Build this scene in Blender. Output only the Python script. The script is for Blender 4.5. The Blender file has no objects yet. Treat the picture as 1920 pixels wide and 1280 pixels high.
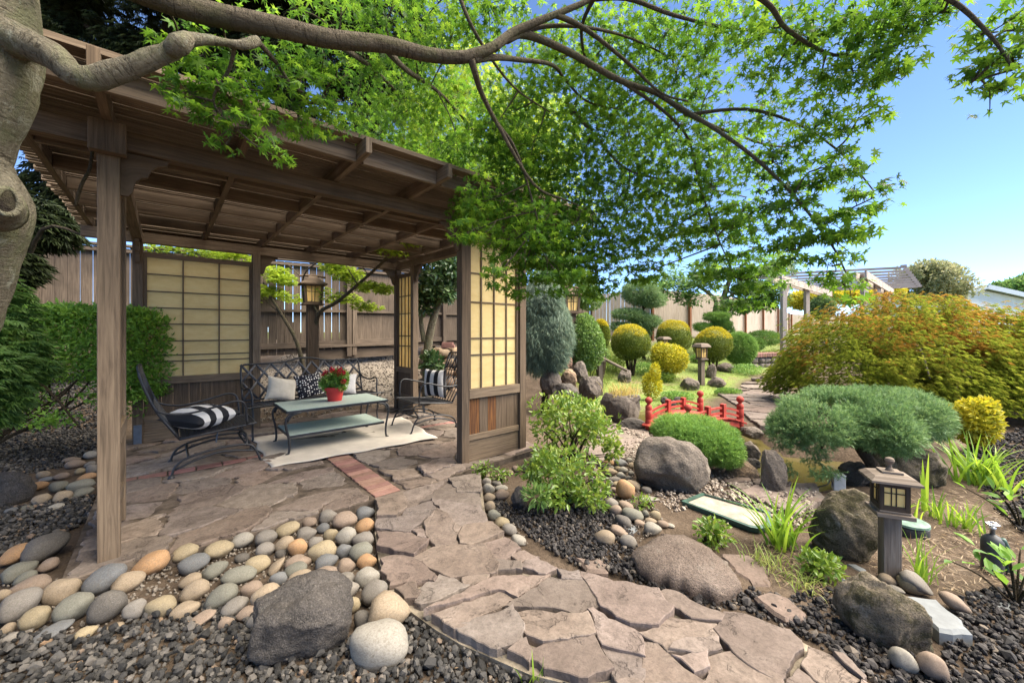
import bpy, math
import numpy as np
from mathutils import Vector
rng = np.random.default_rng(11)
R = math.radians
scene = bpy.context.scene
C = scene.collection

# ------------------------------------------------------------------ camera, sky, sun, exposure
F, U0, V0, H = 736.0, 960.0, 622.0, 1.3      # focal length in pixels, principal column, horizon row, eye height
cam_d = bpy.data.cameras.new("camera"); cam = bpy.data.objects.new("camera", cam_d); C.objects.link(cam)
cam_d.sensor_width = 36.0; cam_d.lens = F / 1920 * 36.0; cam_d.shift_y = -(640 - V0) / 1920
cam_d.clip_start = 0.05; cam_d.clip_end = 2000
cam.location = (0, 0, H); cam.rotation_euler = (R(90), 0, 0); scene.camera = cam
SUN_EL, SUN_AZ = 56.0, 92.0                 # azimuth clockwise from +Y: from the right
w = bpy.data.worlds.new("World"); scene.world = w; w.use_nodes = True
nt = w.node_tree; bg = nt.nodes["Background"]; sk = nt.nodes.new("ShaderNodeTexSky")
sk.sky_type = 'NISHITA'; sk.sun_disc = False; sk.sun_elevation = R(SUN_EL); sk.sun_rotation = R(SUN_AZ)
sk.air_density = 0.5; sk.dust_density = 0.0; sk.ozone_density = 3.5; sk.altitude = 1800
nt.links.new(sk.outputs[0], bg.inputs[0]); bg.inputs[1].default_value = 0.115
sd = bpy.data.lights.new("sun", 'SUN'); so = bpy.data.objects.new("sun", sd); C.objects.link(so)
sd.energy = 5.0; sd.angle = R(70); sd.color = (1.0, 0.90, 0.75)
sdir = Vector((math.sin(R(SUN_AZ)) * math.cos(R(SUN_EL)), math.cos(R(SUN_AZ)) * math.cos(R(SUN_EL)), math.sin(R(SUN_EL))))
so.rotation_euler = sdir.to_track_quat('Z', 'Y').to_euler(); so.location = (4, -4, 8)
scene.view_settings.view_transform = 'Standard'; scene.view_settings.look = 'None'
scene.view_settings.exposure = 2.05; scene.view_settings.gamma = 1.0
scene.cycles.max_bounces = 10; scene.cycles.diffuse_bounces = 6; scene.cycles.transparent_max_bounces = 8
scene.cycles.sample_clamp_indirect = 6.0

# ------------------------------------------------------------------ pixel -> place
def D(u, v, y): return np.array([(u - U0) / F * y, y, H - (v - V0) / F * y])
def gp(u, v, z=0.0):
    y = (H - z) * F / (v - V0); return np.array([(u - U0) / F * y, y, z])
def mpp(y): return y / F                     # metres per photo pixel at depth y
def unit(a): a = np.asarray(a, float); return a / np.maximum(np.linalg.norm(a, axis=-1, keepdims=True), 1e-9)

# ------------------------------------------------------------------ noise
def vnoise(P, seed=0):
    P = np.asarray(P, float); I = np.floor(P).astype(np.int64); f = P - I; f = f * f * (3 - 2 * f)
    def h(ix, iy, iz):
        n = (ix * 374761393 + iy * 668265263 + iz * 2147483647 + seed * 974634777) & 0xFFFFFFFF
        n = ((n ^ (n >> 13)) * 1274126177) & 0xFFFFFFFF
        n = n ^ (n >> 16); return (n & 0xFFFF) / 65535.0
    r = 0
    for dx in (0, 1):
        for dy in (0, 1):
            for dz in (0, 1):
                wgt = (f[:, 0] if dx else 1 - f[:, 0]) * (f[:, 1] if dy else 1 - f[:, 1]) * (f[:, 2] if dz else 1 - f[:, 2])
                r = r + wgt * h(I[:, 0] + dx, I[:, 1] + dy, I[:, 2] + dz)
    return r
def fbm(P, seed=0, octv=4):
    P = np.asarray(P, float); a, s, r = 1.0, 0.0, 0
    for k in range(octv):
        r = r + a * (vnoise(P * 2 ** k + 17.3 * k, seed + k) - .5); s += a; a *= .5
    return r / s * 2
def inpoly(x, y, poly):
    poly = np.asarray(poly)[:, :2]; ins = np.zeros(np.shape(x), bool); n = len(poly)
    for i in range(n):
        x0, y0 = poly[i]; x1, y1 = poly[(i + 1) % n]
        if y0 == y1: continue
        c = ((y0 > y) != (y1 > y)) & (x < (x1 - x0) * (y - y0) / (y1 - y0) + x0); ins ^= c
    return ins

# ------------------------------------------------------------------ objects
def tag(o, label=None, cat=None, group=None, kind=None):
    if label: o["label"] = label
    if cat: o["category"] = cat
    if group: o["group"] = group
    if kind: o["kind"] = kind
    return o
def thing(name, label, cat, loc=(0, 0, 0), rotz=0.0, group=None):
    o = bpy.data.objects.new(name, None); C.objects.link(o); o.empty_display_size = .1
    o.location = tuple(float(v) for v in loc); o.rotation_euler = (0, 0, rotz)
    return tag(o, label, cat, group)
def npm(name, V, F_, mat, parent=None, smooth=False, loc=None, attr=None):
    """one mesh object from numpy arrays; F_ is (m,k) or a list of such arrays"""
    V = np.asarray(V, float)
    if loc is not None: V = V - np.asarray(loc, float)
    Fs = F_ if isinstance(F_, list) else [F_]
    me = bpy.data.meshes.new(name)
    me.vertices.add(len(V)); me.vertices.foreach_set("co", np.ascontiguousarray(V, np.float32).ravel())
    li = np.concatenate([np.asarray(f, np.int32).ravel() for f in Fs]); tot = np.concatenate([np.full(len(f), np.shape(f)[1], np.int32) for f in Fs])
    me.loops.add(len(li)); me.loops.foreach_set("vertex_index", li)
    me.polygons.add(len(tot)); me.polygons.foreach_set("loop_start", np.concatenate([[0], np.cumsum(tot)[:-1]]).astype(np.int32)); me.polygons.foreach_set("loop_total", tot)
    me.polygons.foreach_set("use_smooth", np.full(len(tot), bool(smooth)))
    if attr is not None:
        a = me.color_attributes.new("zone", 'FLOAT_COLOR', 'POINT'); a.data.foreach_set("color", np.ascontiguousarray(attr, np.float32).ravel())
    me.update(calc_edges=True); me.validate()
    me.materials.append(mat)
    o = bpy.data.objects.new(name, me); C.objects.link(o)
    if loc is not None: o.location = tuple(float(v) for v in loc)
    if parent: o.parent = parent
    return o
def copy_tree(o, parent=None):
    c = o.copy(); C.objects.link(c); c.parent = parent
    for ch in list(o.children): copy_tree(ch, c)
    return c

class MB:
    def __init__(s): s.V = []; s.F = []; s.UV = []
    def add(s, V, F_, UV=None):
        b = len(s.V); s.V += [tuple(map(float, v)) for v in V]
        for i, f in enumerate(F_):
            s.F.append(tuple(b + k for k in f)); s.UV.append(UV[i] if UV else [(0, 0)] * len(f))
        return s
    def obox(s, c, ax, ay, az):                                  # centre and three half-axis vectors, grain along ax
        c, ax, ay, az = (np.asarray(q, float) for q in (c, ax, ay, az))
        co = [(-1, -1, -1), (1, -1, -1), (1, 1, -1), (-1, 1, -1), (-1, -1, 1), (1, -1, 1), (1, 1, 1), (-1, 1, 1)]
        V = [c + ax * i + ay * j + az * k for i, j, k in co]
        Fc = [(0, 3, 2, 1), (4, 5, 6, 7), (0, 1, 5, 4), (1, 2, 6, 5), (2, 3, 7, 6), (3, 0, 4, 7)]
        lx, ly, lz = (np.linalg.norm(q) for q in (ax, ay, az)); ou, ov = rng.uniform(0, 40, 2)
        UV = []
        for k, f in enumerate(Fc):
            q = []
            for i in f:
                x, y, z = co[i]
                if k in (3, 5): q.append((ou + 3 + y * ly * .2, ov + z * lz))      # end grain
                else: q.append((ou + x * lx, ov + y * ly + z * lz + k * .37))
            UV.append(q)
        return s.add(V, Fc, UV)
    def box(s, x0, x1, y0, y1, z0, z1, grain=None):
        c = ((x0 + x1) / 2, (y0 + y1) / 2, (z0 + z1) / 2); h = [abs(x1 - x0) / 2, abs(y1 - y0) / 2, abs(z1 - z0) / 2]
        g = int(np.argmax(h)) if grain is None else grain; o = [0, 1, 2]; o = o[g:] + o[:g]
        A = [np.eye(3)[k] * h[k] for k in o]
        return s.obox(c, *A)
    def beam(s, p, q, wd, ht, up=(0, 0, 1)):
        p, q = np.asarray(p, float), np.asarray(q, float); d = q - p; L = np.linalg.norm(d); x = d / L
        y = np.cross(up, x); y /= np.linalg.norm(y); z = np.cross(x, y)
        return s.obox((p + q) / 2, x * L / 2, y * wd / 2, z * ht / 2)
    def tube(s, P, r, seg=8, smooth=3, closed=False):
        P = np.asarray(P, float); r = np.full(len(P), r) if np.isscalar(r) else np.asarray(r, float)
        if smooth > 1 and len(P) > 2:
            t = np.linspace(0, len(P) - 1, (len(P) - 1) * smooth + 1); P, r = catmull(P, t), np.interp(t, np.arange(len(r)), r)
        n = len(P); T = unit(np.gradient(P, axis=0)); a = np.array([0, 0, 1.]) if abs(T[0][2]) < .9 else np.array([1., 0, 0])
        N = unit(np.cross(T[0], a)); V = []; L = np.concatenate([[0], np.cumsum(np.linalg.norm(np.diff(P, axis=0), axis=1))])
        an = np.linspace(0, 2 * math.pi, seg, endpoint=False)
        for i in range(n):
            N = unit(N - T[i] * (N @ T[i])); B = np.cross(T[i], N)
            V += [P[i] + r[i] * (math.cos(q) * N + math.sin(q) * B) for q in an]
        Fc, UV = [], []; ov = rng.uniform(0, 20)
        for i in range(n - 1):
            for k in range(seg):
                k2 = (k + 1) % seg; Fc.append((i * seg + k, i * seg + k2, (i + 1) * seg + k2, (i + 1) * seg + k))
                c = 2 * math.pi * r[i] / seg; UV.append([(L[i] + ov, k * c), (L[i] + ov, (k + 1) * c), (L[i + 1] + ov, (k + 1) * c), (L[i + 1] + ov, k * c)])
        for e, base in ((0, 0), (1, (n - 1) * seg)):
            f = [base + k for k in range(seg)]; f = f[::-1] if e == 0 else f
            Fc.append(tuple(f)); UV.append([(ov, k * .01) for k in range(seg)])
        return s.add(V, Fc, UV)
    def lathe(s, prof, seg=20, c=(0, 0, 0)):
        V = []; n = len(prof)
        for rr, z in prof: V += [(c[0] + rr * math.cos(2 * math.pi * k / seg), c[1] + rr * math.sin(2 * math.pi * k / seg), c[2] + z) for k in range(seg)]
        Fc = [(i * seg + k, i * seg + (k + 1) % seg, (i + 1) * seg + (k + 1) % seg, (i + 1) * seg + k) for i in range(n - 1) for k in range(seg)]
        Fc.append(tuple(range(seg))[::-1]); Fc.append(tuple((n - 1) * seg + k for k in range(seg)))
        return s.add(V, Fc)
    def prism(s, poly, z0, z1, jit=0.0):
        n = len(poly); V = [(p[0], p[1], z0) for p in poly] + [(p[0], p[1], z1 + (rng.uniform(-jit, jit) if jit else 0)) for p in poly]
        Fc = [tuple(range(n))[::-1], tuple(range(n, 2 * n))] + [(i, (i + 1) % n, n + (i + 1) % n, n + i) for i in range(n)]
        return s.add(V, Fc)
    def build(s, name, mat, parent=None, smooth=False, bevel=0.0, loc=None):
        me = bpy.data.meshes.new(name)
        V = s.V if loc is None else [tuple(np.asarray(v) - np.asarray(loc)) for v in s.V]
        me.from_pydata(V, [], s.F); uv = me.uv_layers.new(name="UVMap")
        uv.data.foreach_set("uv", np.array([c for f in s.UV for p in f for c in p], np.float32))
        if smooth: me.polygons.foreach_set("use_smooth", np.ones(len(me.polygons), bool))
        me.materials.append(mat); me.update()
        o = bpy.data.objects.new(name, me); C.objects.link(o)
        if loc is not None: o.location = tuple(float(v) for v in loc)
        if parent: o.parent = parent
        if smooth == 'auto':
            m = o.modifiers.new("edges", 'EDGE_SPLIT'); m.split_angle = R(35)
        if bevel:
            m = o.modifiers.new("bevel", 'BEVEL'); m.width = bevel; m.segments = 2; m.limit_method = 'ANGLE'; m.angle_limit = R(50)
        return o
def catmull(P, t):
    n = len(P); i = np.clip(np.floor(t).astype(int), 0, n - 2); f = (t - i)[:, None]
    p0, p1, p2, p3 = P[np.clip(i - 1, 0, n - 1)], P[i], P[i + 1], P[np.clip(i + 2, 0, n - 1)]
    return .5 * (2 * p1 + (p2 - p0) * f + (2 * p0 - 5 * p1 + 4 * p2 - p3) * f ** 2 + (3 * p1 - p0 - 3 * p2 + p3) * f ** 3)

# ------------------------------------------------------------------ materials
class NT:
    def __init__(s, name):
        s.m = bpy.data.materials.new(name); s.m.use_nodes = True; s.t = s.m.node_tree; s.p = s.t.nodes["Principled BSDF"]; s.out = s.t.nodes["Material Output"]
    def n(s, kind, **kw):
        q = s.t.nodes.new("ShaderNode" + kind)
        for k, v in kw.items(): setattr(q, k, v)
        return q
    def l(s, a, b): s.t.links.new(a, b)
    def coord(s, what='Object', scale=(1, 1, 1)):
        c = s.n('TexCoord'); m = s.n('Mapping'); m.inputs['Scale'].default_value = scale; s.l(c.outputs[what], m.inputs[0]); return m.outputs[0]
    def noise(s, vec, scale, detail=5, rough=.6, dist=0.0):
        q = s.n('TexNoise'); q.inputs['Scale'].default_value = scale; q.inputs['Detail'].default_value = detail; q.inputs['Roughness'].default_value = rough; q.inputs['Distortion'].default_value = dist
        s.l(vec, q.inputs['Vector']); return q.outputs['Fac']
    def ramp(s, fac, stops):
        q = s.n('ValToRGB'); e = q.color_ramp.elements
        while len(e) < len(stops): e.new(.5)
        for k, (p, c) in enumerate(stops): e[k].position = p; e[k].color = (*c, 1) if len(c) == 3 else c
        s.l(fac, q.inputs[0]); return q.outputs[0]
    def mix(s, fac, a, b, mode='MIX'):
        q = s.n('Mix', data_type='RGBA', blend_type=mode)
        for sock, v in ((q.inputs[0], fac), (q.inputs[6], a), (q.inputs[7], b)):
            if hasattr(v, 'is_output'): s.l(v, sock)
            elif isinstance(v, (int, float)): sock.default_value = v
            else: sock.default_value = (*v, 1)
        return q.outputs[2]
    def math(s, op, a, b=0.0):
        q = s.n('Math', operation=op)
        for sock, v in ((q.inputs[0], a), (q.inputs[1], b)):
            if hasattr(v, 'is_output'): s.l(v, sock)
            else: sock.default_value = v
        return q.outputs[0]
    def bump(s, h, strength=.4, dist=.01):
        b = s.n('Bump'); b.inputs['Strength'].default_value = strength; b.inputs['Distance'].default_value = dist; s.l(h, b.inputs['Height']); s.l(b.outputs[0], s.p.inputs['Normal']); return b
    def base(s, c, rough=.8, spec=.3):
        if hasattr(c, 'is_output'): s.l(c, s.p.inputs['Base Color'])
        else: s.p.inputs['Base Color'].default_value = (*c, 1)
        s.p.inputs['Roughness'].default_value = rough; s.p.inputs['Specular IOR Level'].default_value = spec; return s
    def island(s): return s.n('NewGeometry').outputs['Random Per Island']

def wood(name, cl, cm, cd, grey=.3, rough=.85, stain=(.03, .025, .02)):
    k = NT(name); uv = k.coord('UV', (1.2, 26, 1)); g = k.noise(uv, 2.2, 6, .65, .6)
    fine = k.noise(k.coord('UV', (3, 120, 1)), 2.0, 3, .6)
    c = k.ramp(g, [(.28, cd), (.5, cm), (.72, cl)])
    c = k.mix(k.math('MULTIPLY', fine, .5), c, k.mix(.5, c, cd))
    isl = k.island(); c = k.mix(k.math('MULTIPLY', isl, .35), c, k.mix(.6, c, cd))
    big = k.noise(k.coord('Object', (1, 1, .6)), 1.7, 4, .6); c = k.mix(k.ramp(big, [(.5, (0, 0, 0)), (.75, (.55,) * 3)]), c, stain)
    k.base(c, rough, .2); k.bump(k.math('ADD', g, k.math('MULTIPLY', fine, .5)), .55, .004); return k.m
W_POST = wood("weathered_cedar", (.27, .2, .132), (.18, .13, .086), (.08, .058, .04))
W_LDARK = wood("dark_lantern_wood", (.085, .06, .042), (.055, .04, .028), (.03, .022, .016))
W_DARK = wood("dark_cedar", (.195, .138, .092), (.125, .088, .058), (.055, .039, .027))
W_SLAT = wood("roof_wood", (.265, .2, .142), (.175, .13, .09), (.075, .055, .04))
W_FENCE = wood("grey_fence_wood", (.20, .155, .114), (.13, .098, .072), (.055, .041, .031))
W_FENCE2 = wood("pale_fence_wood", (.50, .43, .37), (.38, .32, .265), (.24, .19, .15), stain=(.2, .16, .12))
W_RED = wood("stained_post_wood", (.32, .15, .075), (.24, .10, .05), (.13, .055, .03))
W_PERG = wood("pergola_wood", (.58, .52, .46), (.43, .38, .33), (.25, .21, .18), stain=(.2, .17, .15))
W_BURN = wood("scorched_board", (.30, .13, .035), (.13, .055, .022), (.035, .02, .014))
W_LAMP = wood("lantern_wood", (.26, .22, .18), (.17, .135, .105), (.08, .06, .045))

def simple(name, col, rough=.5, spec=.4, metal=0.0, var=.15, scale=14, bump=.15, bd=.003, coord='Object'):
    k = NT(name); v = k.coord(coord); n = k.noise(v, scale, 5, .65)
    d = tuple(q * (1 - var * 1.6) for q in col); li = tuple(min(1, q * (1 + var)) for q in col)
    k.base(k.ramp(n, [(.3, d), (.7, li)]), rough, spec); k.p.inputs['Metallic'].default_value = metal
    if bump: k.bump(k.noise(v, scale * 6, 4, .6), bump, bd)
    return k.m
M_IRON = simple("black_iron", (.022, .022, .024), .45, .5, 0, .3, 30, .2, .001)
M_STRIP = simple("grey_steel", (.12, .135, .16), .5, .5, .5)
M_MORTAR = simple("mortar", (.22, .185, .14), .95, .1, 0, .5, 7, .8, .008)
M_MORTARD = simple("dark_mortar", (.115, .09, .07), .95, .1, 0, .5, 7, .8, .008)
M_RUG = simple("pale_rug", (.54, .485, .41), .95, .1, 0, .10, 5, .35, .004)
M_WHITE = simple("grey_plastic", (.42, .43, .43), .5, .4)
M_GREEN = simple("green_plastic", (.04, .085, .065), .45, .4, 0, .25, 9)
M_LID = simple("green_lid", (.12, .20, .155), .6, .3, 0, .35, 18)
M_DKPL = simple("dark_plastic", (.035, .04, .043), .5, .4, 0, .3, 20)
M_CHROME = simple("valve_metal", (.5, .5, .5), .35, .5, .9)
M_POT = simple("red_pot", (.55, .035, .03), .5, .4, 0, .12, 6, .05)
M_PETAL = simple("red_petal", (.50, .012, .03), .6, .3, 0, .3, 40, 0)
def redpaint():
    k = NT("red_paint"); v = k.coord('Object'); n = k.noise(v, 6, 7, .72, .5); f = k.noise(v, 34, 5, .75); c = k.ramp(n, [(.3, (.20, .026, .02)), (.55, (.33, .045, .032)), (.78, (.42, .11, .08))]); c = k.mix(k.ramp(f, [(.6, (0,) * 3), (.72, (.7,) * 3)]), c, (.30, .22, .17)); c = k.mix(k.ramp(f, [(.28, (.7,) * 3), (.4, (0,) * 3)]), c, (.09, .03, .025)); k.base(c, .7, .25); k.bump(f, .4, .004); return k.m
M_REDP = redpaint()
M_SILT = simple("tray_silt", (.27, .235, .195), .9, .1, 0, .25, 12, .5)
M_SIDING = simple("white_siding", (.72, .74, .76), .7, .2, 0, .05, 1.5, 0)
M_ROOF = simple("grey_shingle", (.22, .24, .26), .9, .1, 0, .2, 3, .3)
M_SLATE = simple("grey_slate", (.15, .16, .165), .75, .3, 0, .25, 5, .5, .004)
M_MULCH = simple("mulch", (.10, .07, .05), 1, .1, 0, .5, 20, 1, .02)

def paper():
    k = NT("screen_paper"); v = k.coord('Object', (1, 1, 2.5)); n = k.noise(v, 5, 6, .7); st = k.noise(v, 1.3, 3, .6)
    c = k.ramp(n, [(.25, (.74, .57, .25)), (.55, (.85, .69, .35)), (.8, (.88, .74, .42))]); c = k.mix(k.ramp(st, [(.5, (0,) * 3), (.8, (.35,) * 3)]), c, (.55, .40, .15))
    k.base(c, .7, .2); tr = k.n('BsdfTranslucent'); k.l(c, tr.inputs[0]); mx = k.n('MixShader'); mx.inputs[0].default_value = .42
    k.l(k.p.outputs[0], mx.inputs[1]); k.l(tr.outputs[0], mx.inputs[2]); k.l(mx.outputs[0], k.out.inputs[0]); return k.m
M_PAPER = paper()
def lampglass():
    k = NT("lantern_pane"); k.base((.88, .60, .22), .9, .05); return k.m
M_PANE = lampglass()
def tableglass():
    k = NT("frosted_glass"); n = k.noise(k.coord('Object'), 90, 2, .5); k.base(k.ramp(n, [(.3, (.36, .44, .38)), (.7, (.46, .54, .47))]), .5, .2); k.bump(n, .35, .002); return k.m
M_GLASS = tableglass()

def stone(name, cols, bump=.7, scale=2.2, speck=.3, island=True, bd=.012, obj=False, spec=.2):
    k = NT(name); v = k.coord('Object'); n = k.noise(v, scale * 2.2, 8, .66, .4); f = k.noise(v, scale * 22, 4, .7)
    c = k.ramp(n, [(.25 + .5 * i / max(1, len(cols) - 1), q) for i, q in enumerate(cols)])
    if obj:
        oi = k.n('ObjectInfo'); c = k.mix(1.0, c, oi.outputs['Color'], 'MULTIPLY')
    if island:
        r = k.island(); hs = k.n('HueSaturation'); k.l(c, hs.inputs['Color']); k.l(k.math('ADD', k.math('MULTIPLY', r, .55), .72), hs.inputs['Value']); k.l(k.math('ADD', k.math('MULTIPLY', k.math('FRACT', k.math('MULTIPLY', r, 7.3)), .03), .487), hs.inputs['Hue']); c = hs.outputs[0]
    c = k.mix(k.ramp(f, [(.45, (0,) * 3), (.75, (speck,) * 3)]), c, k.mix(.7, c, (.02, .02, .02)))
    if obj:
        gz = k.n('SeparateXYZ'); k.l(k.n('TexCoord').outputs['Object'], gz.inputs[0]); dn = k.noise(v, 9, 5, .7, .8); c = k.mix(k.ramp(dn, [(.50, (0,) * 3), (.62, (.45,) * 3)]), c, (.11, .09, .068)); vn = k.noise(v, 4, 3, .5, 3.0); c = k.mix(k.ramp(vn, [(.485, (0,) * 3), (.5, (.35,) * 3), (.515, (0,) * 3)]), c, (.4, .37, .32))
    k.base(c, .88, spec); k.bump(k.math('ADD', k.math('MULTIPLY', n, 1.0), k.math('MULTIPLY', f, .35)), bump, bd); return k.m
def flagstone(name, cols, dark, seam):
    k = NT(name); v = k.coord('Object'); isl = k.island()
    off = k.n('VectorMath', operation='ADD'); cm = k.n('CombineXYZ'); k.l(k.math('MULTIPLY', isl, 31.0), cm.inputs[0]); k.l(k.math('MULTIPLY', isl, 17.0), cm.inputs[1]); k.l(v, off.inputs[0]); k.l(cm.outputs[0], off.inputs[1]); w_ = off.outputs[0]
    n = k.noise(w_, 3.4, 7, .62, .9); f = k.noise(w_, 60, 5, .75); g = k.noise(w_, 15, 6, .7, .4)
    lay = k.math('ADD', k.math('MULTIPLY', n, 4.2), k.math('MULTIPLY', g, .8)); fr = k.math('FRACT', lay); step = k.math('ADD', k.math('FLOOR', lay), k.ramp(fr, [(.0, (0,) * 3), (.12, (.9,) * 3), (1, (1,) * 3)]))
    c = k.ramp(n, [(.25 + .5 * i / (len(cols) - 1), q) for i, q in enumerate(cols)]); st = k.noise(k.math('FLOOR', lay) if False else w_, 1.1, 3, .6)
    hs = k.n('HueSaturation'); k.l(c, hs.inputs['Color']); k.l(k.math('ADD', k.math('MULTIPLY', isl, .42), .76), hs.inputs['Value']); k.l(k.math('ADD', k.math('MULTIPLY', k.math('FRACT', k.math('MULTIPLY', isl, 7.3)), .02), .490), hs.inputs['Hue']); k.l(k.math('ADD', k.math('MULTIPLY', k.math('FRACT', k.math('MULTIPLY', isl, 13.7)), .35), .78), hs.inputs['Saturation']); c = hs.outputs[0]
    c = k.mix(k.ramp(g, [(.35, (.55,) * 3), (.6, (0,) * 3)]), c, dark); c = k.mix(k.ramp(f, [(.45, (0,) * 3), (.72, (.55,) * 3)]), c, k.mix(.75, c, (.02, .017, .014)))
    c = k.mix(k.ramp(fr, [(.0, (.55,) * 3), (.05, (.0,) * 3)]), c, seam); c = k.mix(k.ramp(st, [(.62, (0,) * 3), (.80, (.4,) * 3)]), c, (.27, .225, .185))
    k.base(c, .9, .2); k.bump(k.math('ADD', k.math('MULTIPLY', step, .45), k.math('ADD', k.math('MULTIPLY', f, .3), k.math('MULTIPLY', g, .35))), .9, .012); return k.m
M_FLAG = flagstone("flagstone", [(.120, .092, .076), (.185, .144, .120), (.245, .197, .166)], (.085, .066, .054), (.05, .038, .03))
M_FLAG2 = flagstone("patio_stone", [(.145, .108, .086), (.22, .17, .138), (.285, .23, .19)], (.075, .058, .045), (.035, .027, .02))
M_BRICK = stone("brick", [(.18, .092, .072), (.24, .13, .105), (.29, .17, .14)], .4, 5, .25)
M_COB = stone("cobble", [(.55, .53, .5), (.85, .84, .82), (1.05, 1.04, 1.02)], .35, 6, .5, False, .004, obj=True, spec=.3)
def boulder(name, cols, moss=None, lich=.25):
    k = NT(name); v = k.coord('Object'); n = k.noise(v, 3.2, 9, .7, .3); f = k.noise(v, 45, 5, .75); b = k.noise(v, 9, 6, .7)
    c = k.ramp(n, [(.28, cols[0]), (.5, cols[1]), (.74, cols[2])])
    c = k.mix(k.ramp(f, [(.42, (0,) * 3), (.7, (.55,) * 3)]), c, k.mix(.75, c, (.02, .018, .015)))
    li = k.noise(v, 6.5, 6, .75, .5); c = k.mix(k.ramp(li, [(.58, (0,) * 3), (.68, (lich,) * 3)]), c, (.40, .40, .34))
    if moss:
        mo = k.noise(v, 5.2, 8, .78, .8); c = k.mix(k.ramp(mo, [(.45, (0,) * 3), (.54, (.9,) * 3)]), c, moss)
    sp_ = k.noise(v, 150, 4, .8); c = k.mix(k.ramp(sp_, [(.36, (.75,) * 3), (.5, (0,) * 3)]), c, (.03, .027, .023)); c = k.mix(k.ramp(sp_, [(.58, (0,) * 3), (.72, (.5,) * 3)]), c, (.42, .38, .33)); k.base(c, .92, .15); k.bump(k.math('ADD', k.math('ADD', n, k.math('MULTIPLY', f, .8)), k.math('MULTIPLY', b, .6)), .95, .03); return k.m
M_ROCK = boulder("boulder_stone", [(.09, .075, .064), (.18, .15, .125), (.28, .24, .2)])
M_ROCKD = boulder("dark_boulder_stone", [(.05, .045, .04), (.105, .092, .082), (.19, .165, .145)], lich=.1)
M_ROCKM = boulder("mossy_boulder_stone", [(.12, .098, .07), (.22, .18, .13), (.32, .27, .205)], (.05, .046, .02), .5)
M_ROCKT = boulder("tan_boulder_stone", [(.20, .135, .085), (.31, .22, .145), (.38, .29, .2)], lich=.1)
M_ROCKR = boulder("reddish_boulder_stone", [(.16, .085, .06), (.25, .14, .10), (.31, .2, .15)], lich=.1)
M_ROCKF = boulder("flat_boulder_stone", [(.12, .088, .07), (.19, .145, .118), (.27, .215, .178)], lich=.2)
def gravelmat(name, stops):
    k = NT(name); r = k.island(); f = k.noise(k.coord('Object'), 120, 3, .7); c = k.ramp(r, stops); c = k.mix(k.math('MULTIPLY', f, .5), c, k.mix(.5, c, (.02, .02, .02))); k.base(c, .85, .3); k.bump(f, .5, .003); return k.m
M_GRAV = gravelmat("grey_gravel", [(0, (.012, .0115, .011)), (.4, (.034, .032, .030)), (.75, (.075, .069, .062)), (.97, (.13, .115, .10)), (1, (.20, .13, .08))])
M_LAVA = gravelmat("dark_lava_gravel", [(0, (.012, .011, .011)), (.5, (.034, .030, .029)), (.9, (.07, .062, .058)), (1, (.16, .13, .10))])
M_GRAVF = gravelmat("brown_gravel", [(0, (.12, .10, .08)), (.5, (.17, .143, .115)), (1, (.22, .188, .155))])
M_GRAVT = gravelmat("pale_stone_chips", [(0, (.14, .11, .09)), (.5, (.26, .21, .17)), (1, (.40, .34, .28))])
def ground():
    k = NT("ground_soil"); v = k.coord('Object'); n = k.noise(v, 2.2, 8, .7); f = k.noise(v, 38, 5, .75); g = k.noise(v, 14, 6, .7)
    soil = k.ramp(n, [(.3, (.06, .043, .03)), (.55, (.12, .088, .063)), (.75, (.18, .14, .105))])
    soil = k.mix(k.ramp(f, [(.45, (0,) * 3), (.7, (.7,) * 3)]), soil, (.05, .038, .028))
    at = k.n('VertexColor', layer_name="zone"); sp = k.n('SeparateColor'); k.l(at.outputs[0], sp.inputs[0])
    grass = k.ramp(g, [(.3, (.09, .14, .03)), (.55, (.17, .23, .06)), (.75, (.28, .29, .11))])
    pt = k.noise(v, 1.7, 6, .7, .4); grass = k.mix(k.ramp(pt, [(.50, (0,) * 3), (.62, (.75,) * 3)]), grass, (.19, .15, .085)); c = k.mix(sp.outputs[0], soil, grass)
    grv = k.ramp(f, [(.3, (.16, .135, .11)), (.5, (.22, .188, .155)), (.7, (.28, .24, .2))]); c = k.mix(sp.outputs[1], c, grv)
    k.base(c, .95, .1); k.bump(k.math('ADD', f, g), .9, .025); return k.m
M_GROUND = ground()
def water():
    k = NT("pond_water"); n = k.noise(k.coord('Object'), 9, 3, .5); k.base((.075, .062, .022), .06, .5); k.p.inputs['IOR'].default_value = 1.33; k.bump(n, .12, .02); return k.m
M_WATER = water()
def bark(name, cl, cd, lich=0.0):
    k = NT(name); v = k.coord('Object'); uv = k.coord('UV', (9, 26, 1)); uv2 = k.coord('UV', (34, 7, 1)); n = k.noise(uv, 1.0, 8, .72, 1.6); r = k.noise(uv2, 1.0, 5, .7, 2.2); b = k.noise(v, 5, 7, .72, .6); f = k.noise(v, 70, 4, .75)
    c = k.ramp(n, [(.25, cd), (.48, tuple((x + y) / 2 for x, y in zip(cl, cd))), (.68, cl)]); c = k.mix(k.ramp(r, [(.38, (.9,) * 3), (.46, (0,) * 3)]), c, tuple(q * .6 for q in cd))
    c = k.mix(k.ramp(b, [(.46, (0,) * 3), (.6, (.7,) * 3)]), c, (cl[0] * .62, cl[1] * .74, cl[2] * .52)); c = k.mix(k.math('MULTIPLY', f, .55), c, cd)
    if lich: l_ = k.noise(v, 11, 6, .75, .5); c = k.mix(k.ramp(l_, [(.56, (0,) * 3), (.66, (lich,) * 3)]), c, (.36, .36, .28))
    k.base(c, .92, .12); k.bump(k.math('ADD', k.math('ADD', n, k.math('MULTIPLY', r, .9)), k.math('ADD', k.math('MULTIPLY', f, .7), b)), 1.0, .03); return k.m
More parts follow.
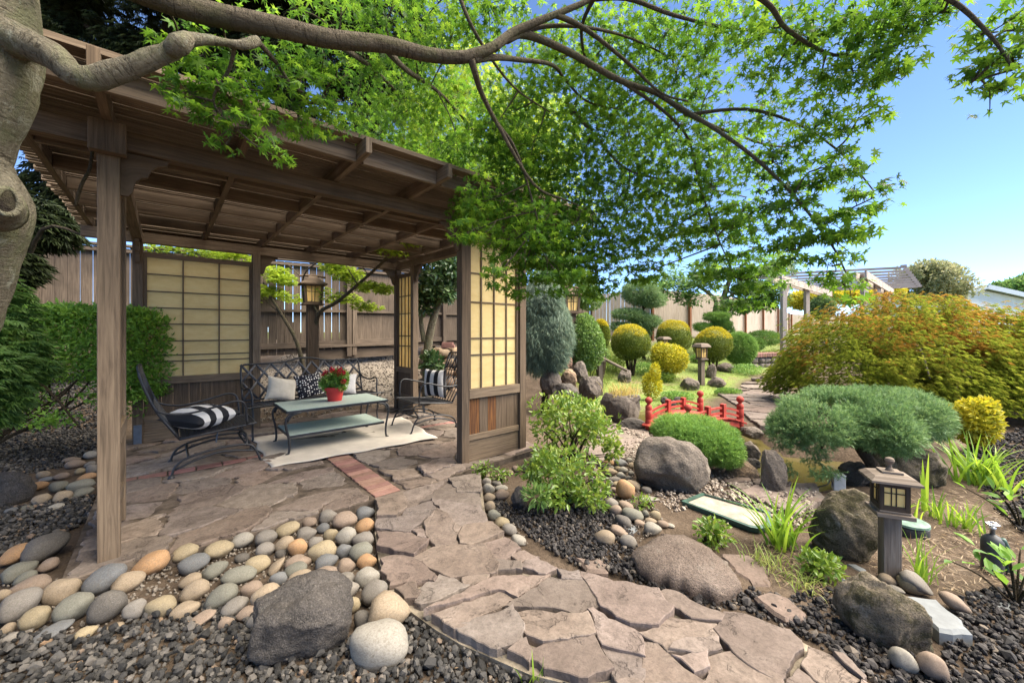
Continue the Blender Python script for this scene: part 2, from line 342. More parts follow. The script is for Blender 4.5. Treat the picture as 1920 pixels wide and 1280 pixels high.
M_BARK = bark("maple_bark", (.33, .295, .215), (.10, .082, .056), .7); M_BARKB = bark("branch_bark", (.20, .165, .115), (.075, .06, .042)); M_BARKD = bark("dark_bark", (.10, .078, .056), (.035, .027, .02)); M_TWIG = bark("twig_bark", (.10, .075, .045), (.04, .03, .02))
def leaf(name, c0, c1, c2, trans=.4, rough=.55, spec=.35, tcol=1.5):
    k = NT(name); r = k.island(); n = k.noise(k.coord('Object'), 1.6, 3, .6)
    c = k.ramp(k.math('ADD', k.math('MULTIPLY', r, .65), k.math('MULTIPLY', k.math('SUBTRACT', n, .35), .9)), [(.1, c0), (.5, c1), (.9, c2)])
    k.base(c, rough, spec); tr = k.n('BsdfTranslucent'); hs = k.n('HueSaturation'); hs.inputs['Value'].default_value = tcol; hs.inputs['Hue'].default_value = .485; k.l(c, hs.inputs['Color']); k.l(hs.outputs[0], tr.inputs[0])
    mx = k.n('MixShader'); mx.inputs[0].default_value = trans; k.l(k.p.outputs[0], mx.inputs[1]); k.l(tr.outputs[0], mx.inputs[2]); k.l(mx.outputs[0], k.out.inputs[0]); return k.m
L_MAPLE = leaf("maple_leaf", (.03, .09, .010), (.072, .17, .014), (.16, .28, .025), .55, .5, .25, 1.75)
L_LIME = leaf("lime_leaf", (0.138, 0.230, 0.020), (0.253, 0.368, 0.030), (0.391, 0.483, 0.050), .45)
L_DARK = leaf("yew_leaf", (.010, .016, .006), (.02, .032, .010), (.045, .062, .018), .2, .6, .25)
L_HEDGE = leaf("hedge_leaf", (.07, .16, .018), (.13, .27, .03), (.22, .38, .05), .4)
L_FERN = leaf("green_laceleaf", (.055, .125, .025), (.10, .20, .04), (.17, .28, .07), .4)
L_GLOBE = leaf("globe_leaf", (.22, .23, .015), (.38, .34, .02), (.55, .45, .03), .35)
L_YEL = leaf("yellow_leaf", (0.230, 0.253, 0.015), (0.391, 0.368, 0.020), (0.552, 0.483, 0.030), .35)
L_BUSH = leaf("bush_leaf", (.06, .13, .025), (.12, .22, .045), (.22, .33, .09), .35, .4, .5)
L_SHRUB = leaf("shrub_leaf", (0.079, 0.150, 0.019), (0.149, 0.247, 0.030), (0.298, 0.360, 0.054), .35, .35, .5)
L_JUN = leaf("juniper_needle", (.055, .12, .04), (.115, .215, .075), (.21, .32, .13), .25)
L_JUNL = leaf("light_juniper_needle", (0.079, 0.180, 0.034), (0.149, 0.285, 0.054), (0.263, 0.405, 0.081), .3)
L_LACE = leaf("laceleaf_leaf", (.22, .20, .03), (.36, .25, .04), (.48, .27, .055), .5)
L_CEDAR = leaf("blue_cedar_needle", (.085, .135, .10), (.15, .215, .155), (.26, .31, .20), .25)
L_PINE = leaf("pine_needle", (.08, .15, .05), (.15, .25, .09), (.25, .35, .15), .25)
L_MID = leaf("broad_tree_leaf", (0.052, 0.128, 0.034), (0.105, 0.210, 0.054), (0.193, 0.300, 0.081), .4)
L_RHOD = leaf("rhododendron_leaf", (0.021, 0.060, 0.016), (0.052, 0.105, 0.034), (0.123, 0.180, 0.068), .2, .35, .5)
L_IRIS = leaf("iris_blade", (0.088, 0.188, 0.016), (0.175, 0.315, 0.027), (0.333, 0.450, 0.054), .4, .4, .4)
L_GRASS = leaf("grass_blade", (.12, .18, .03), (.21, .28, .06), (.36, .36, .13), .4)
L_TUFT = leaf("dry_grass_blade", (0.245, 0.210, 0.054), (0.385, 0.330, 0.095), (0.560, 0.435, 0.162), .4)
L_FAR = leaf("far_tree_leaf", (.16, .20, .09), (.26, .28, .14), (.38, .36, .2), .35)
L_GER = leaf("geranium_leaf", (0.088, 0.195, 0.027), (0.158, 0.300, 0.047), (0.280, 0.420, 0.081), .3)
L_DRY = leaf("fallen_leaf", (.09, .06, .035), (.16, .105, .06), (.26, .18, .10), .2)
# ------------------------------------------------------------------ ground
def smooth(x, a, b): t = np.clip((np.asarray(x, float) - a) / (b - a), 0, 1); return t * t * (3 - 2 * t)
def base_h(x, y):
    x = np.asarray(x, float); y = np.asarray(y, float)
    yb = np.interp(x, [-9, -6.5, -4.3, -1.8, 0, 2, 5, 10], [4.6, 5.2, 6.0, 7.2, 7.9, 8.0, 8.6, 9.5])
    k = .15 + .30 * (1 - smooth(x, -2.2, .8)); top = .95 + .25 * smooth(x, -1, 4)
    d = np.maximum(y - yb, 0); r = top * (1 - np.exp(-k * d / top * 1.15))
    return -.075 + r + .10 * smooth(x, 2.6, 4.5) * smooth(y, 3, 5.5) * (1 - smooth(y, 7.5, 9))
POND_PX = [(1105, 792), (1140, 771), (1240, 766), (1300, 776), (1370, 803), (1425, 817), (1450, 845), (1610, 858), (1640, 882), (1500, 918), (1420, 893), (1388, 852), (1330, 812), (1240, 802), (1180, 797), (1130, 797)]
POND = np.array([gp(u, v, -.12) for u, v in POND_PX])
def gt(u, v):                                                 # pixel -> point on the ground
    d = np.array([(u - U0) / F, 1, -(v - V0) / F]); y = np.linspace(.6, 40, 4000); z = H + d[2] * y; h = base_h(d[0] * y, y)
    k = np.argmax(z <= h); return np.array([d[0] * y[k], y[k], h[k]])
def th(x, y): return base_h(x, y)
GREEN_PX = [[(1120, 770), (1100, 735), (1150, 690), (1240, 640), (1400, 628), (1470, 650), (1460, 690), (1390, 712), (1345, 742), (1310, 766), (1230, 762)], [(1005, 700), (1100, 640), (1200, 640), (1130, 740)]]
SLOPE_PX = [(480, 700), (560, 660), (740, 655), (790, 700), (760, 745), (480, 760)]
def terrain():
    xs = np.concatenate([[-400, -150, -60, -30, -18, -12], np.arange(-9, 12.01, .11), [14, 18, 26, 45, 90, 180, 400]])
    ys = np.concatenate([[-60, -20, -8, -3, -1], np.arange(0, 13, .11), np.arange(13, 26, .6), [30, 40, 60, 120, 300, 700]])
    X, Y = np.meshgrid(xs, ys); Z = base_h(X, Y); P = np.stack([X.ravel(), Y.ravel(), Z.ravel()], 1)
    ins = inpoly(X, Y, POND).astype(float)
    for _ in range(2):
        q = ins.copy(); q[1:-1, 1:-1] = (ins[1:-1, 1:-1] * 2 + ins[:-2, 1:-1] + ins[2:, 1:-1] + ins[1:-1, :-2] + ins[1:-1, 2:]) / 6; ins = q
    P[:, 2] += -.28 * ins.ravel() + .02 * fbm(P * [1.6, 1.6, 0], 3)
    G = np.zeros_like(X)
    for pg in GREEN_PX: G = np.maximum(G, inpoly(X, Y, np.array([gt(*q) for q in pg])))
    S = inpoly(X, Y, np.array([gt(*q) for q in SLOPE_PX])).astype(float)
    for _ in range(3):
        for A in (G, S):
            A[1:-1, 1:-1] = (A[1:-1, 1:-1] * 2 + A[:-2, 1:-1] + A[2:, 1:-1] + A[1:-1, :-2] + A[1:-1, 2:]) / 6
    far = smooth(Y, 20, 30); G = np.maximum(G, far)
    at = np.stack([G.ravel(), S.ravel(), 0 * G.ravel(), 0 * G.ravel() + 1], 1)
    n, m = X.shape; I = np.arange(n * m).reshape(n, m)
    Fq = np.stack([I[:-1, :-1].ravel(), I[:-1, 1:].ravel(), I[1:, 1:].ravel(), I[1:, :-1].ravel()], 1)
    tag(npm("ground", P, Fq, M_GROUND, smooth=True, attr=at), "brown soil ground of the garden rising gently to the fences", "ground", kind="structure")
terrain()
wp = POND + (POND - POND.mean(0)) * .12; wp[:, 2] = -.165
tag(npm("water", wp, np.arange(len(wp))[None, :], M_WATER), "olive brown pond water under the little red bridge", "water", kind="structure")

# ------------------------------------------------------------------ flat stones
def clip(poly, nx, ny, c):                                   # keep nx*x+ny*y <= c
    out = []; n = len(poly)
    for i in range(n):
        a, b = poly[i], poly[(i + 1) % n]; da, db = nx * a[0] + ny * a[1] - c, nx * b[0] + ny * b[1] - c
        if da <= 0: out.append(a)
        if (da < 0) != (db < 0): t = da / (da - db); out.append((a[0] + (b[0] - a[0]) * t, a[1] + (b[1] - a[1]) * t))
    return out
def voronoi(region, sites, warp=1.0):
    cells = []
    for i, (sx, sy) in enumerate(sites):
        p = list(region)
        for j, (tx, ty) in enumerate(sites):
            if i == j or (tx - sx) ** 2 + (ty - sy) ** 2 > 2.2: continue
            nx, ny = tx - sx, (ty - sy) * warp; p = clip(p, nx, ny, (nx * (tx + sx) + ny * (ty + sy)) / 2)
            if len(p) < 3: break
        if len(p) >= 3: cells.append(p)
    return cells
def area(p):
    p = np.asarray(p); return .5 * abs(np.dot(p[:, 0], np.roll(p[:, 1], -1)) - np.dot(p[:, 1], np.roll(p[:, 0], -1)))
def rough_edge(poly, step=.035, amp=.006, inset=0.0):
    p = np.asarray([q[:2] for q in poly], float); c = p.mean(0); out = []
    if inset: r = np.linalg.norm(p - c, axis=1, keepdims=True); p = c + (p - c) * np.maximum(.5, 1 - inset / np.maximum(r, .02))
    n = len(p)
    for i in range(n):
        a, b = p[i], p[(i + 1) % n]; L = np.linalg.norm(b - a); k = max(1, int(L / step)); d = (b - a) / max(L, 1e-6); nn = np.array([d[1], -d[0]])
        off = 0
        for j in range(k):
            t = j / k; off = .6 * off + rng.normal(0, amp); out.append(a + (b - a) * t + nn * (off if j else rng.normal(0, amp * .5)))
    return np.array(out)
def slab(mb, poly, z0, z1, tilt=.006, bev=.007, amp=.006, inset=0.0, step=.035):
    q = rough_edge(poly, step, amp, inset)
    if np.dot(q[:, 0], np.roll(q[:, 1], -1)) - np.dot(q[:, 1], np.roll(q[:, 0], -1)) < 0: q = q[::-1]
    c = q.mean(0); tx, ty = rng.normal(0, tilt, 2); n = len(q)
    zt = lambda p: z1 + np.clip((p[:, 0] - c[0]) * tx * 6 + (p[:, 1] - c[1]) * ty * 6, -.012, .012)
    r = np.linalg.norm(q - c, axis=1, keepdims=True); q2 = c + (q - c) * np.maximum(.6, 1 - bev / np.maximum(r, .02))
    V = [(*p, z0) for p in q] + [(*p, z - bev * .8) for p, z in zip(q, zt(q))] + [(*p, z) for p, z in zip(q2, zt(q2))]
    Fc = [(i, (i + 1) % n, n + (i + 1) % n, n + i) for i in range(n)] + [(n + i, n + (i + 1) % n, 2 * n + (i + 1) % n, 2 * n + i) for i in range(n)] + [tuple(range(2 * n, 3 * n))]
    mb.add(V, Fc)
def z5(x, y): return 560 + x / 2.977, 850 + y / 2.977
def r4(x, y): return 1000 + x / 3., 1000 + y / 3.
def z8(x, y): return 1280 + x / 2.977, 850 + y / 2.977
S5 = [[(590,215),(830,148),(745,205),(640,290),(595,290)],[(840,140),(1010,110),(1015,180),(1010,215),(890,215)],[(690,265),(830,165),(930,205),(935,240),(860,272),(760,250)],[(885,270),(925,215),(1005,225),(1010,285),(960,290)],[(440,250),(580,210),(598,300),(545,350),(445,350)],[(445,360),(590,345),(600,310),(740,270),(768,320),(620,430),(445,405)],[(745,255),(820,262),(1010,295),(1050,370),(1075,385),(900,405),(840,380)],[(705,395),(770,320),(890,410),(885,500),(770,510),(720,455)],[(900,460),(930,405),(1075,385),(1135,435),(960,510),(905,500)],[(440,430),(600,440),(715,480),(640,565),(560,550),(450,510)],[(650,575),(760,525),(1030,515),(1095,600),(1095,660),(850,680)],[(1035,505),(1150,475),(1230,530),(1130,590),(1085,590)],[(1200,570),(1260,545),(1330,575),(1240,597)],[(465,575),(590,560),(680,590),(760,680),(745,700),(525,715)],[(665,780),(700,735),(800,650),(940,735),(730,825),(660,815)],[(1105,600),(1230,610),(1235,645),(1120,645)],[(1245,630),(1330,585),(1430,630),(1370,660),(1320,640)],[(550,760),(640,725),(665,770),(650,800),(600,800)],[(715,880),(1090,695),(1390,668),(1360,710),(1210,800),(1110,762),(800,860)],[(760,905),(1110,770),(1195,815),(880,975),(800,930)],[(1170,860),(1420,695),(1580,705),(1685,835),(1530,880),(1460,850)],[(1455,650),(1560,650),(1575,698),(1480,695)],[(890,980),(1190,870),(1245,960),(1240,1040),(1110,1080)],[(1220,885),(1610,885),(1640,1010),(1420,1040),(1290,1010)],[(1185,1100),(1270,1045),(1290,1100),(1280,1145)],[(1300,1080),(1640,1025),(1740,1200),(1600,1240),(1310,1140)],[(925,690),(1050,675),(1040,700),(950,735)],[(640,430),(690,400),(710,470),(690,465)]]
S4 = [[(275,220),(330,225),(690,330),(770,420),(690,520),(540,510),(470,465),(380,380)],[(315,430),(345,420),(590,560),(612,690),(480,645),(395,620)],[(395,640),(480,655),(600,698),(610,790),(590,825),(475,820)],[(690,330),(830,340),(1060,455),(1040,485),(890,465)],[(710,510),(740,480),(920,485),(900,500),(800,520)],[(610,565),(700,525),(1020,505),(1025,575),(880,600),(840,640),(765,660)],[(780,665),(880,608),(1030,582),(1040,640),(950,660)],[(1035,540),(1080,440),(1180,450),(1430,540),(1500,600),(1500,640),(1385,820),(1330,800),(1210,730),(1130,660)],[(800,700),(970,665),(970,740),(910,770)],[(620,620),(700,640),(930,820),(930,845),(650,845),(630,740)],[(1000,690),(1130,670),(1220,745),(1380,830),(1390,850),(1100,950),(1000,780)],[(1530,740),(1560,640),(1690,690),(1820,810),(1780,850),(1640,850)],[(1710,690),(1760,700),(1850,790),(1840,805)],[(480,835),(600,835),(640,860),(900,870),(850,980),(560,940)],[(1400,860),(1500,770),(1640,870),(1780,870),(1700,990),(1350,960)],[(940,850),(990,790),(1090,960),(980,1000)],[(1850,830),(1960,900),(1900,1000),(1790,900)]]
PATH_PX = [z5(*q) for q in [(428,235),(425,420),(445,560),(495,700),(525,765),(620,840),(760,940),(900,1020),(1110,1110),(1300,1190),(1600,1260),(1760,1310)]] + [r4(*q) for q in [(560,960),(980,1040),(1400,1000),(1750,1010),(1980,1010),(1990,890),(1860,790),(1700,665),(1440,530),(1140,425),(1060,430),(690,312)]] + [z5(*q) for q in [(1640,655),(1580,640),(1440,628),(1240,515),(1050,370),(1015,105),(838,135),(585,205)]]
mb = MB(); mb.prism([gp(*q) for q in PATH_PX], -.16, -.032)
tag(mb.build("path", M_MORTAR), "pale mortar bed of the winding flagstone path", "path", kind="structure")
mb = MB()
for q in S5: slab(mb, [gp(*z5(*p)) for p in q], -.06, rng.uniform(-.004, .012), .007, .004, .006, -.016, .03)
for q in S4: slab(mb, [gp(*r4(*p)) for p in q], -.06, rng.uniform(-.004, .012), .007, .004, .006, -.016, .03)
tag(mb.build("flagstone_path", M_FLAG), "irregular brown flagstones winding from the pavilion to the lower right corner", "path", kind="structure")

# ------------------------------------------------------------------ pavilion frame of reference and its stone patio
FL = gp(205, 1045); ANG = math.atan2(.662, .75); E1 = np.array([math.cos(ANG), math.sin(ANG), 0]); E2 = np.array([-E1[1], E1[0], 0])
def pl(a, b, z=0.0): return FL + E1 * a + E2 * b + np.array([0, 0, z])
def ploc(p): q = np.asarray(p) - FL; return np.array([q @ E1, q @ E2, p[2]])
PW, PD = 3.22, 3.10
mb = MB(); mb.prism([pl(*q) for q in [(-.17, -.17), (1.45, -.22), (1.72, -.22), (2.05, -.25), (2.4, -.16), (3.45, -.12), (3.45, 3.45), (-.17, 3.45)]], -.2, -.012)
tag(mb.build("patio_base", M_MORTARD), "mortar bed under the pavilion stones", "patio", kind="structure")
mb = MB()
def patio_zone(reg, n, warp=1.6):
    reg = [tuple(map(float, q)) for q in reg]; A = np.array(reg); lo, hi = A.min(0), A.max(0); s = []
    for _ in range(4000):
        p = rng.uniform(lo, hi)
        if inpoly(np.array([p[0]]), np.array([p[1]]), A)[0] and all(((p[0] - q[0]) * .8) ** 2 + ((p[1] - q[1]) * 1.25) ** 2 > .62 * area(reg) / n for q in s): s.append(p)
        if len(s) >= n: break
    for c in voronoi(reg, s, warp):
        if area(c) < .006: continue
        w3 = [pl(*q) for q in c]; slab(mb, w3, -.05, rng.uniform(-.008, .012), .012, .008, .011, .011, .03)
for reg, n in [([(-.15, -.15), (1.44, -.2), (1.44, 1.5), (-.15, 1.5)], 21), ([(1.73, -.2), (2.0, -.22), (2.4, -.14), (3.42, -.1), (3.42, 1.5), (1.73, 1.5)], 20), ([(-.15, 1.68), (3.42, 1.68), (3.42, 3.4), (-.15, 3.4)], 34)]: patio_zone(reg, n)
tag(mb.build("patio", M_FLAG2), "rough brown stone floor under the pavilion", "patio", kind="structure")
mb = MB()
def brickrow(a0, a1, b0, b1, n, along):
    for k in range(n):
        g = .006
        if along == 'b': t0, t1 = b0 + (b1 - b0) * k / n + g, b0 + (b1 - b0) * (k + 1) / n - g; x0, x1, y0, y1 = a0 + g, a1 - g, t0, t1
        else: t0, t1 = a0 + (a1 - a0) * k / n + g, a0 + (a1 - a0) * (k + 1) / n - g; x0, x1, y0, y1 = t0, t1, b0 + g, b1 - g
        q = [pl(x0, y0), pl(x1, y0), pl(x1, y1), pl(x0, y1)]; slab(mb, q, -.06, rng.uniform(-.002, .003), .001, .005, .0015)
brickrow(1.48, 1.705, -.19, 1.5, 20, 'b'); brickrow(-.15, 1.48, 1.53, 1.65, 8, 'a'); brickrow(1.705, 3.42, 1.53, 1.65, 9, 'a')
tag(mb.build("brick_paving", M_BRICK), "rows of red brick set into the pavilion floor", "paving", kind="structure")
# the two further stretches of flagstone path
mb = MB()
for px, n, zf in [([(1105, 868), (1098, 835), (1150, 792), (1212, 802), (1228, 835), (1195, 852)], 12, 0), ([(1345, 742), (1400, 714), (1462, 700), (1478, 730), (1485, 806), (1425, 806), (1402, 786), (1378, 760)], 22, 1), ([(1330, 880), (1375, 862), (1440, 905), (1530, 905), (1550, 935), (1500, 965), (1440, 945), (1400, 930)], 16, 0)]:
    reg = [tuple((gt(*q) if zf else gp(*q, -.05))[:2]) for q in px]; A = np.array(reg); lo, hi = A.min(0), A.max(0); s = []
    while len(s) < n:
        p = rng.uniform(lo, hi)
        if inpoly(np.array([p[0]]), np.array([p[1]]), A)[0]: s.append(p)
    for c in voronoi(reg, s, 1.0):
        if area(c) < .004: continue
        cc = np.mean(np.array(c), 0); z = float(th(*cc)) + .03; slab(mb, c, z - .08, z + rng.uniform(-.006, .012), .006, .01, .008, .008)
tag(mb.build("flagstone_path", M_FLAG), "far flagstones of the garden path around the red bridge", "path", kind="structure")

# ------------------------------------------------------------------ rocks
import bmesh
def ico(sub):
    bm = bmesh.new(); bmesh.ops.create_icosphere(bm, subdivisions=sub, radius=1.0)
    V = np.array([v.co[:] for v in bm.verts]); Fc = np.array([[v.index for v in f.verts] for f in bm.faces]); bm.free(); return V, Fc
ICO = {k: ico(k) for k in (1, 2, 3, 4, 5)}
def rockmesh(seed, sub=4, cuts=9, amp=.22, lo=.62, hi=.95):
    V, Fc = ICO[sub]; r = np.random.default_rng(seed); V = V.copy()
    for _ in range(cuts):
        n = unit(r.normal(size=3)); d = r.uniform(lo, hi); s = V @ n; V = V - np.outer(np.maximum(s - d, 0) * .9, n)
    V = V + unit(V) * (fbm(V * 1.6 + seed * 3.1, seed, 3) * amp)[:, None] + unit(V) * (fbm(V * 6 + seed, seed + 5, 4) * amp * .28)[:, None]
    V = V / np.abs(V).max(0); return V, Fc
def boulder_px(name, label, cat, px, mat, seed, zb=None, depth=.75, cuts=9, tilt=0.0, yaw=0.0, group=None, amp=.22, sub=5, sink=.24, y=None):
    u0, v0, u1, v1 = px; uc = (u0 + u1) / 2
    p = gt(uc, v1) if zb is None else gp(uc, v1, zb)
    if y is not None: p = D(uc, v1, y)
    yy = p[1]; rx = (u1 - u0) / 2 * mpp(yy); ry = rx * depth; cy = yy + ry * .75
    th0 = math.atan2(uc - U0, F); rx = (u1 - u0) / 2 * mpp(cy) * math.cos(th0); ry = rx * depth; yaw = yaw - math.degrees(th0); hz = (v1 - v0) * mpp(cy) * .86; rz = hz / 2 * (1 + sink)
    V, Fc = rockmesh(seed, sub, cuts, amp); V = V * [rx * 1.02, ry, rz]
    t = R(tilt); Rm = np.array([[math.cos(t), 0, math.sin(t)], [0, 1, 0], [-math.sin(t), 0, math.cos(t)]]); q = R(yaw); Rz = np.array([[math.cos(q), -math.sin(q), 0], [math.sin(q), math.cos(q), 0], [0, 0, 1]])
    V = V @ (Rz @ Rm).T
    zl, zh = V[:, 2].min(), V[:, 2].max(); V[:, 2] = (V[:, 2] - zl) / (zh - zl) * hz * (1 + sink)
    loc = np.array([(uc - U0) / F * cy, cy, p[2] - sink * hz])
    V[:, 2] = np.maximum(V[:, 2], .004 * np.sin(V[:, 0] * 40)); o = npm(name, V, Fc, mat, smooth=True); o.location = tuple(loc); tag(o, label, cat, group); return o
boulder_px("boulder", "dark rugged boulder on the gravel in front of the cobbles", "boulder", (466, 1112, 668, 1256), M_ROCKD, 5, -.07, .8, 13, -4)
boulder_px("boulder", "big rounded brown boulder in front of the light green juniper mound", "boulder", (1186, 822, 1328, 926), M_ROCK, 21, -.06, .8, 6, 6)
boulder_px("boulder", "mossy boulder behind the post of the near wooden lantern", "boulder", (1512, 918, 1662, 1052), M_ROCKM, 33, -.06, .7, 8)
boulder_px("boulder", "low mossy boulder beside the pale grey slate slab", "boulder", (1552, 1108, 1768, 1238), M_ROCKM, 47, -.08, .6, 6, 14)
boulder_px("boulder", "upright grey boulder under the left end of the drooping juniper", "boulder", (1416, 838, 1476, 928), M_ROCK, 52, -.08, .8, 9)
boulder_px("boulder", "wide olive boulder behind the near lantern under the juniper", "boulder", (1618, 828, 1772, 908), M_ROCKM, 61, -.05, .5, 9)
boulder_px("rock", "flat tan rock lying between the light juniper mound and the pond", "rock", (1358, 864, 1424, 902), M_ROCKT, 73, -.08, .8, 5)
boulder_px("rock", "grey rounded rock at the right end of the light juniper mound", "rock", (1390, 826, 1428, 862), M_ROCK, 81, -.08, .9, 5)
boulder_px("rock", "low grey rock under the right end of the red bridge", "rock", (1386, 800, 1432, 823), M_ROCK, 85, -.08, .9, 6)
boulder_px("rock", "small flat rock behind the grey rock beside the light juniper", "rock", (1390, 858, 1428, 880), M_ROCKD, 88, -.08, .8, 6)
boulder_px("rock", "dark rock in the shade of the stream right of the tan rock", "rock", (1568, 868, 1640, 915), M_ROCKD, 89, -.08, .8, 8)
boulder_px("waterfall_rock", "round grey waterfall rock next to the pavilion screen", "rock", (1012, 684, 1054, 732), M_ROCK, 91, -.05, .9, 7, y=6.6)
boulder_px("waterfall_rock", "tall grey waterfall rock with a flat right side", "rock", (1074, 672, 1104, 712), M_ROCK, 93, .05, .9, 10, y=7.4)
boulder_px("waterfall_rock", "reddish flat rock on top of the waterfall pile", "rock", (1043, 662, 1075, 688), M_ROCKR, 95, .1, .9, 7, y=7.3)
boulder_px("waterfall_rock", "large leaning waterfall rock above the pond edge", "rock", (1082, 700, 1128, 746), M_ROCK, 97, -.05, .9, 8, 18, y=6.6)
boulder_px("waterfall_rock", "pale washed rock in the middle of the waterfall", "rock", (1050, 688, 1082, 722), M_ROCKT, 99, 0, .9, 10, y=6.9)
boulder_px("waterfall_rock", "low dark rock at the foot of the waterfall", "rock", (1030, 715, 1085, 752), M_ROCKD, 101, -.05, .9, 8, y=6.3)
boulder_px("rock", "brown rock on the ground cover left of the garden lantern post", "rock", (1274, 706, 1312, 732), M_ROCK, 103, None, .9, 7)
boulder_px("rock", "lichen spotted rock just right of the garden lantern post", "rock", (1326, 704, 1362, 727), M_ROCK, 105, None, .9, 7)
boulder_px("rock", "narrow upright rock right of the garden lantern", "rock", (1323, 678, 1344, 710), M_ROCK, 107, None, .9, 8)
boulder_px("rock", "pale lichen covered rock below the right globe shrub", "rock", (1340, 678, 1380, 698), M_ROCK, 109, None, .9, 7)
boulder_px("rock", "low dark rock at the left foot of the red bridge", "rock", (1160, 784, 1216, 808), M_ROCKD, 111, -.08, .8, 7)
boulder_px("rock", "grey rock under the tip of the bamboo spout", "rock", (1158, 688, 1186, 718), M_ROCK, 113, None, .9, 8)
boulder_px("boulder", "dark brown boulder cut by the left edge of the photo", "boulder", (-70, 888, 72, 962), M_ROCKD, 115, -.08, .6, 6)
boulder_px("rock", "dark square rock beside the leafy shrub near the cobble border", "rock", (958, 910, 992, 955), M_ROCKD, 117, -.06, .9, 10)
for k, (u0, v0, u1, v1) in enumerate([(1238, 742, 1256, 760), (1252, 748, 1268, 764), (1262, 742, 1280, 758)]): boulder_px("pond_rock", ["leftmost small dark rock stacked behind the red bridge", "middle small dark rock stacked behind the red bridge", "rightmost small dark rock stacked behind the red bridge"][k], "rock", (u0, v0, u1, v1), M_ROCKD, 130 + k, None, .9, 7, sub=4, group="small rocks behind the bridge")
for k, (u0, v0, u1, v1) in enumerate([(1408, 706, 1426, 717), (1424, 703, 1438, 713), (1436, 699, 1450, 709)]): boulder_px("border_rock", ["nearest small rock edging the far path", "middle small rock edging the far path", "farthest small rock edging the far path"][k], "rock", (u0, v0, u1, v1), M_ROCK, 140 + k, None, .9, 7, sub=4, group="rocks edging the far path")
# rock bowl that holds dry grass
def rock_bowl():
    V, Fc = rockmesh(151, 5, 7, .2); y = 6.1; rx = 41 * mpp(y); V = V * [rx, rx * .75, .22]; V[V[:, 2] < 0, 2] *= 1.9
    rr = np.sqrt((V[:, 0] / rx) ** 2 + (V[:, 1] / (rx * .75)) ** 2); m = (V[:, 2] > 0) & (rr < .72); V[m, 2] -= .16 * (1 - (rr[m] / .72) ** 2)
    p = D(1167, 752, y); o = npm("rock_basin", V, Fc, M_ROCK, smooth=True); o.location = tuple(p); tag(o, "hollow rock basin with dry grass at the pond edge", "rock")
rock_bowl()
def loose_stone(name, label, cat, px, zf, thick, mat, z0=-.095):
    P = [gp(*zf(*q), z0 + thick) for q in px]; c = np.mean(P, 0); c[2] = z0; m = MB(); slab(m, [p - c for p in P], 0, thick, .004, .016, .006)
    o = m.build(name, mat); o.location = tuple(c); return tag(o, label, cat)
def bigflat():
    P = np.array([gp(*r4(*q), .0)[:2] for q in [(570,85),(640,40),(720,0),(870,5),(1000,80),(1090,165),(1145,245),(1140,290),(1050,318),(900,295),(780,260),(640,200),(590,160)]]); c = P.mean(0)
    rough = rough_edge(P, .022, .009); V, Fc, n = [], [], len(rough)
    rings = [(1.0, -.09), (1.03, -.04), (1.0, -.005), (.94, .018), (.75, .028), (.45, .034), (.18, .034)]
    kk = np.ones(25) / 25; sm = np.stack([np.convolve(np.r_[rough[-12:, a], rough[:, a], rough[:12, a]], kk, 'valid') for a in (0, 1)], 1)
    for s, z in rings:
        for i, p in enumerate(rough): e = sm[i] if s < .99 else p; q = c + (e - c) * s; V.append((*(q - c), z))
    V = np.array(V); top = V[:, 2] > -.01; nz = fbm(np.c_[V[:, :2] * 4, np.zeros(len(V))], 9, 3); V[top, 2] += nz[top] * .03
    for k in range(len(rings) - 1): Fc += [(k * n + i, k * n + (i + 1) % n, (k + 1) * n + (i + 1) % n, (k + 1) * n + i) for i in range(n)]
    m = MB(); m.add(V, Fc + [tuple((len(rings) - 1) * n + i for i in range(n))]); o = m.build("flat_boulder", M_ROCKF, smooth=True); o.location = (c[0], c[1], 0); tag(o, "large flat oval stone lying in dark gravel above the path", "stone")
bigflat()
loose_stone("stepping_stone", "small oval stepping stone in dark gravel near the low mossy boulder", "stone", [(1240,345),(1320,320),(1440,360),(1530,440),(1530,480),(1420,480),(1300,400)], r4, .06, M_FLAG)
loose_stone("stepping_stone", "small jagged flat stone in dark gravel beside the path edge", "stone", [(225,130),(380,135),(425,170),(420,210),(300,205)], r4, .05, M_FLAG)
loose_stone("stepping_stone", "half covered flat stone right of the large oval stone", "stone", [(1050,105),(1220,120),(1340,200),(1330,290),(1240,290),(1130,210)], r4, .035, M_FLAG)
loose_stone("slate_slab", "pale grey slate slab with a thick edge beside the low mossy boulder", "slab", [(1200,790),(1420,805),(1555,910),(1615,990),(1440,985),(1330,885)], z8, .075, M_SLATE, -.085)
loose_stone("slate_piece", "grey flat slate piece behind the low mossy boulder", "slate", [(870,690),(1010,680),(1150,765),(1130,790),(960,745)], z8, .03, M_SLATE)
loose_stone("slate_piece", "thin grey slate lying in gravel at the right edge", "slate", [(1630,770),(1830,820),(1880,860),(1800,880),(1640,800)], z8, .025, M_SLATE)
loose_stone("slate_piece", "dark slate piece left of the near lantern post", "slate", [(905,610),(960,610),(1040,650),(1010,665)], z8, .02, M_SLATE)
loose_stone("slate_piece", "light grey slate among the right cobbles", "slate", [(1040,250),(1100,238),(1160,260),(1140,300),(1060,300)], lambda x, y: (880 + x / 4. + 25, 840 + y / 4. + 80), .03, M_SLATE)

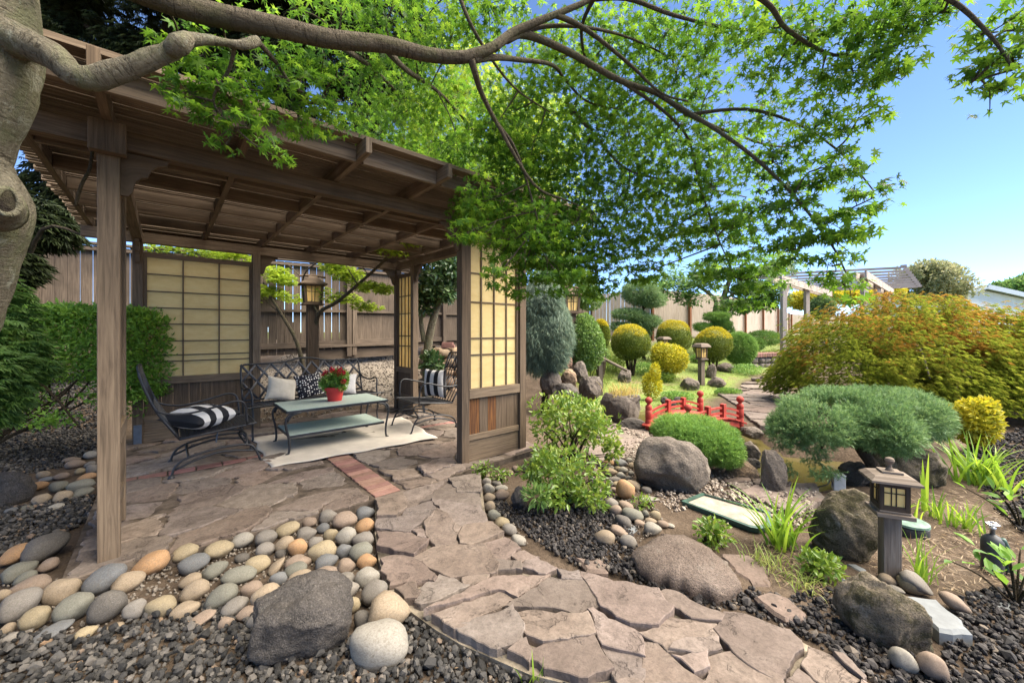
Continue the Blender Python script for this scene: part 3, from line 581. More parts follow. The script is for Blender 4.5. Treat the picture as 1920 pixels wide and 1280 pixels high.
# ------------------------------------------------------------------ cobbles, each its own object
CM = []
for s in range(9):
    V, Fc = ICO[3]; r = np.random.default_rng(200 + s); V = V * (1 - .22 * V[:, [0]] * r.uniform(-1, 1) * [0, 1, 1]); V = V + unit(V) * (fbm(V * 1.1 + s * 5, s, 3) * .26)[:, None]; V = V / np.abs(V).max(0)
    me_o = npm("cobble_mesh", V, Fc, M_COB, smooth=True); me_ = me_o.data; bpy.data.objects.remove(me_o); CM.append(me_)
COL = dict(g=("grey", (.20, .18, .158)), b=("bluish grey", (.14, .145, .152)), n=("greenish grey", (.165, .162, .132)), t=("tan", (.29, .225, .155)), o=("orange", (.37, .215, .105)), p=("pinkish brown", (.25, .185, .14)), w=("pale grey", (.29, .268, .23)), d=("dark grey", (.10, .09, .08)), y=("yellowish", (.31, .25, .155)))
COBBLES = []
za = lambda x, y: (x / 4., 960 + y / 4.); zb_ = lambda x, y: (380 + x / 4., 920 + y / 4.); zc = lambda x, y: (880 + x / 4., 840 + y / 4.); zd = lambda x, y: (x / 4., 640 + y / 4.)
CL1 = [(785,500,360,190,25,'b'),(1140,380,330,160,18,'o'),(960,525,270,140,5,'t'),(1390,305,210,130,15,'y'),(1465,380,250,120,8,'b'),(1435,510,190,100,10,'t'),(1460,590,240,140,15,'t'),(1385,735,240,110,12,'t'),(1210,710,240,140,8,'y'),(1510,800,230,90,18,'p'),(1020,720,200,180,60,'g'),(800,710,330,200,30,'d'),(550,710,330,190,25,'n'),(260,790,260,170,30,'y'),(460,590,310,180,20,'t'),(230,560,330,130,15,'p'),(150,690,380,190,30,'g'),(20,620,130,180,0,'t'),(140,440,310,130,15,'n'),(340,260,400,170,15,'d'),(120,310,300,120,25,'o'),(370,390,190,90,20,'p'),(65,870,140,90,0,'t'),(400,890,330,100,12,'b'),(640,905,200,90,10,'y'),(90,950,160,80,10,'g'),(860,865,160,60,5,'t'),(215,880,110,60,15,'g'),(190,490,200,80,20,'n')]
CL2 = [(120,440,230,130,0,'y'),(295,370,180,105,0,'w'),(475,350,170,120,0,'g'),(645,285,190,95,15,'y'),(805,235,120,75,0,'p'),(940,190,145,105,0,'g'),(1090,145,130,55,0,'w'),(1215,95,160,60,0,'w'),(1215,165,155,100,0,'b'),(1065,220,185,135,0,'p'),(1215,265,145,110,0,'o'),(905,280,110,80,0,'b'),(775,320,160,105,0,'g'),(960,330,110,120,30,'y'),(1080,340,165,140,0,'w'),(1205,370,160,110,10,'g'),(1195,455,180,130,20,'n'),(1060,450,120,100,20,'b'),(470,440,150,110,0,'g'),(620,400,165,120,15,'t'),(715,425,140,120,20,'o'),(845,390,120,110,30,'g'),(900,455,210,140,15,'y'),(100,590,210,110,20,'n'),(420,550,200,120,5,'y'),(550,565,170,70,40,'t'),(715,540,200,110,0,'p'),(705,590,180,100,15,'n'),(925,530,185,115,10,'b'),(1075,560,150,110,-15,'p'),(1230,530,150,105,0,'o'),(275,630,270,125,-5,'n'),(570,660,130,90,5,'b'),(730,690,220,170,35,'t'),(910,660,240,180,35,'p'),(1060,670,180,100,10,'g'),(1080,740,190,130,0,'g'),(1235,650,190,140,10,'w'),(1290,760,200,190,30,'g'),(140,790,270,150,20,'n'),(370,740,170,110,10,'p'),(490,800,230,180,20,'t'),(240,870,220,130,20,'g'),(335,915,170,100,5,'p'),(175,995,130,90,10,'p'),(415,970,180,110,20,'g'),(1130,855,120,120,0,'y'),(1390,900,330,260,-10,'t'),(1330,1150,440,300,0,'w'),(1200,960,130,160,0,'d'),(590,470,90,60,0,'d'),(300,500,120,60,0,'d')]
CL3 = [(130,255,80,70,0,'g'),(145,305,90,80,0,'w'),(205,265,70,40,0,'g'),(245,350,110,80,0,'p'),(240,300,100,50,0,'w'),(150,370,90,65,0,'t'),(155,435,90,80,20,'t'),(185,500,100,75,-5,'n'),(245,555,110,70,0,'y'),(300,610,115,85,-25,'g'),(375,690,120,70,-20,'w'),(300,180,60,40,0,'p'),(355,155,70,45,0,'p'),(265,180,60,30,0,'w'),(445,155,90,50,0,'g'),(130,205,100,30,0,'t'),(225,205,80,30,0,'t'),(1175,315,150,130,-15,'o'),(1230,280,110,70,-10,'t'),(1115,270,90,45,0,'y'),(1095,235,95,50,0,'g'),(1050,265,60,60,0,'g'),(1060,175,100,60,0,'t'),(1140,210,70,60,0,'w'),(1155,165,70,50,0,'w'),(1045,110,85,50,0,'o'),(1135,110,100,60,0,'b'),(1200,90,50,50,0,'w'),(1215,130,50,50,0,'t'),(985,120,60,70,0,'p'),(1110,150,50,30,0,'y'),(1060,145,60,30,0,'w'),(1195,230,60,50,0,'g'),(1215,190,50,40,0,'w'),(1060,415,110,80,0,'g'),(1100,470,95,80,20,'p'),(1180,435,120,65,-10,'p'),(1230,500,170,90,-3,'n'),(1155,550,125,80,-10,'d'),(1275,560,90,50,0,'p'),(1360,545,90,45,0,'t'),(1395,505,80,85,-30,'y'),(1370,600,145,90,0,'w'),(1125,620,160,75,-20,'p'),(1190,700,130,95,-15,'g'),(1020,670,165,115,0,'t'),(1455,570,90,50,0,'p'),(1510,580,70,30,0,'w'),(1330,315,80,50,0,'g'),(1340,375,170,50,0,'w'),(1040,320,60,60,0,'w'),(1085,310,60,40,0,'p'),(1320,490,60,70,30,'n'),(960,180,70,50,0,'t'),(930,240,80,50,0,'g'),(1000,330,70,50,0,'w'),(950,300,70,50,0,'t')]
CL4 = [(330,1000,120,55,0,'t'),(465,1010,140,55,0,'p'),(535,890,150,50,0,'p'),(570,920,170,65,0,'p'),(600,975,90,50,0,'y'),(680,925,100,60,0,'g'),(690,850,130,60,0,'w'),(700,960,110,80,0,'g'),(650,1020,160,60,10,'o'),(610,1080,220,85,8,'n'),(450,1085,160,75,0,'n'),(300,1080,150,65,5,'o'),(620,1135,180,75,10,'n'),(470,1165,160,90,15,'t'),(320,1185,160,85,20,'t'),(350,1035,130,40,0,'b'),(200,1250,130,45,0,'n'),(90,1270,120,50,10,'b'),(400,1250,180,55,12,'w'),(320,1230,80,40,0,'p')]
CL5 = [(1140,705,120,65,0,'t'),(1270,730,160,85,-20,'y'),(1300,715,220,80,-32,'g'),(1195,760,100,40,0,'w'),(1520,830,200,75,-25,'p'),(1235,1160,180,125,-15,'w'),(1400,1195,200,130,-35,'p')]
LM = {"the front left post": gp(205, 1045), "the dark rugged boulder": gp(565, 1250), "the brick path corner": gp(700, 950), "the big rounded boulder": gp(1255, 926), "the middle front post": gp(875, 877), "the near lantern": gp(1668, 1080), "the flat oval stone": gp(1285, 1060)}
for CLx, zf, grp, sc in [(CL1, za, "cobbles in front of the pavilion", 4), (CL2, zb_, "cobbles in front of the pavilion", 4), (CL3, zc, "cobbles right of the path", 4), (CL4, zd, "cobbles left of the pavilion", 4), (CL5, z8, "cobbles around the near lantern", 2.977)]:
    for cx, cy, wd, hg, an, ck in CLx:
        u, v = zf(cx, cy); wd, hg = wd / sc * 1.06, hg / sc * 1.08; q = R(an)
        vb = v + .5 * math.sqrt((wd * math.sin(q)) ** 2 + (hg * math.cos(q)) ** 2); z0 = -.075
        y0 = gp(u, vb, z0)[1]; s = mpp(y0); rx = wd / 2 * s; ry = rx * .8; th0 = math.atan2(u - U0, F); ct = math.cos(th0); yc = y0 + ry * .45 * ct * ct; s = mpp(yc); rx = wd / 2 * s * ct; ry = rx * .8
        el = math.atan2(H, yc / ct); hh = hg / 2 * s; rz = math.sqrt(max((hh ** 2 - (ry * math.sin(el)) ** 2), (.45 * hh) ** 2)) / math.cos(el); rz = min(rz, rx); ry = .5 * ry + .5 * min(ry, hh * 1.25)
        z = H - (v - V0) * s; COBBLES.append([np.array([(u - U0) * s, yc, z]), (rx, ry, rz), (q, th0), ck, grp])
rk = np.random.default_rng(77)
for pos, rad, q, ck, grp in COBBLES:
    o = bpy.data.objects.new("cobble", CM[rk.integers(9)]); C.objects.link(o); o.location = tuple(pos); o.scale = rad; o.rotation_euler = (rk.uniform(-.1, .1), -q[0], -q[1] + rk.uniform(-.15, .15))
    col = np.array(COL[ck][1]) * rk.uniform(.85, 1.12); o.color = (*col, 1)
    ln, lp = min(LM.items(), key=lambda kv: np.linalg.norm(kv[1] - pos)); dd = np.linalg.norm(lp - pos)
    rank = sum(1 for p2, _, _, c2, _ in COBBLES if c2 == ck and np.linalg.norm(lp - p2) < dd - 1e-9)
    ORD = ["closest", "second closest", "third closest", "fourth closest", "fifth closest", "sixth closest", "seventh closest", "eighth closest", "ninth closest", "tenth closest", "eleventh closest", "twelfth closest", "thirteenth closest", "fourteenth closest", "fifteenth closest", "sixteenth closest", "seventeenth closest", "eighteenth closest", "nineteenth closest", "twentieth closest"]
    sz = "large" if rad[0] > .085 else "small" if rad[0] < .05 else "medium"
    tag(o, f"{sz} {COL[ck][0]} cobble, {ORD[min(rank, 19)]} of its colour to {ln}", "cobble", grp)

# ------------------------------------------------------------------ gravel and litter
TRAY = np.array([gp(*z8(*q), -.03) for q in [(-12, 262), (112, 208), (495, 315), (505, 400), (425, 424), (372, 412)]])
def gravel(name, label, regs, zf, size, dens, mat, lift=.0, onto=None):
    V0_, F0 = ICO[1]; base = []
    for s in range(12):
        r = np.random.default_rng(300 + s); B = V0_ * r.uniform(.6, 1.15, (1, 3)) * r.uniform(.82, 1.1, (len(V0_), 1)); n_ = 4
        for _ in range(n_):
            nn = unit(r.normal(size=3)); sd_ = B @ nn; B = B - np.outer(np.maximum(sd_ - .5, 0), nn)
        base.append(B)
    base = np.array(base); allP = []
    for reg in regs:
        A = np.array([zf(*q)[:2] for q in reg]); lo, hi = A.min(0), A.max(0); n = int(dens * (hi[0] - lo[0]) * (hi[1] - lo[1])); P = rng.uniform(lo, hi, (n, 2)); P = P[inpoly(P[:, 0], P[:, 1], A) & ~inpoly(P[:, 0], P[:, 1], TRAY)]; allP.append(P)
    P = np.concatenate(allP); n = len(P); k = rng.integers(0, 12, n); S = size * rng.lognormal(0, .28, n) / 2
    ax = unit(rng.normal(size=(n, 3))); bx = unit(np.cross(ax, rng.normal(size=(n, 3)))); cx = np.cross(ax, bx); Rm = np.stack([ax, bx, cx], 2)
    Z = th(P[:, 0], P[:, 1]) + lift + S * .35 + rng.uniform(0, 1, n) ** 2 * size * .9 + .012 * fbm(np.c_[P * 3, np.zeros(n)], 4)
    W = np.einsum('nij,nkj->nki', Rm, base[k]) * S[:, None, None] + np.stack([P[:, 0], P[:, 1], Z], 1)[:, None, :]
    nv = base.shape[1]; Fc = (F0[None] + (np.arange(n) * nv)[:, None, None]).reshape(-1, 3)
    tag(npm(name, W.reshape(-1, 3), Fc, mat), label, "gravel", kind="stuff")
zg = lambda u, v: gp(u, v, -.07)
gravel("gravel", "grey crushed gravel in the near left corner", [[(-120, 1330), (-120, 1205), (60, 1185), (190, 1190), (330, 1140), (400, 1130), (470, 1150), (560, 1215), (640, 1190), (700, 1195), (770, 1150), (850, 1180), (1000, 1250), (1100, 1320), (1050, 1360), (-120, 1360)], [(-200, 1060), (-60, 950), (60, 948), (178, 930), (170, 975), (110, 1005), (0, 1050), (-100, 1100)]], zg, .030, 3300, M_GRAV)
gravel("gravel", "grey gravel under the hedge left of the pavilion", [[(-150, 890), (0, 770), (60, 720), (240, 745), (240, 800), (180, 850), (110, 880), (0, 900)]], zg, .032, 1900, M_GRAV)
gravel("gravel", "dark lava gravel between the path and the right cobbles", [[(915, 930), (950, 945), (1050, 950), (1140, 925), (1180, 985), (1200, 1045), (1270, 1105), (1390, 1105), (1490, 1120), (1555, 1100), (1600, 1180), (1720, 1235), (1800, 1300), (1660, 1300), (1560, 1225), (1480, 1180), (1380, 1140), (1355, 1145), (1230, 1105), (1140, 1075), (1080, 1062), (1010, 1020), (985, 1000), (930, 960)], [(1790, 1120), (1930, 1090), (1990, 1330), (1760, 1330), (1770, 1220)], [(1860, 950), (1980, 930), (1990, 1060), (1930, 1010)]], zg, .026, 3600, M_LAVA)
gravel("gravel", "brown gravel on the slope behind the pavilion bench", [SLOPE_PX, [(480, 760), (760, 745), (800, 790), (740, 800), (480, 830)]], gt, .030, 420, M_GRAVF)
gravel("gravel", "brown grit lying between the cobbles", [[za(*q) for q in [(0, 520), (700, 480), (1300, 330), (1600, 300), (1600, 800), (1200, 820), (700, 880), (0, 960)]], [zb_(*q) for q in [(0, 420), (600, 300), (1100, 110), (1290, 130), (1310, 560), (1420, 760), (1100, 1000), (0, 1000)]], [zc(*q) for q in [(100, 200), (250, 250), (330, 560), (460, 740), (330, 700), (120, 480)]], [zc(*q) for q in [(1000, 130), (1230, 60), (1290, 260), (1450, 520), (1480, 600), (1240, 720), (1000, 420)]]], zg, .017, 1500, M_GRAVF)
gravel("gravel", "pale stone chips of the dry stream bed around the tray", [[(1225, 930), (1270, 905), (1345, 880), (1450, 905), (1530, 925), (1520, 985), (1450, 1000), (1400, 1000), (1300, 955), (1260, 960)], [(1150, 800), (1215, 806), (1225, 830), (1190, 870), (1130, 880)]], zg, .03, 1500, M_GRAVT)
gravel("gravel", "dark gravel of the bed at the right edge of the photo", [[(1800, 860), (1960, 800), (1990, 940), (1850, 935)]], zg, .03, 1400, M_LAVA)
# ------------------------------------------------------------------ pavilion
def pavilion():
    t = thing("garden_pavilion", "weathered wooden pavilion with slatted roof and yellow paper screens", "pavilion", FL, ANG)
    s = .046
    def post(a, b, top=2.40, mat=W_POST, w_=s):
        m = MB(); m.box(a - w_, a + w_, b - w_, b + w_, 0, top, 2); return m.build("post", mat, t, bevel=.005)
    post(0, 0); post(2.45, 0, mat=W_DARK); post(PW, 0, mat=W_DARK); post(1.17, PD); post(PW, PD, mat=W_DARK); post(PW, 2.50, mat=W_POST)
    rl = post(0, PD, mat=W_DARK); m = MB(); m.box(-.035, .035, PD - s - .004, PD - s - .0005, .0, .22); m.build("foot_plate", M_STRIP, rl)
    post(0, .60, 2.36, W_POST, .036)
    def brd(name, mat, *bx, bevel=.004):
        m = MB()
        for b in bx: m.box(*b)
        return m.build(name, mat, t, bevel=bevel)
    brd("beam", W_DARK, (-.45, PW + .45, -.043, .043, 2.352, 2.465)); brd("beam", W_SLAT, (-.45, PW + .45, PD - .043, PD + .043, 2.345, 2.462))
    brd("beam", W_SLAT, (PW - .043, PW + .043, .048, PD - .048, 2.352, 2.458)); brd("beam", W_DARK, (-.043, .043, .048, PD - .048, 2.352, 2.458))
    brd("post_cap", W_DARK, (-.075, .075, -.12, -.047, 2.30, 2.47)); brd("post_cap", W_DARK, (2.39, 2.51, -.1, -.047, 2.31, 2.47))
    for a in (-.38, .0, .62, 1.24, 1.86, 2.49, 3.13, 3.60):
        brd("rafter", W_DARK if a < 1 else W_SLAT, (a - .021, a + .021, -.69, PD + .42, 2.47, 2.572))
    ra = (-.38, .0, .62, 1.24, 1.86, 2.49, 3.13, 3.60)
    for b in (.50, 1.02, 1.54, 2.06, 2.58):
        brd("purlin", W_SLAT, *[(ra[i] + .023, ra[i + 1] - .023, b - .018, b + .018, 2.462, 2.562) for i in range(7)])
    brd("fascia", W_SLAT, *[(ra[i] + .023, ra[i + 1] - .023, -.53, -.495, 2.455, 2.566) for i in range(7)])
    brd("fascia", W_SLAT, *[(ra[i] + .023, ra[i + 1] - .023, PD + .3, PD + .335, 2.455, 2.566) for i in range(7)])
    m = MB(); b = -.63
    while b < PD + .55:
        wv = rng.uniform(.040, .052); m.box(-.52 + rng.uniform(-.02, .02), PW + .55 + rng.uniform(-.02, .02), b, b + wv, 2.574, 2.592 + rng.uniform(0, .004)); b += wv + (rng.choice([.003, .004, .006, .012]) if b < .9 else rng.choice([.012, .016, .022, .032]))
    m.build("roof_slats", W_SLAT, t)
    m = MB(); b = -.61
    while b < PD + .5: m.box(-.5, PW + .5, b, b + .03, 2.599, 2.614); b += .11
    m.build("top_laths", W_SLAT, t)
    # scrolled knee brackets, flat cut boards
    def bracket(o, dx, dy):
        pr = [(0, 0), (.21, 0), (.205, -.03), (.16, -.045), (.13, -.075), (.115, -.12), (.085, -.13), (.06, -.165), (.05, -.22), (.03, -.25), (0, -.25)]
        n = len(pr); th_ = .018; V = []
        for sg in (-1, 1): V += [(o[0] + dx * p + dy * th_ * sg, o[1] + dy * p + dx * th_ * sg, o[2] + z) for p, z in pr]
        Fc = [tuple(range(n)), tuple(range(n, 2 * n))[::-1]] + [(i, n + i, n + (i + 1) % n, (i + 1) % n) for i in range(n)]
        m = MB(); m.add(V, Fc, [[(q * .01, q * .003) for q in range(len(f))] for f in Fc]); m.build("bracket", W_DARK, t)
    z = 2.345
    for o, dx, dy in [((.047, 0, z), 1, 0), ((2.402, 0, z), -1, 0), ((1.217, PD, z - .003), 1, 0), ((PW - .047, PD, z - .003), -1, 0), ((PW, 2.452, z), 0, -1), ((0, .64, z), 0, 1), ((0, PD - .047, z), 0, -1), ((PW, .047, z), 0, 1)]: bracket(o, dx, dy)
    m = MB(); m.tube([(-.06, -.05, 2.34), (-.07, -.07, 2.2), (-.10, -.08, 2.1), (-.12, -.09, 1.98)], .008, 6); m.build("hanging_stick", M_TWIG, t, smooth=True)
    def screen(p0, p1, zt, zb, cols, rows, sill, burnt=False, name="screen_panel"):
        p0 = np.array([*p0, 0.]); p1 = np.array([*p1, 0.]); L = np.linalg.norm(p1 - p0); x = (p1 - p0) / L; y = np.array([-x[1], x[0], 0])
        def bx(m, a0, a1, d0, d1, z0, z1, grain=None):
            c = p0 + x * (a0 + a1) / 2 + y * (d0 + d1) / 2 + np.array([0, 0, (z0 + z1) / 2]); A = [x * (a1 - a0) / 2, y * (d1 - d0) / 2, np.array([0, 0, (z1 - z0) / 2])]
            g = 2 if (z1 - z0) > (a1 - a0) else 0; A = A[g:] + A[:g]; m.obox(c, *A)
        m = MB(); bx(m, 0, .032, -.022, .022, zb, zt); bx(m, L - .032, L, -.022, .022, zb, zt); bx(m, 0, L, -.024, .024, zt, zt + .06)
        fr = m.build(name, W_DARK, t, bevel=.003)
        m = MB(); bx(m, .0, L, -.004, .004, zb, zt); m.build("paper", M_PAPER, fr)
        m = MB()
        for side in (-1, 1):
            d0, d1 = sorted((side * .005, side * .016))
            for k in range(1, cols): bx(m, L * k / cols - .007, L * k / cols + .007, d0, d1, zb, zt)
            for zz in rows: bx(m, .032, L - .032, *sorted((side * .005, side * .0135)), zz - .007, zz + .007)
        m.build("lattice", W_DARK, fr)
        m = MB(); bx(m, -.0, L, -.045, .045, sill, zb - .002); m.build("sill", W_POST, fr, bevel=.004)
        m = MB(); k = 0; a = 0.0; hot = MB()
        while a < L - .01:
            w_ = min(rng.uniform(.1, .16), L - a); (hot if burnt and k in (0, 2) else m).V  # noqa
            bx(hot if burnt and k in (0, 2) else m, a + .0015, a + w_ - .0015, -.012, .012, sill - .36, sill - .002); a += w_; k += 1
        bp = m.build("board_panel", W_DARK, fr)
        if burnt: tag(hot.build("scorched_boards", W_BURN, fr), "orange scorched boards")
        m = MB(); bx(m, 0, L, -.03, .03, sill - .42, sill - .362); m.build("rail", W_POST, fr, bevel=.003)
        m = MB(); bx(m, 0, L, -.014, .014, .13, sill - .422); bx(m, 0, L, -.017, .017, .0, .128); m.build("bottom_board", W_POST, fr)
    R9 = (1.986, 1.782, 1.588, 1.395, 1.19, 1.018, .943); R5 = (1.89, 1.60, 1.235, 1.067)
    screen((.048, PD), (1.122, PD), 2.18, .76, 3, R9, .67)
    screen((2.498, 0), (PW - .048, 0), 2.20, .73, 4, R5, .635, True)
    screen((0, .048), (0, .562), 2.20, .73, 4, R5, .635)
    screen((PW, 2.548), (PW, PD - .048), 2.20, .72, 4, R5, .635)
    return t
pavilion()

# ------------------------------------------------------------------ iron furniture
def iron(name, parent, tubes, r=.009, mat=None, seg=7, strips=()):
    m = MB()
    for P in tubes:
        rr = r
        if isinstance(P, tuple) and isinstance(P[0], list): P, rr = P
        m.tube(P, rr, seg, 3 if len(P) > 2 else 1)
    for p, q, w_, h_ in strips: m.beam(p, q, h_, w_)
    return m.build(name, mat or M_IRON, parent, smooth=True)
def mesh_seat(m, x0, x1, y0, y1, z0, z1):
    for k in range(27): y = y0 + (y1 - y0) * k / 26; m.beam((x0, y, z0), (x1, y, z1), .0085, .003)
    for k in range(20): f = k / 19; x = x0 + (x1 - x0) * f; m.beam((x, y0, z0 + (z1 - z0) * f), (x, y1, z0 + (z1 - z0) * f), .006, .0045)
def chair(label, loc, rz):
    t = thing("spring_chair", label, "chair", loc, rz, "iron spring chairs")
    hw = .285; base, feet = [], []
    for y in (-hw, hw):
        base += [[(-.34, y, .01), (-.31, y, .10), (-.22, y, .165), (0, y, .205), (.22, y, .20), (.29, y, .14), (.34, y, .01)], [(-.315, y, .07), (-.15, y, .135), (.05, y, .168), (.30, y, .125)]]
        for x in (-.34, .34): feet.append((x, y, 0))
    base += [[(-.22, -hw, .165), (-.22, 0, .15), (-.22, hw, .165)], [(.22, -hw, .20), (.22, 0, .19), (.22, hw, .20)], [(.22, -hw, .19), (.2, -.1, .31), (-.15, -.1, .33)], [(.22, hw, .19), (.2, .1, .31), (-.15, .1, .33)]]
    iron("base", t, base, .0105); [MB().lathe([(.012, .03), (.024, .012), (.026, 0)], 10, q_).build("foot", M_IRON, t, smooth=True) for q_ in feet]
    m = MB(); m.beam((.0, 0, .2), (.02, 0, .36), .055, .008, (1, 0, 0)); m.build("spring_plate", M_STRIP, t)
    m = MB(); mesh_seat(m, -.27, .28, -.26, .26, .335, .395); st = m.build("seat", M_IRON, t)
    c = .04; q = [(-.28, -.27, .334), (.25, -.27, .392), (.29, -.23, .396), (.29, .23, .396), (.25, .27, .392), (-.28, .27, .334), (-.28, -.27, .334)]
    iron("seat_frame", t, [q], .011)
    bk = lambda s_, y: (-.28 - .27 * s_ - .05 * math.sin(s_ * 3), y, .335 + .66 * s_)
    fr = [[bk(0, -.26), bk(.4, -.265), bk(.8, -.26), bk(.96, -.235), bk(1.0, -.17), bk(1.0, .17), bk(.96, .235), bk(.8, .26), bk(.4, .265), bk(0, .26)]]
    o = iron("backrest", t, fr, .012); st_ = []
    for k in range(1, 8):
        y = -.26 + .52 * k / 8; st_.append((bk(.02, y), bk(.5, y), .012, .004)); st_.append((bk(.5, y), bk(.99, y), .012, .004))
    for k in range(4):
        y = -.26 + .13 * k; st_ += [(bk(.62, y), bk(.98, y + .13), .014, .004), (bk(.62, y + .13), bk(.98, y), .014, .004)]
    iron("back_slats", o, [[bk(.62, -.26), bk(.62, 0), bk(.62, .26)]], .007, strips=st_)
    for y in (-.285, .285):
        iron("armrest", t, [[bk(.42, y * .95), (-.36, y, .575), (-.22, y, .56), (-.02, y * 1.06, .60), (.12, y * 1.08, .635), (.19, y * 1.05, .615), (.215, y, .54), (.225, y * .97, .39)]], .0105)
    return t
ch1 = chair("black iron spring chair at the left end of the coffee table", pl(.62, 1.66), ANG)
ch2 = chair("black iron spring chair behind the front right screen at the right end of the table", pl(2.90, 1.60), ANG + math.pi)
def bench():
    t = thing("lattice_bench", "grey black iron bench with a lattice strip back behind the coffee table", "bench", pl(1.78, 2.60), ANG - math.pi / 2 + R(4))
    W2 = .78; bk = lambda s_, y: (-.26 - .14 * s_, y, .40 + .47 * s_)
    fr = [[bk(0, -W2), bk(.85, -W2), bk(.98, -W2 + .03), bk(1.0, -W2 + .1), bk(1.02, -.3), bk(1.1, -.12), bk(1.12, 0), bk(1.1, .12), bk(1.02, .3), bk(1.0, W2 - .1), bk(.98, W2 - .03), bk(.85, W2), bk(0, W2)], [bk(.04, -W2), bk(.04, 0), bk(.04, W2)]]
    st = []; n = 9; dy = 2 * W2 / n
    for k in range(n):
        y = -W2 + dy * k
        for s0, s1 in ((.04, .52), (.52, 1.0)): st += [(bk(s0, y), bk(s1, y + dy), .03, .004), (bk(s0, y + dy), bk(s1, y), .03, .004)]
    o = iron("backrest", t, fr, .013); iron("lattice", o, [], mat=M_IRON2, strips=st)
    m = MB(); mesh_seat(m, -.26, .29, -W2 + .02, W2 - .02, .385, .41); m.build("seat", M_IRON, t)
    iron("seat_frame", t, [[(-.27, -W2, .385), (.27, -W2, .408), (.30, -W2 + .04, .41), (.30, W2 - .04, .41), (.27, W2, .408), (-.27, W2, .385)]], .013)
    for y in (-W2, W2):
        iron("armrest", t, [[bk(.55, y), (-.25, y * 1.02, .60), (-.05, y * 1.03, .58), (.12, y * 1.03, .62), (.21, y * 1.02, .60), (.23, y, .5), (.24, y, .405)]], .012)
        iron("leg", t, [[(.25, y, .40), (.27, y, .25), (.24, y, .12), (.27, y, .0)]], .012); iron("leg", t, [[(-.25, y, .385), (-.27, y, .2), (-.30, y, .0)]], .012)
M_IRON2 = simple("dusty_grey_iron", (.085, .085, .09), .6, .4, 0, .25, 20, .1)
bench()
def table():
    c = pl(1.74, 1.72); t = thing("coffee_table", "iron coffee table with green glass top and lower glass shelf", "table", c, ANG)
    L, W_, Hh = .545, .325, .455
    def frame(z, l, w_, parent, name):
        m = MB()
        for p, q in [((-l, -w_, z), (l, -w_, z)), ((l, -w_, z), (l, w_, z)), ((l, w_, z), (-l, w_, z)), ((-l, w_, z), (-l, -w_, z))]: m.beam(p, q, .016, .024)
        return m.build(name, M_IRON, parent)
    f = frame(Hh, L, W_, t, "top_frame"); m = MB(); m.box(-L + .002, L - .002, -W_ + .002, W_ - .002, Hh + .0125, Hh + .019); m.build("glass_top", M_GLASS, f, bevel=.002)
    f = frame(.19, L * .94, W_ * .9, t, "shelf_frame"); m = MB(); m.box(-L * .94, L * .94, -W_ * .9, W_ * .9, .2025, .208); m.build("glass_shelf", M_GLASS, f)
    for sx in (-1, 1):
        for sy in (-1, 1):
            o = iron("leg", t, [[(sx * (L - .05), sy * (W_ - .01), Hh - .01), (sx * (L + .0), sy * W_, Hh - .05), (sx * (L + .015), sy * W_, .33), (sx * (L - .015), sy * W_, .18), (sx * (L - .02), sy * W_, .06), (sx * (L + .0), sy * W_, .0)], [(sx * (L - .005), sy * W_, .36), (sx * (L - .04), sy * W_, .42), (sx * (L - .13), sy * W_, Hh - .01)]], .012)
            m = MB(); m.lathe([(.013, .03), (.026, .012), (.028, 0)], 10, (sx * L, sy * W_, 0)); m.build("foot", M_IRON, o, smooth=True)
table()
def rug():
    n, k = 44, 34; P = []
    q = np.array([[.98, 1.06], [2.70, .94], [2.92, 2.30], [1.03, 2.42]])
    for j in range(k + 1):
        for i in range(n + 1):
            u, v = i / n, j / k; p = (q[0] * (1 - u) + q[1] * u) * (1 - v) + (q[3] * (1 - u) + q[2] * u) * v
            e = min(v, 1 - v, u, 1 - u); p = p + .016 * np.array([math.sin(v * 17 + 1), math.sin(u * 23)]) * (1 - min(1, e * 6)); P.append((*p, .0))
    P = np.array(P); P[:, 2] = .021 + .007 * fbm(np.c_[P[:, 0] * 3, P[:, 1] * 3, P[:, 2]], 8, 3); Wd = np.array([pl(a, b, z) for a, b, z in P]); I = np.arange((n + 1) * (k + 1)).reshape(k + 1, n + 1)
    Fq = np.stack([I[:-1, :-1].ravel(), I[:-1, 1:].ravel(), I[1:, 1:].ravel(), I[1:, :-1].ravel()], 1); c = pl(1.9, 1.7)
    o = npm("rug", Wd, Fq, M_RUG, smooth=True, loc=c); md = o.modifiers.new("thick", 'SOLIDIFY'); md.thickness = .006; md.offset = -1
    tag(o, "off white rug with wavy edges under the coffee table", "rug")
rug()
def stripes(name, k_, off, axis):
    k = NT(name); c = k.n('TexCoord'); s_ = k.n('SeparateXYZ'); k.l(c.outputs['Object'], s_.inputs[0]); f = k.math('FRACT', k.math('ADD', k.math('MULTIPLY', s_.outputs[axis], k_), off)); m = k.math('GREATER_THAN', f, .5)
    k.base(k.mix(m, (.60, .58, .545), (.022, .022, .024)), .9, .2); k.bump(k.noise(k.coord('Object'), 220, 2), .2, .002); return k.m
M_STRIPE = stripes("striped_cloth", 7.4, .25, 'X')
def spotted():
    k = NT("spotted_cloth"); v = k.n('TexVoronoi'); v.inputs['Scale'].default_value = 33; v.inputs['Randomness'].default_value = .45; k.l(k.coord('Object', (1, 1, .02)), v.inputs['Vector']); k.base(k.mix(k.math('LESS_THAN', v.outputs['Distance'], .30), (.014, .015, .022), (.62, .6, .57)), .9, .2); return k.m
M_SPOT = spotted(); M_CLOTH = simple("cream_cloth", (.46, .42, .35), .95, .1, 0, .1, 12, .3); M_CLOTH2 = simple("white_cloth", (.5, .49, .48), .95, .1, 0, .08, 12, .3)
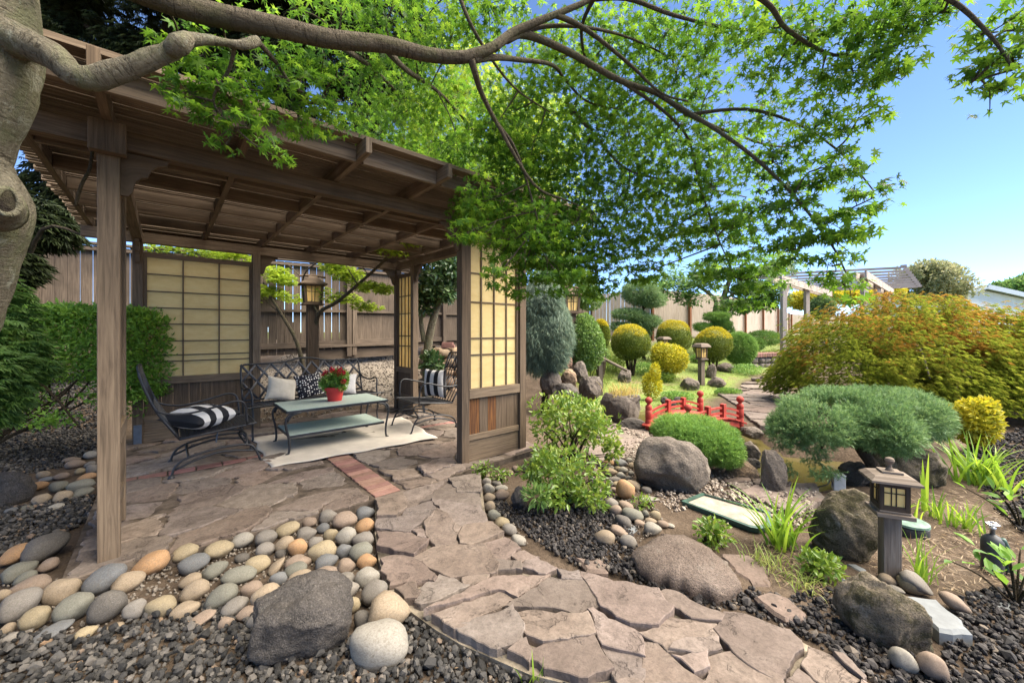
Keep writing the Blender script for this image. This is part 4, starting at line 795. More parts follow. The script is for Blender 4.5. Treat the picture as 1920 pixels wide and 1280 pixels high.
def pillow(label, mat, loc, rot, w_=.23, h_=.23, th_=.085, seed=0):
    n = 22; g = np.linspace(-1, 1, n); P, I = [], []
    for side in (1, -1):
        for v in g:
            for u in g:
                t_ = max(0, (1 - abs(u) ** 2.6) * (1 - abs(v) ** 2.6)) ** .55; pin = 1 - .10 * (1 - abs(u) ** 2) * abs(v) ** 3; pin2 = 1 - .10 * (1 - abs(v) ** 2) * abs(u) ** 3
                P.append((u * w_ * pin2, v * h_ * pin, side * th_ * t_))
    P = np.array(P); P[:, 2] += .010 * fbm(P * 9 + seed, seed, 3) * (np.abs(P[:, 2]) > .002); A = np.arange(n * n).reshape(n, n); q = np.stack([A[:-1, :-1].ravel(), A[:-1, 1:].ravel(), A[1:, 1:].ravel(), A[1:, :-1].ravel()], 1)
    o = npm("pillow", P, np.concatenate([q, q[:, ::-1] + n * n]), mat, smooth=True); o.location = tuple(loc); o.rotation_euler = rot; tag(o, label, "pillow")
pillow("black and white striped pillow lying on the left chair", M_STRIPE, pl(.50, 1.62, .485), (R(3), R(-2), ANG + R(40)), .23, .235, .10, 1)
pillow("black and white striped pillow leaning upright on the right chair", M_STRIPE, pl(3.06, 1.58, .585), (R(90), 0, ANG + R(-72)), .20, .20, .075, 2)
pillow("plain cream pillow at the left of the bench", M_CLOTH, pl(1.40, 2.70, .54), (R(72), R(14), ANG + R(8)), .19, .16, .07, 3)
pillow("black pillow with white spots behind the red pot", M_SPOT, pl(1.74, 2.72, .56), (R(70), R(-8), ANG), .17, .17, .065, 4)
pillow("plain white pillow at the right of the bench", M_CLOTH2, pl(2.20, 2.70, .54), (R(72), R(6), ANG - R(6)), .18, .16, .065, 5)

# ------------------------------------------------------------------ lanterns
def lantern(name, label, loc, rz, body_w, body_h, post_h, post_w, roof_w, roof_h=.05, flare=1.0, wood_m=W_LAMP, dark=W_DARK, roof_l=None, finial=True, group=None, steep=False):
    t = thing(name, label, "lantern", loc, rz, group); pw = post_w / 2; m = MB(); m.box(-pw, pw, -pw, pw, -.05, post_h, 2); m.build("post", wood_m, t, bevel=.004)
    bw = body_w / 2; z0 = post_h; rl = (roof_l or roof_w) / 2; rw = roof_w / 2
    m = MB(); m.box(-bw * 1.28, bw * 1.28, -bw * 1.28, bw * 1.28, z0, z0 + .022); m.box(-bw * 1.05, bw * 1.05, -bw * 1.05, bw * 1.05, z0 + .0225, z0 + .034); m.build("base_plate", wood_m, t, bevel=.003)
    z0 += .035; z1 = z0 + body_h; tw = bw * flare; e = body_w * .075; m = MB()
    for sx in (-1, 1):
        for sy in (-1, 1): m.beam((sx * (bw - e), sy * (bw - e), z0), (sx * (tw - e), sy * (tw - e), z1), e * 2, e * 2, (1, 0, 0))
    def rim(z, w2, h_):
        q = w2 - e
        for p0, p1 in [((-q, -q), (q, -q)), ((q, -q), (q, q)), ((q, q), (-q, q)), ((-q, q), (-q, -q))]: m.beam((*p0, z), (*p1, z), e * 1.8, h_)
    rim(z0 + .012, bw, .026); rim(z1 - .012, tw, .026)
    fr = m.build("frame", dark, t)
    m = MB(); q0, q1 = bw - e * 1.3, tw - e * 1.3; V = [(-q0, -q0, z0 + .01), (q0, -q0, z0 + .01), (q0, q0, z0 + .01), (-q0, q0, z0 + .01), (-q1, -q1, z1 - .01), (q1, -q1, z1 - .01), (q1, q1, z1 - .01), (-q1, q1, z1 - .01)]
    m.add(V, [(0, 3, 2, 1), (4, 5, 6, 7), (0, 1, 5, 4), (1, 2, 6, 5), (2, 3, 7, 6), (3, 0, 4, 7)]); m.build("panes", M_PANE, t)
    m = MB(); s_ = e * .24; a0, a1 = bw - e * 1.0, tw - e * 1.0
    for ux, uy, nx, ny in [(1, 0, 0, -1), (1, 0, 0, 1), (0, 1, 1, 0), (0, 1, -1, 0)]:
        for f in (-.22, .16): m.beam((nx * a0 + ux * a0 * f, ny * a0 + uy * a0 * f, z0 + .02), (nx * a1 + ux * a1 * f, ny * a1 + uy * a1 * f, z1 - .02), s_ * 2, s_ * 2, (nx, ny, .01))
        am = (a0 + a1) / 2; zm = (z0 + z1) / 2 + body_h * .12; m.beam((nx * am - ux * am * .8, ny * am - uy * am * .8, zm), (nx * am + ux * am * .8, ny * am + uy * am * .8, zm), s_ * 2, s_ * 2)
    m.build("lattice", dark, fr)
    m = MB(); rings = [(rl, rw, 0.0), (rl, rw, .012), (rl * .78, rw * .74, roof_h * .8), (rl * .55, rw * .52, roof_h)] if not steep else [(rl, rw, 0), (rl * 1.0, rw * 1.0, .02), (rl * .66, rw * .66, roof_h * .42), (rl * .36, rw * .36, roof_h * .8), (rl * .30, rw * .08, roof_h)]
    V = [(sx * a, sy * b, z1 + z) for a, b, z in rings for sx, sy in ((-1, -1), (1, -1), (1, 1), (-1, 1))]; nn = len(rings)
    Fc = [(3, 2, 1, 0), tuple(4 * (nn - 1) + k for k in range(4))] + [(4 * i + k, 4 * i + (k + 1) % 4, 4 * (i + 1) + (k + 1) % 4, 4 * (i + 1) + k) for i in range(nn - 1) for k in range(4)]
    m.add(V, Fc, [[(V[i][0] + V[i][1] * .01 + 3, V[i][1] * 1.0 + V[i][2]) for i in f] for f in Fc]); rf = m.build("roof", wood_m, t)
    if finial:
        zt = z1 + roof_h; m = MB(); m.box(-rl * .42, rl * .42, -rw * .42, rw * .42, zt + .0005, zt + .012); m.lathe([(.02, .0125), (.016, .02), (.009, .03), (.009, .045), (.018, .055), (.022, .066), (.018, .078), (.006, .084)], 14, (0, 0, zt)); m.build("finial", wood_m, rf)
    if steep:
        m = MB(); m.tube([(-rl * 1.0, 0, z1 + roof_h * .9), (-rl * .3, 0, z1 + roof_h * 1.04), (rl * .3, 0, z1 + roof_h * 1.04), (rl * 1.0, 0, z1 + roof_h * .9)], .022, 6); m.build("ridge", wood_m, rf)
    return t
p = gp(1668, 1085, -.07); lantern("near_lantern", "wooden garden lantern with amber panes on a short square post among cobbles", p, R(-24), .128, .15, .365, .078, .185, .042, roof_l=.215, dark=W_LDARK)
p = gt(1315, 722); lantern("garden_lantern", "slim wooden lantern standing on the ground cover near the red bridge", p, R(20), .17, .26, .60, .11, .30, .09, 1.12, finial=False, group="garden lanterns")
p = D(1245, 690, 11.3); p[2] = float(th(p[0], p[1])); lantern("garden_lantern", "small distant lantern whose roof shows in front of the middle globe shrub", p, R(20), .17, .2, .52, .11, .30, .08, 1.1, finial=False, group="garden lanterns")
p = D(586, 700, 7.2); z_ = float(th(p[0], p[1])); p[2] = z_; lantern("post_lantern", "dark roofed lantern on a thick post behind the bench", p, R(35), .28, .33, D(586, 572, 7.2)[2] - z_, .19, .44, .17, 1.18, wood_m=W_DARK, finial=False, steep=True, group="roofed post lanterns")
p = D(1070, 700, 8.0); z_ = float(th(p[0], p[1])); p[2] = z_; lantern("post_lantern", "dark roofed lantern half hidden by leaves beside the weeping blue cedar", p, R(10), .27, .33, D(1070, 588, 8.0)[2] - z_, .17, .42, .17, 1.18, wood_m=W_DARK, finial=False, steep=True, group="roofed post lanterns")
# ------------------------------------------------------------------ fences
def fence(name, label, pts, zt, zb, mat, postmat, bw=.145, gap=.006, rails=(.12, .55, .95), front=-1, cap=False, postevery=2.4, rail_mat=None):
    """pts: plan points; zt/zb: top/bottom heights at each; front -1: rails and posts on the viewer's side"""
    t = thing(name, label, "fence", (0, 0, 0)); m = MB(); rl = MB(); cp = MB(); posts = []
    for i in range(len(pts) - 1):
        a, b = np.array(pts[i], float), np.array(pts[i + 1], float); d = b - a; L = np.linalg.norm(d); x = d / L; y = np.array([x[1], -x[0]])
        if np.dot(y, -a) < 0: y = -y
        s = 0
        while s < L - .02:
            w_ = min(bw * rng.uniform(.93, 1.05), L - s); f = (s + w_ / 2) / L; c = a + x * (s + w_ / 2) - y * .018; T = zt[i] + (zt[i + 1] - zt[i]) * f; B = zb[i] + (zb[i + 1] - zb[i]) * f; g = gap * (rng.uniform(.15, .6) if rng.random() < .9 else 1.3)
            T2 = T + rng.uniform(-.008, .008); m.obox((c[0] , c[1], (T2 + B) / 2), (0, 0, (T2 - B) / 2), (x[0] * (w_ - g) / 2, x[1] * (w_ - g) / 2, 0), (y[0] * .009, y[1] * .009, 0)); s += w_
        for r_ in rails:
            z0, z1 = zb[i] + (zt[i] - zb[i]) * r_, zb[i + 1] + (zt[i + 1] - zb[i + 1]) * r_; rl.beam((*(a + y * .03), z0), (*(b + y * .03), z1), .07, .05 if r_ > .3 else .11)
        if cap: cp.beam((*(a + y * .01), zt[i] + .03), (*(b + y * .01), zt[i + 1] + .03), .14, .035)
        k = max(1, round(L / postevery))
        for j in range(k + (1 if i == len(pts) - 2 else 0)): posts.append((a + d * j / k + y * .075, zb[i] + (zb[i + 1] - zb[i]) * j / k - .1, zt[i] + (zt[i + 1] - zt[i]) * j / k + .0, x, y))
    m.build("board_panel", mat, t); rl.build("rails", rail_mat or mat, t)
    if cap: cp.build("cap_board", rail_mat or mat, t)
    for c, z0, z1, x, y in posts:
        q = MB(); q.obox((c[0], c[1], (z0 + z1) / 2), (0, 0, (z1 - z0) / 2), (x[0] * .047, x[1] * .047, 0), (y[0] * .047, y[1] * .047, 0)); q.build("post", postmat, t)
    return t
fA, fB = np.array([-11.5, 3.6]), np.array([-3.55, 8.52]); fD = np.array([3.1, 15.6])
fence("board_fence", "tall dark weathered board fence with light gaps behind the pavilion", [fA, fB], [2.72, 2.72], [.55, .88], W_FENCE, W_FENCE, gap=.016, rails=(.10, .47, .97), cap=True, postevery=2.45)
fence("board_fence", "dark brown board fence behind the cedar and lanterns right of the pavilion", [fB + [.06, .06], fD], [2.70, 2.78], [.9, 1.05], W_FENCE, W_FENCE, gap=.006, rails=(.10, .47, .97), cap=True)
fence("board_fence", "pale sunlit board fence with reddish brown posts across the back", [(3.2, 15.7), (5.45, 15.4), (9.2, 17.2), (15.5, 23.0), (22, 31), (33, 36)], [2.78, 2.98, 2.9, 2.75, 2.7, 2.7], [1.0, 1.05, 1.02, 1.0, 1.0, .9], W_FENCE2, W_RED, bw=.14, gap=.01, rails=(.06,), postevery=2.6)
def lattice_fence():
    t = thing("lattice_top_fence", "brown fence with a lattice top at the far right edge", "fence", (0, 0, 0)); m = MB(); l = MB()
    x0, x1, y0, y1 = 20.5, 27.0, 17.2, 15.2; n = 42
    for k in range(n):
        f = (k + .5) / n; x, y = x0 + (x1 - x0) * f, y0 + (y1 - y0) * f; m.box(x - .07, x + .07, y - .01, y + .01, .2, 1.55, 2)
    P = lambda f, z: (x0 + (x1 - x0) * f, y0 + (y1 - y0) * f, z)
    for k in range(30):
        f = k / 31; l.beam(P(f, 1.62), P(min(1, f + .055), 1.92), .02, .03); l.beam(P(f, 1.92), P(min(1, f + .055), 1.62), .02, .03)
    l.beam(P(0, 1.95), P(1, 1.95), .09, .05); l.beam(P(0, 1.585), P(1, 1.585), .09, .06)
    m.build("board_panel", W_RED, t); l.build("lattice", W_FENCE, t)
lattice_fence()
# low retaining board at the foot of the fence behind the bench, and a short board panel left of the lantern
m = MB(); a, b = gt(560, 672), gt(742, 662); m.beam((-4.0, 8.12, .82), (-2.55, 9.35, .86), .04, .2); m.beam((-4.0, 8.07, 1.0), (-2.5, 9.34, 1.03), .16, .05)
c = (-3.3, 8.7, .8); tag(m.build("retaining_board", W_FENCE, None, loc=c), "grey board ledge along the foot of the fence behind the bench", "board")

# ------------------------------------------------------------------ pergola in the far garden
def pergola():
    P1, P2 = np.array([8.3, 12.0]), np.array([10.05, 11.2]); dv = unit(np.array([.75, .662])); P3, P4 = P1 + dv * 5.6, P2 + dv * 5.6
    t = thing("pergola", "grey weathered pergola with slatted rafters beyond the red laceleaf tree", "pergola", (P1[0], P1[1], 0.2)); o = np.array([P1[0], P1[1], .2])
    zt = 2.95
    for p in (P1, P2, P3, P4, P1 + dv * 2.8 , P2 + dv * 2.8):
        m = MB(); m.box(p[0] - .065, p[0] + .065, p[1] - .065, p[1] + .065, .1, zt - .002, 2); m.build("post", W_PERG, t, loc=o, bevel=.004)
        o2 = t.children[-1]; o2.location = (0, 0, 0)
    nx = np.array([dv[1], -dv[0]])
    def b3(name, *bs):
        m = MB()
        for p, q, w_, h_ in bs: m.beam(np.asarray(p) - o, np.asarray(q) - o, w_, h_)
        return m.build(name, W_PERG, t)
    for p in (P1, P2):
        for sd in (-1, 1):
            e = nx * .11 * sd; b3("beam", ((*(p - dv * .7 + e), zt - .1), (*(p + dv * 6.3 + e), zt - .1), .045, .21))
    acr = unit(P2 - P1); n = 9
    for k in range(n):
        q = P1 + dv * (-.55 + 6.7 * k / (n - 1)); z = zt + .06
        m = MB(); a, b = q - acr * .75, q + acr * 2.75; m.beam(np.array([*a, z]) - o, np.array([*b, z]) - o, .035, .065)
        e = np.array([*(b + acr * .12), z + .035]) - o; m.beam(np.array([*b, z + .03]) - o, e, .038, .09); a2 = q - acr * .75; m.beam(np.array([*(a2 + acr * .02), z + .05]) - o, np.array([*(a2 + acr * .3), z + .11]) - o, .034, .07); m.build("rafter", W_PERG, t)
    for sgn, p in ((1, P1), (1, P2)):
        m = MB(); m.beam(np.array([*p, zt - .75]) - o, np.array([*(p + dv * .6), zt - .2]) - o, .06, .1); m.build("brace", W_PERG, t)
pergola()

# ------------------------------------------------------------------ low stone walls
def stonewall(name, label, p, q, h0, th_, capm=None, n=26, mat=None):
    p, q = np.array(p, float), np.array(q, float); t = thing(name, label, "wall", p); d = (q - p)[:2]; L = np.linalg.norm(d); x = d / L; y = np.array([-x[1], x[0]]); V0_, F0 = ICO[2]; Vs, Fs = [], []
    rows = max(2, int(h0 / .17)); k = 0
    for r_ in range(rows):
        s = -.05 * (r_ % 2)
        while s < L:
            w_ = rng.uniform(.18, .34); hh = h0 / rows; B = np.sign(V0_) * np.abs(V0_) ** .6; B = B * (1 + .12 * rng.normal(size=B.shape)); B = B * [w_ * .52, th_ * .5, hh * .54]
            c = x * (s + w_ / 2) + y * th_ * .45; z = hh * (r_ + .5) + rng.uniform(-.01, .01); W = np.stack([c[0] + B[:, 0] * x[0] + B[:, 1] * y[0], c[1] + B[:, 0] * x[1] + B[:, 1] * y[1], z + B[:, 2]], 1); Fs.append(F0 + len(V0_) * k); Vs.append(W); k += 1; s += w_
    npm("stones", np.concatenate(Vs), np.concatenate(Fs), mat or M_WALL, t, smooth=True)
    if capm:
        m = MB(); s = 0
        while s < L: w_ = .1; c = x * (s + .05) + y * th_ * .45; m.obox((c[0], c[1], h0 + .055), (y[0] * th_ * .62, y[1] * th_ * .62, 0), (x[0] * .046, x[1] * .046, 0), (0, 0, .052)); s += w_
        m.build("brick_cap", capm, t, bevel=.006)
    return t
M_WALL = stone("wall_stone", [(.14, .115, .095), (.24, .205, .175), (.33, .29, .25)], .8, 3, .4); M_WALL2 = stone("brown_wall_stone", [(.12, .085, .055), (.21, .15, .10), (.29, .22, .16)], .9, 3, .5)
a = gt(1412, 690); b = D(1475, 690, a[1] + .5); stonewall("low_stone_wall", "low grey stone wall topped with red brick beside the far path", (a[0], a[1], a[2] - .05), (b[0], b[1], a[2]), .36, .4, M_BRICK)
a = D(800, 735, 7.6); a[2] = float(th(a[0], a[1])) - .1; b = D(905, 740, 8.3); stonewall("brown_stone_wall", "rugged brown stone wall seen between the pavilion screens", a, (b[0], b[1], a[2]), 1.0, .45, None, mat=M_WALL2)
o = MB(); c = D(838, 618, 7.75); o.box(-.13, .13, -.06, .06, 0, .06); o.box(-.12, .1, -.05, .05, .0605, .11); q = o.build("brick", M_BRICK, bevel=.004); q.location = (c[0], c[1] + .15, a[2] + 1.0); tag(q, "loose red brick lying on top of the brown stone wall", "brick")

# ------------------------------------------------------------------ white house beyond the fence
def house():
    c = np.array([37.5, 30.0, 0]); t = thing("white_house", "white sided house with a low grey gable roof at the right edge", "house", c)
    m = MB(); hw = 8.5; ap = 4.5; ev = 1.9; x0, x1 = -2.2, 14.8; xm = -2.0
    m.add([(-2.9, 0, .5), (12, 0, .5), (12, 0, ev - .3), (-1.8, 0, ap + .05), (-2.9, 0, 4.2), (-2.9, 9, .5), (12, 9, .5), (12, 9, ev - .3), (-1.8, 9, ap + .05), (-2.9, 9, 4.2)], [(0, 1, 2, 3, 4), (9, 8, 7, 6, 5), (0, 4, 9, 5), (1, 6, 7, 2)]); m.build("wall", M_SIDING, t)
    m = MB(); sl = (ap - (ev - .3)) / 13.8
    for z0, z1, xa, xb in [(ap + .12, ev - .5, -1.8, 12.6), (ap + .12, 4.15, -1.8, -3.2)]: m.add([(xa, -.5, z0), (xb, -.5, z1), (xb, 9.5, z1), (xa, 9.5, z0), (xa, -.5, z0 + .2), (xb, -.5, z1 + .2), (xb, 9.5, z1 + .2), (xa, 9.5, z0 + .2)], [(0, 3, 2, 1), (4, 5, 6, 7), (0, 1, 5, 4), (1, 2, 6, 5), (2, 3, 7, 6), (3, 0, 4, 7)])
    m.build("roof", M_ROOF, t)
    m = MB(); m.beam((-1.75, -.53, ap + .2), (12.6, -.53, ev - .4), .05, .34); m.beam((-3.2, -.53, 4.25), (-1.85, -.53, ap + .2), .05, .34); m.build("fascia", M_SIDING2, t)
M_SIDING2 = simple("grey_blue_trim", (.45, .52, .58), .6, .2, 0, .05, 2, 0)
house()

# ------------------------------------------------------------------ little red bridge
def bridge():
    L, Wd = 1.22, .60; t = thing("red_bridge", "small arched red footbridge with round finials over the pond", "bridge", (2.16, 4.86, -.02), R(31)); arc = lambda x: .115 * (1 - (2 * x / L - 1) ** 2)
    m = MB(); n = 9
    for k in range(n): x0, x1 = -.06 + (L + .12) * k / n, -.06 + (L + .12) * (k + 1) / n; xm = (x0 + x1) / 2; a = np.array([1, 0, (arc(x1) - arc(x0)) / (x1 - x0)]); a /= np.linalg.norm(a); m.obox((xm, Wd / 2, .06 + arc(xm)), (0, Wd / 2 + .05, 0), a * ((x1 - x0) / 2 - .003), np.cross(a, (0, 1, 0)) * .011)
    m.build("deck", M_REDP, t, bevel=.002)
    for y in (0.0, Wd):
        m = MB()
        for k in range(12): x0, x1 = L * k / 12, L * (k + 1) / 12; m.beam((x0, y, .012 + arc(x0)), (x1, y, .012 + arc(x1)), .035, .085)
        m.build("stringer", M_REDP, t)
        for x in (.03, L - .03):
            m = MB(); m.lathe([(.045, -.08), (.045, .12), (.042, .125), (.042, .13), (.045, .135), (.045, .245), (.042, .25), (.042, .257), (.045, .262), (.044, .30), (.034, .315), (.022, .325), (.022, .335), (.038, .35), (.048, .372), (.048, .39), (.036, .412), (.012, .425)], 20, (x, y, .0)); m.build("post", M_REDP, t, smooth=True)
        for f in (.36, .64):
            x = L * f; m = MB(); m.box(x - .03, x + .03, y - .03, y + .03, .07 + arc(x), .25 + arc(x), 2); m.build("mid_post", M_REDP, t, bevel=.004)
        for h_ in (.135, .205):
            m = MB(); xs = np.linspace(.06, L - .06, 13)
            for x0, x1 in zip(xs[:-1], xs[1:]): m.beam((x0, y, h_ + arc(x0) - .01), (x1, y, h_ + arc(x1) - .01), .022, .026)
            m.build("rail", M_REDP, t)
bridge()

# ------------------------------------------------------------------ bamboo water spout
def spout():
    p = gt(1126, 705); p = D(1126, 700, 8.3); p[2] = float(th(p[0], p[1])); t = thing("bamboo_spout", "wooden water spout with a bamboo pipe near the waterfall", "spout", p)
    s = 8.3 / F; h_ = (D(1126, 678, 8.3) - p)[2]; m = MB(); m.box(-.045, .045, -.045, .045, -.05, h_, 2); m.build("post", W_LAMP, t, bevel=.004); m = MB(); m.box(-.13, .09, -.075, .075, h_ + .0005, h_ + .075); m.build("head_block", W_LAMP, t, bevel=.006)
    m = MB(); e = D(1176, 695, 8.1) - p; m.tube([(.02, -.02, h_ + .085), tuple(e)], .03, 10); m.tube([tuple(e * .5 + np.array([.01, -.01, (h_ + .085) * .5])), tuple(e * .54 + np.array([.01, -.01, (h_ + .085) * .46]))], .034, 10); m.build("pipe", W_LAMP, t, smooth=True)
spout()

# ------------------------------------------------------------------ tray, box, lid, tank
def tray():
    P = [gp(*z8(*q), -.03) for q in [(0, 262), (112, 218), (482, 322), (492, 395), (425, 412), (372, 402)]]; c = np.mean(P, 0); c[2] = -.07; t = thing("pond_tray", "shallow green edged tray full of pale silt beside the stream", "tray", c)
    n = len(P); q = np.array([p[:2] - c[:2] for p in P]); m = MB(); cc = q.mean(0); r = np.linalg.norm(q - cc, axis=1, keepdims=True); inn = cc + (q - cc) * (1 - .022 / r); out2 = cc + (q - cc) * (1 + .01 / r)
    V = [(*p, 0) for p in q] + [(*p, .036) for p in out2] + [(*p, .040) for p in inn] + [(*p, .012) for p in inn]
    Fc = [(k * n + i, k * n + (i + 1) % n, (k + 1) * n + (i + 1) % n, (k + 1) * n + i) for k in range(3) for i in range(n)]; m.add(V, Fc); m.build("rim", M_GREEN, t)
    m = MB(); m.add([(*p, .024) for p in inn], [tuple(range(n))]); m.build("silt", M_SILT, t)
tray()
p = gp(1572, 918, -.05); t = thing("junction_box", "small grey electrical box beside the stream near the drooping juniper", "box", p, R(-24)); m = MB(); m.box(-.042, .042, -.035, .035, 0, .125, 2); m.build("body", M_WHITE, t, bevel=.006); m = MB(); m.box(-.044, .044, -.037, .037, .1255, .137); m.build("cover", M_WHITE, t, bevel=.004)
m = MB(); m.tube([(-.04, -.02, .03), (-.06, -.03, .09), (-.09, -.05, .05), (-.15, -.03, .012)], .005, 6); m.build("cable", M_DKPL, t, smooth=True)
p = gp(1720, 1003, -.07); t = thing("valve_lid", "round green plastic irrigation lid set in the soil", "lid", p + np.array([0, .06, 0])); m = MB(); m.lathe([(.105, -.03), (.105, .045), (.098, .05)], 36); m.build("collar", M_DKPL, t, smooth=False); m = MB(); m.lathe([(.104, .051), (.108, .055), (.106, .068), (.098, .072), (.085, .0735), (.02, .075)], 36); m.build("lid", M_LID, t, smooth='auto'); m = MB(); m.lathe([(.012, .074), (.012, .0765), (.004, .077)], 12, (.0, .03, 0)); m.build("finger_hole", M_DKPL, t)
p = gp(1861, 1068, -.07); t = thing("water_tank", "dark cylindrical tank with a round valve handle standing in the soil", "tank", p); m = MB(); m.lathe([(.046, -.03), (.047, .16), (.044, .175), (.030, .195), (.014, .205), (.012, .207)], 24); m.build("body", M_DKPL, t, smooth='auto'); m = MB(); m.lathe([(.011, .207), (.011, .235), (.015, .237), (.015, .247), (.006, .249), (.005, .262)], 14); m.build("valve", M_CHROME, t, smooth=True)
m = MB(); m.tube([(.028 * math.cos(a), .028 * math.sin(a), .264 + .004 * math.sin(a * 3)) for a in np.linspace(0, 2 * math.pi, 19)], .0045, 6, 1)
for a in (0, 2.1, 4.2): m.tube([(0, 0, .262), (.028 * math.cos(a), .028 * math.sin(a), .264)], .004, 5, 1)
m.build("valve_handle", M_CHROME, t, smooth=True); m = MB(); m.tube([(.03, -.02, .19), (.05, -.03, .12), (.052, -.03, .0)], .014, 8); m.build("hose", M_GREEN, t, smooth=True)
# ------------------------------------------------------------------ foliage tools
def tpl_star(lobes=7, notch=.34, droop=.16):
    an = np.radians(np.linspace(-128, 128, lobes)); ln = np.interp(np.abs(np.degrees(an)), [0, 45, 90, 128], [1, .95, .72, .42]); V = [(0, 0, 0)]; step = an[1] - an[0]
    for k in range(lobes + 1): a = an[0] + step * (k - .5); V.append((notch * math.cos(a), notch * math.sin(a), -.02))
    for k in range(lobes): V.append((ln[k] * math.cos(an[k]), ln[k] * math.sin(an[k]), -droop * ln[k] ** 2))
    return np.array(V), np.array([(0, 1 + k, lobes + 2 + k, 2 + k) for k in range(lobes)])
T_STAR = tpl_star(); T_STAR5 = tpl_star(5, .3, .2)
T_OVAL = (np.array([(0, 0, 0), (.3, .2, .05), (.68, .17, .03), (1, 0, -.1), (.68, -.17, .03), (.3, -.2, .05), (.45, 0, -.02)]), np.array([(0, 6, 2, 1), (6, 3, 2, 2), (0, 5, 4, 6), (6, 4, 3, 3)]))
T_OVAL = (T_OVAL[0], np.array([(0, 6, 1), (6, 2, 1), (6, 3, 2), (0, 5, 6), (5, 4, 6), (4, 3, 6)]))
T_LEAF = (np.array([(0, 0, 0), (.45, .19, .06), (1, 0, -.05), (.45, -.19, .06)]), np.array([(0, 2, 1), (0, 3, 2)]))
def tpl_lace(n=5, w_=.06, droop=.35, spread=95):
    V, Fc = [], []
    for k in range(n):
        a = R(-spread / 2 + spread * k / (n - 1)); l = 1 - .35 * abs(k - (n - 1) / 2) / ((n - 1) / 2); d = np.array([math.cos(a), math.sin(a), 0]); s = np.array([-d[1], d[0], 0]) * w_; b = len(V)
        V += [np.zeros(3), d * l * .5 + s, d * l + np.array([0, 0, -droop * l]), d * l * .5 - s]; Fc += [(b, b + 3, b + 2), (b, b + 2, b + 1)]
    return np.array(V), np.array(Fc)
T_LACE = tpl_lace(); T_FINE = tpl_lace(5, .03, .32, 80); T_LACEW = tpl_lace(7, .085, .2, 150)
def tpl_spray(n=9, spread=.55, w_=.035, seed=1):
    r = np.random.default_rng(seed); V, Fc = [], []
    for k in range(n):
        x0 = .75 * k / n; a = r.uniform(0, 2 * math.pi); d = unit(np.array([1, spread * 1.6 * math.cos(a), spread * 1.6 * math.sin(a)])); l = r.uniform(.35, .55); s = unit(np.cross(d, r.normal(size=3))) * w_; b = len(V); p = np.array([x0, 0, 0]); V += [p + s, p - s, p + d * l]; Fc.append((b, b + 1, b + 2))
    return np.array(V), np.array(Fc)
T_SPRAY = tpl_spray(); T_HANG = tpl_spray(10, .3, .022, 4)
def scatter(name, mat, parent, P, X, Z, S, tpl, loc=None):
    V, Fc = tpl; n = len(P); X = unit(X); Y = unit(np.cross(Z, X)); Zc = np.cross(X, Y); M = np.stack([X, Y, Zc], 2); S = np.broadcast_to(S, (n,))
    W = np.einsum('nij,kj->nki', M, V) * S[:, None, None] + P[:, None, :]; k = len(V); Fn = (Fc[None] + (np.arange(n) * k)[:, None, None]).reshape(-1, Fc.shape[1])
    return npm(name, W.reshape(-1, 3), Fn, mat, parent, loc=loc)
def ells(n, E, shell=.45, hole=0.0, hf=2.0, seed=0, zmin=None):
    """n points through a list of ellipsoids (c, r), kept mostly near the surface, thinned by noise; returns points and outward directions"""
    E = [(np.asarray(c, float), np.broadcast_to(np.asarray(r, float), (3,))) for c, r in E]; wt = np.array([np.prod(r) ** (2 / 3) for _, r in E]); k = rng.choice(len(E), n, p=wt / wt.sum()); Cc = np.array([c for c, _ in E])[k]; Rr = np.array([r for _, r in E])[k]
    d = unit(rng.normal(size=(n, 3))); rr = 1 - shell * rng.power(1.6, n)[:, None] * 0 - shell * rng.random((n, 1)) ** 1.7; lump = 1 + .16 * fbm((Cc + d * Rr) * 2.2, seed + 3, 2)[:, None]
    P = Cc + d * Rr * rr * lump; O = unit(d / Rr); keep = np.ones(n, bool)
    if hole: keep &= fbm(P * hf, seed, 3) > hole - .35
    if zmin is not None: keep &= P[:, 2] > zmin
    return P[keep], O[keep]
def rnd(n): return unit(rng.normal(size=(n, 3)))
def wrap(px, y, w_, h_, d=None):                               # photo-measured blob -> ellipsoid
    c = D(px[0], px[1], y); s = mpp(y); tn = (px[0] - U0) / F; dd = d if d else w_ * s * .85; k = 1 / math.sqrt(1 + min(1.2, dd / (w_ * s)) ** 2 * tn * tn); return (c, (w_ * s * k, dd * (k if not d else 1), h_ * s))
UP = np.array([0, 0, 1.])
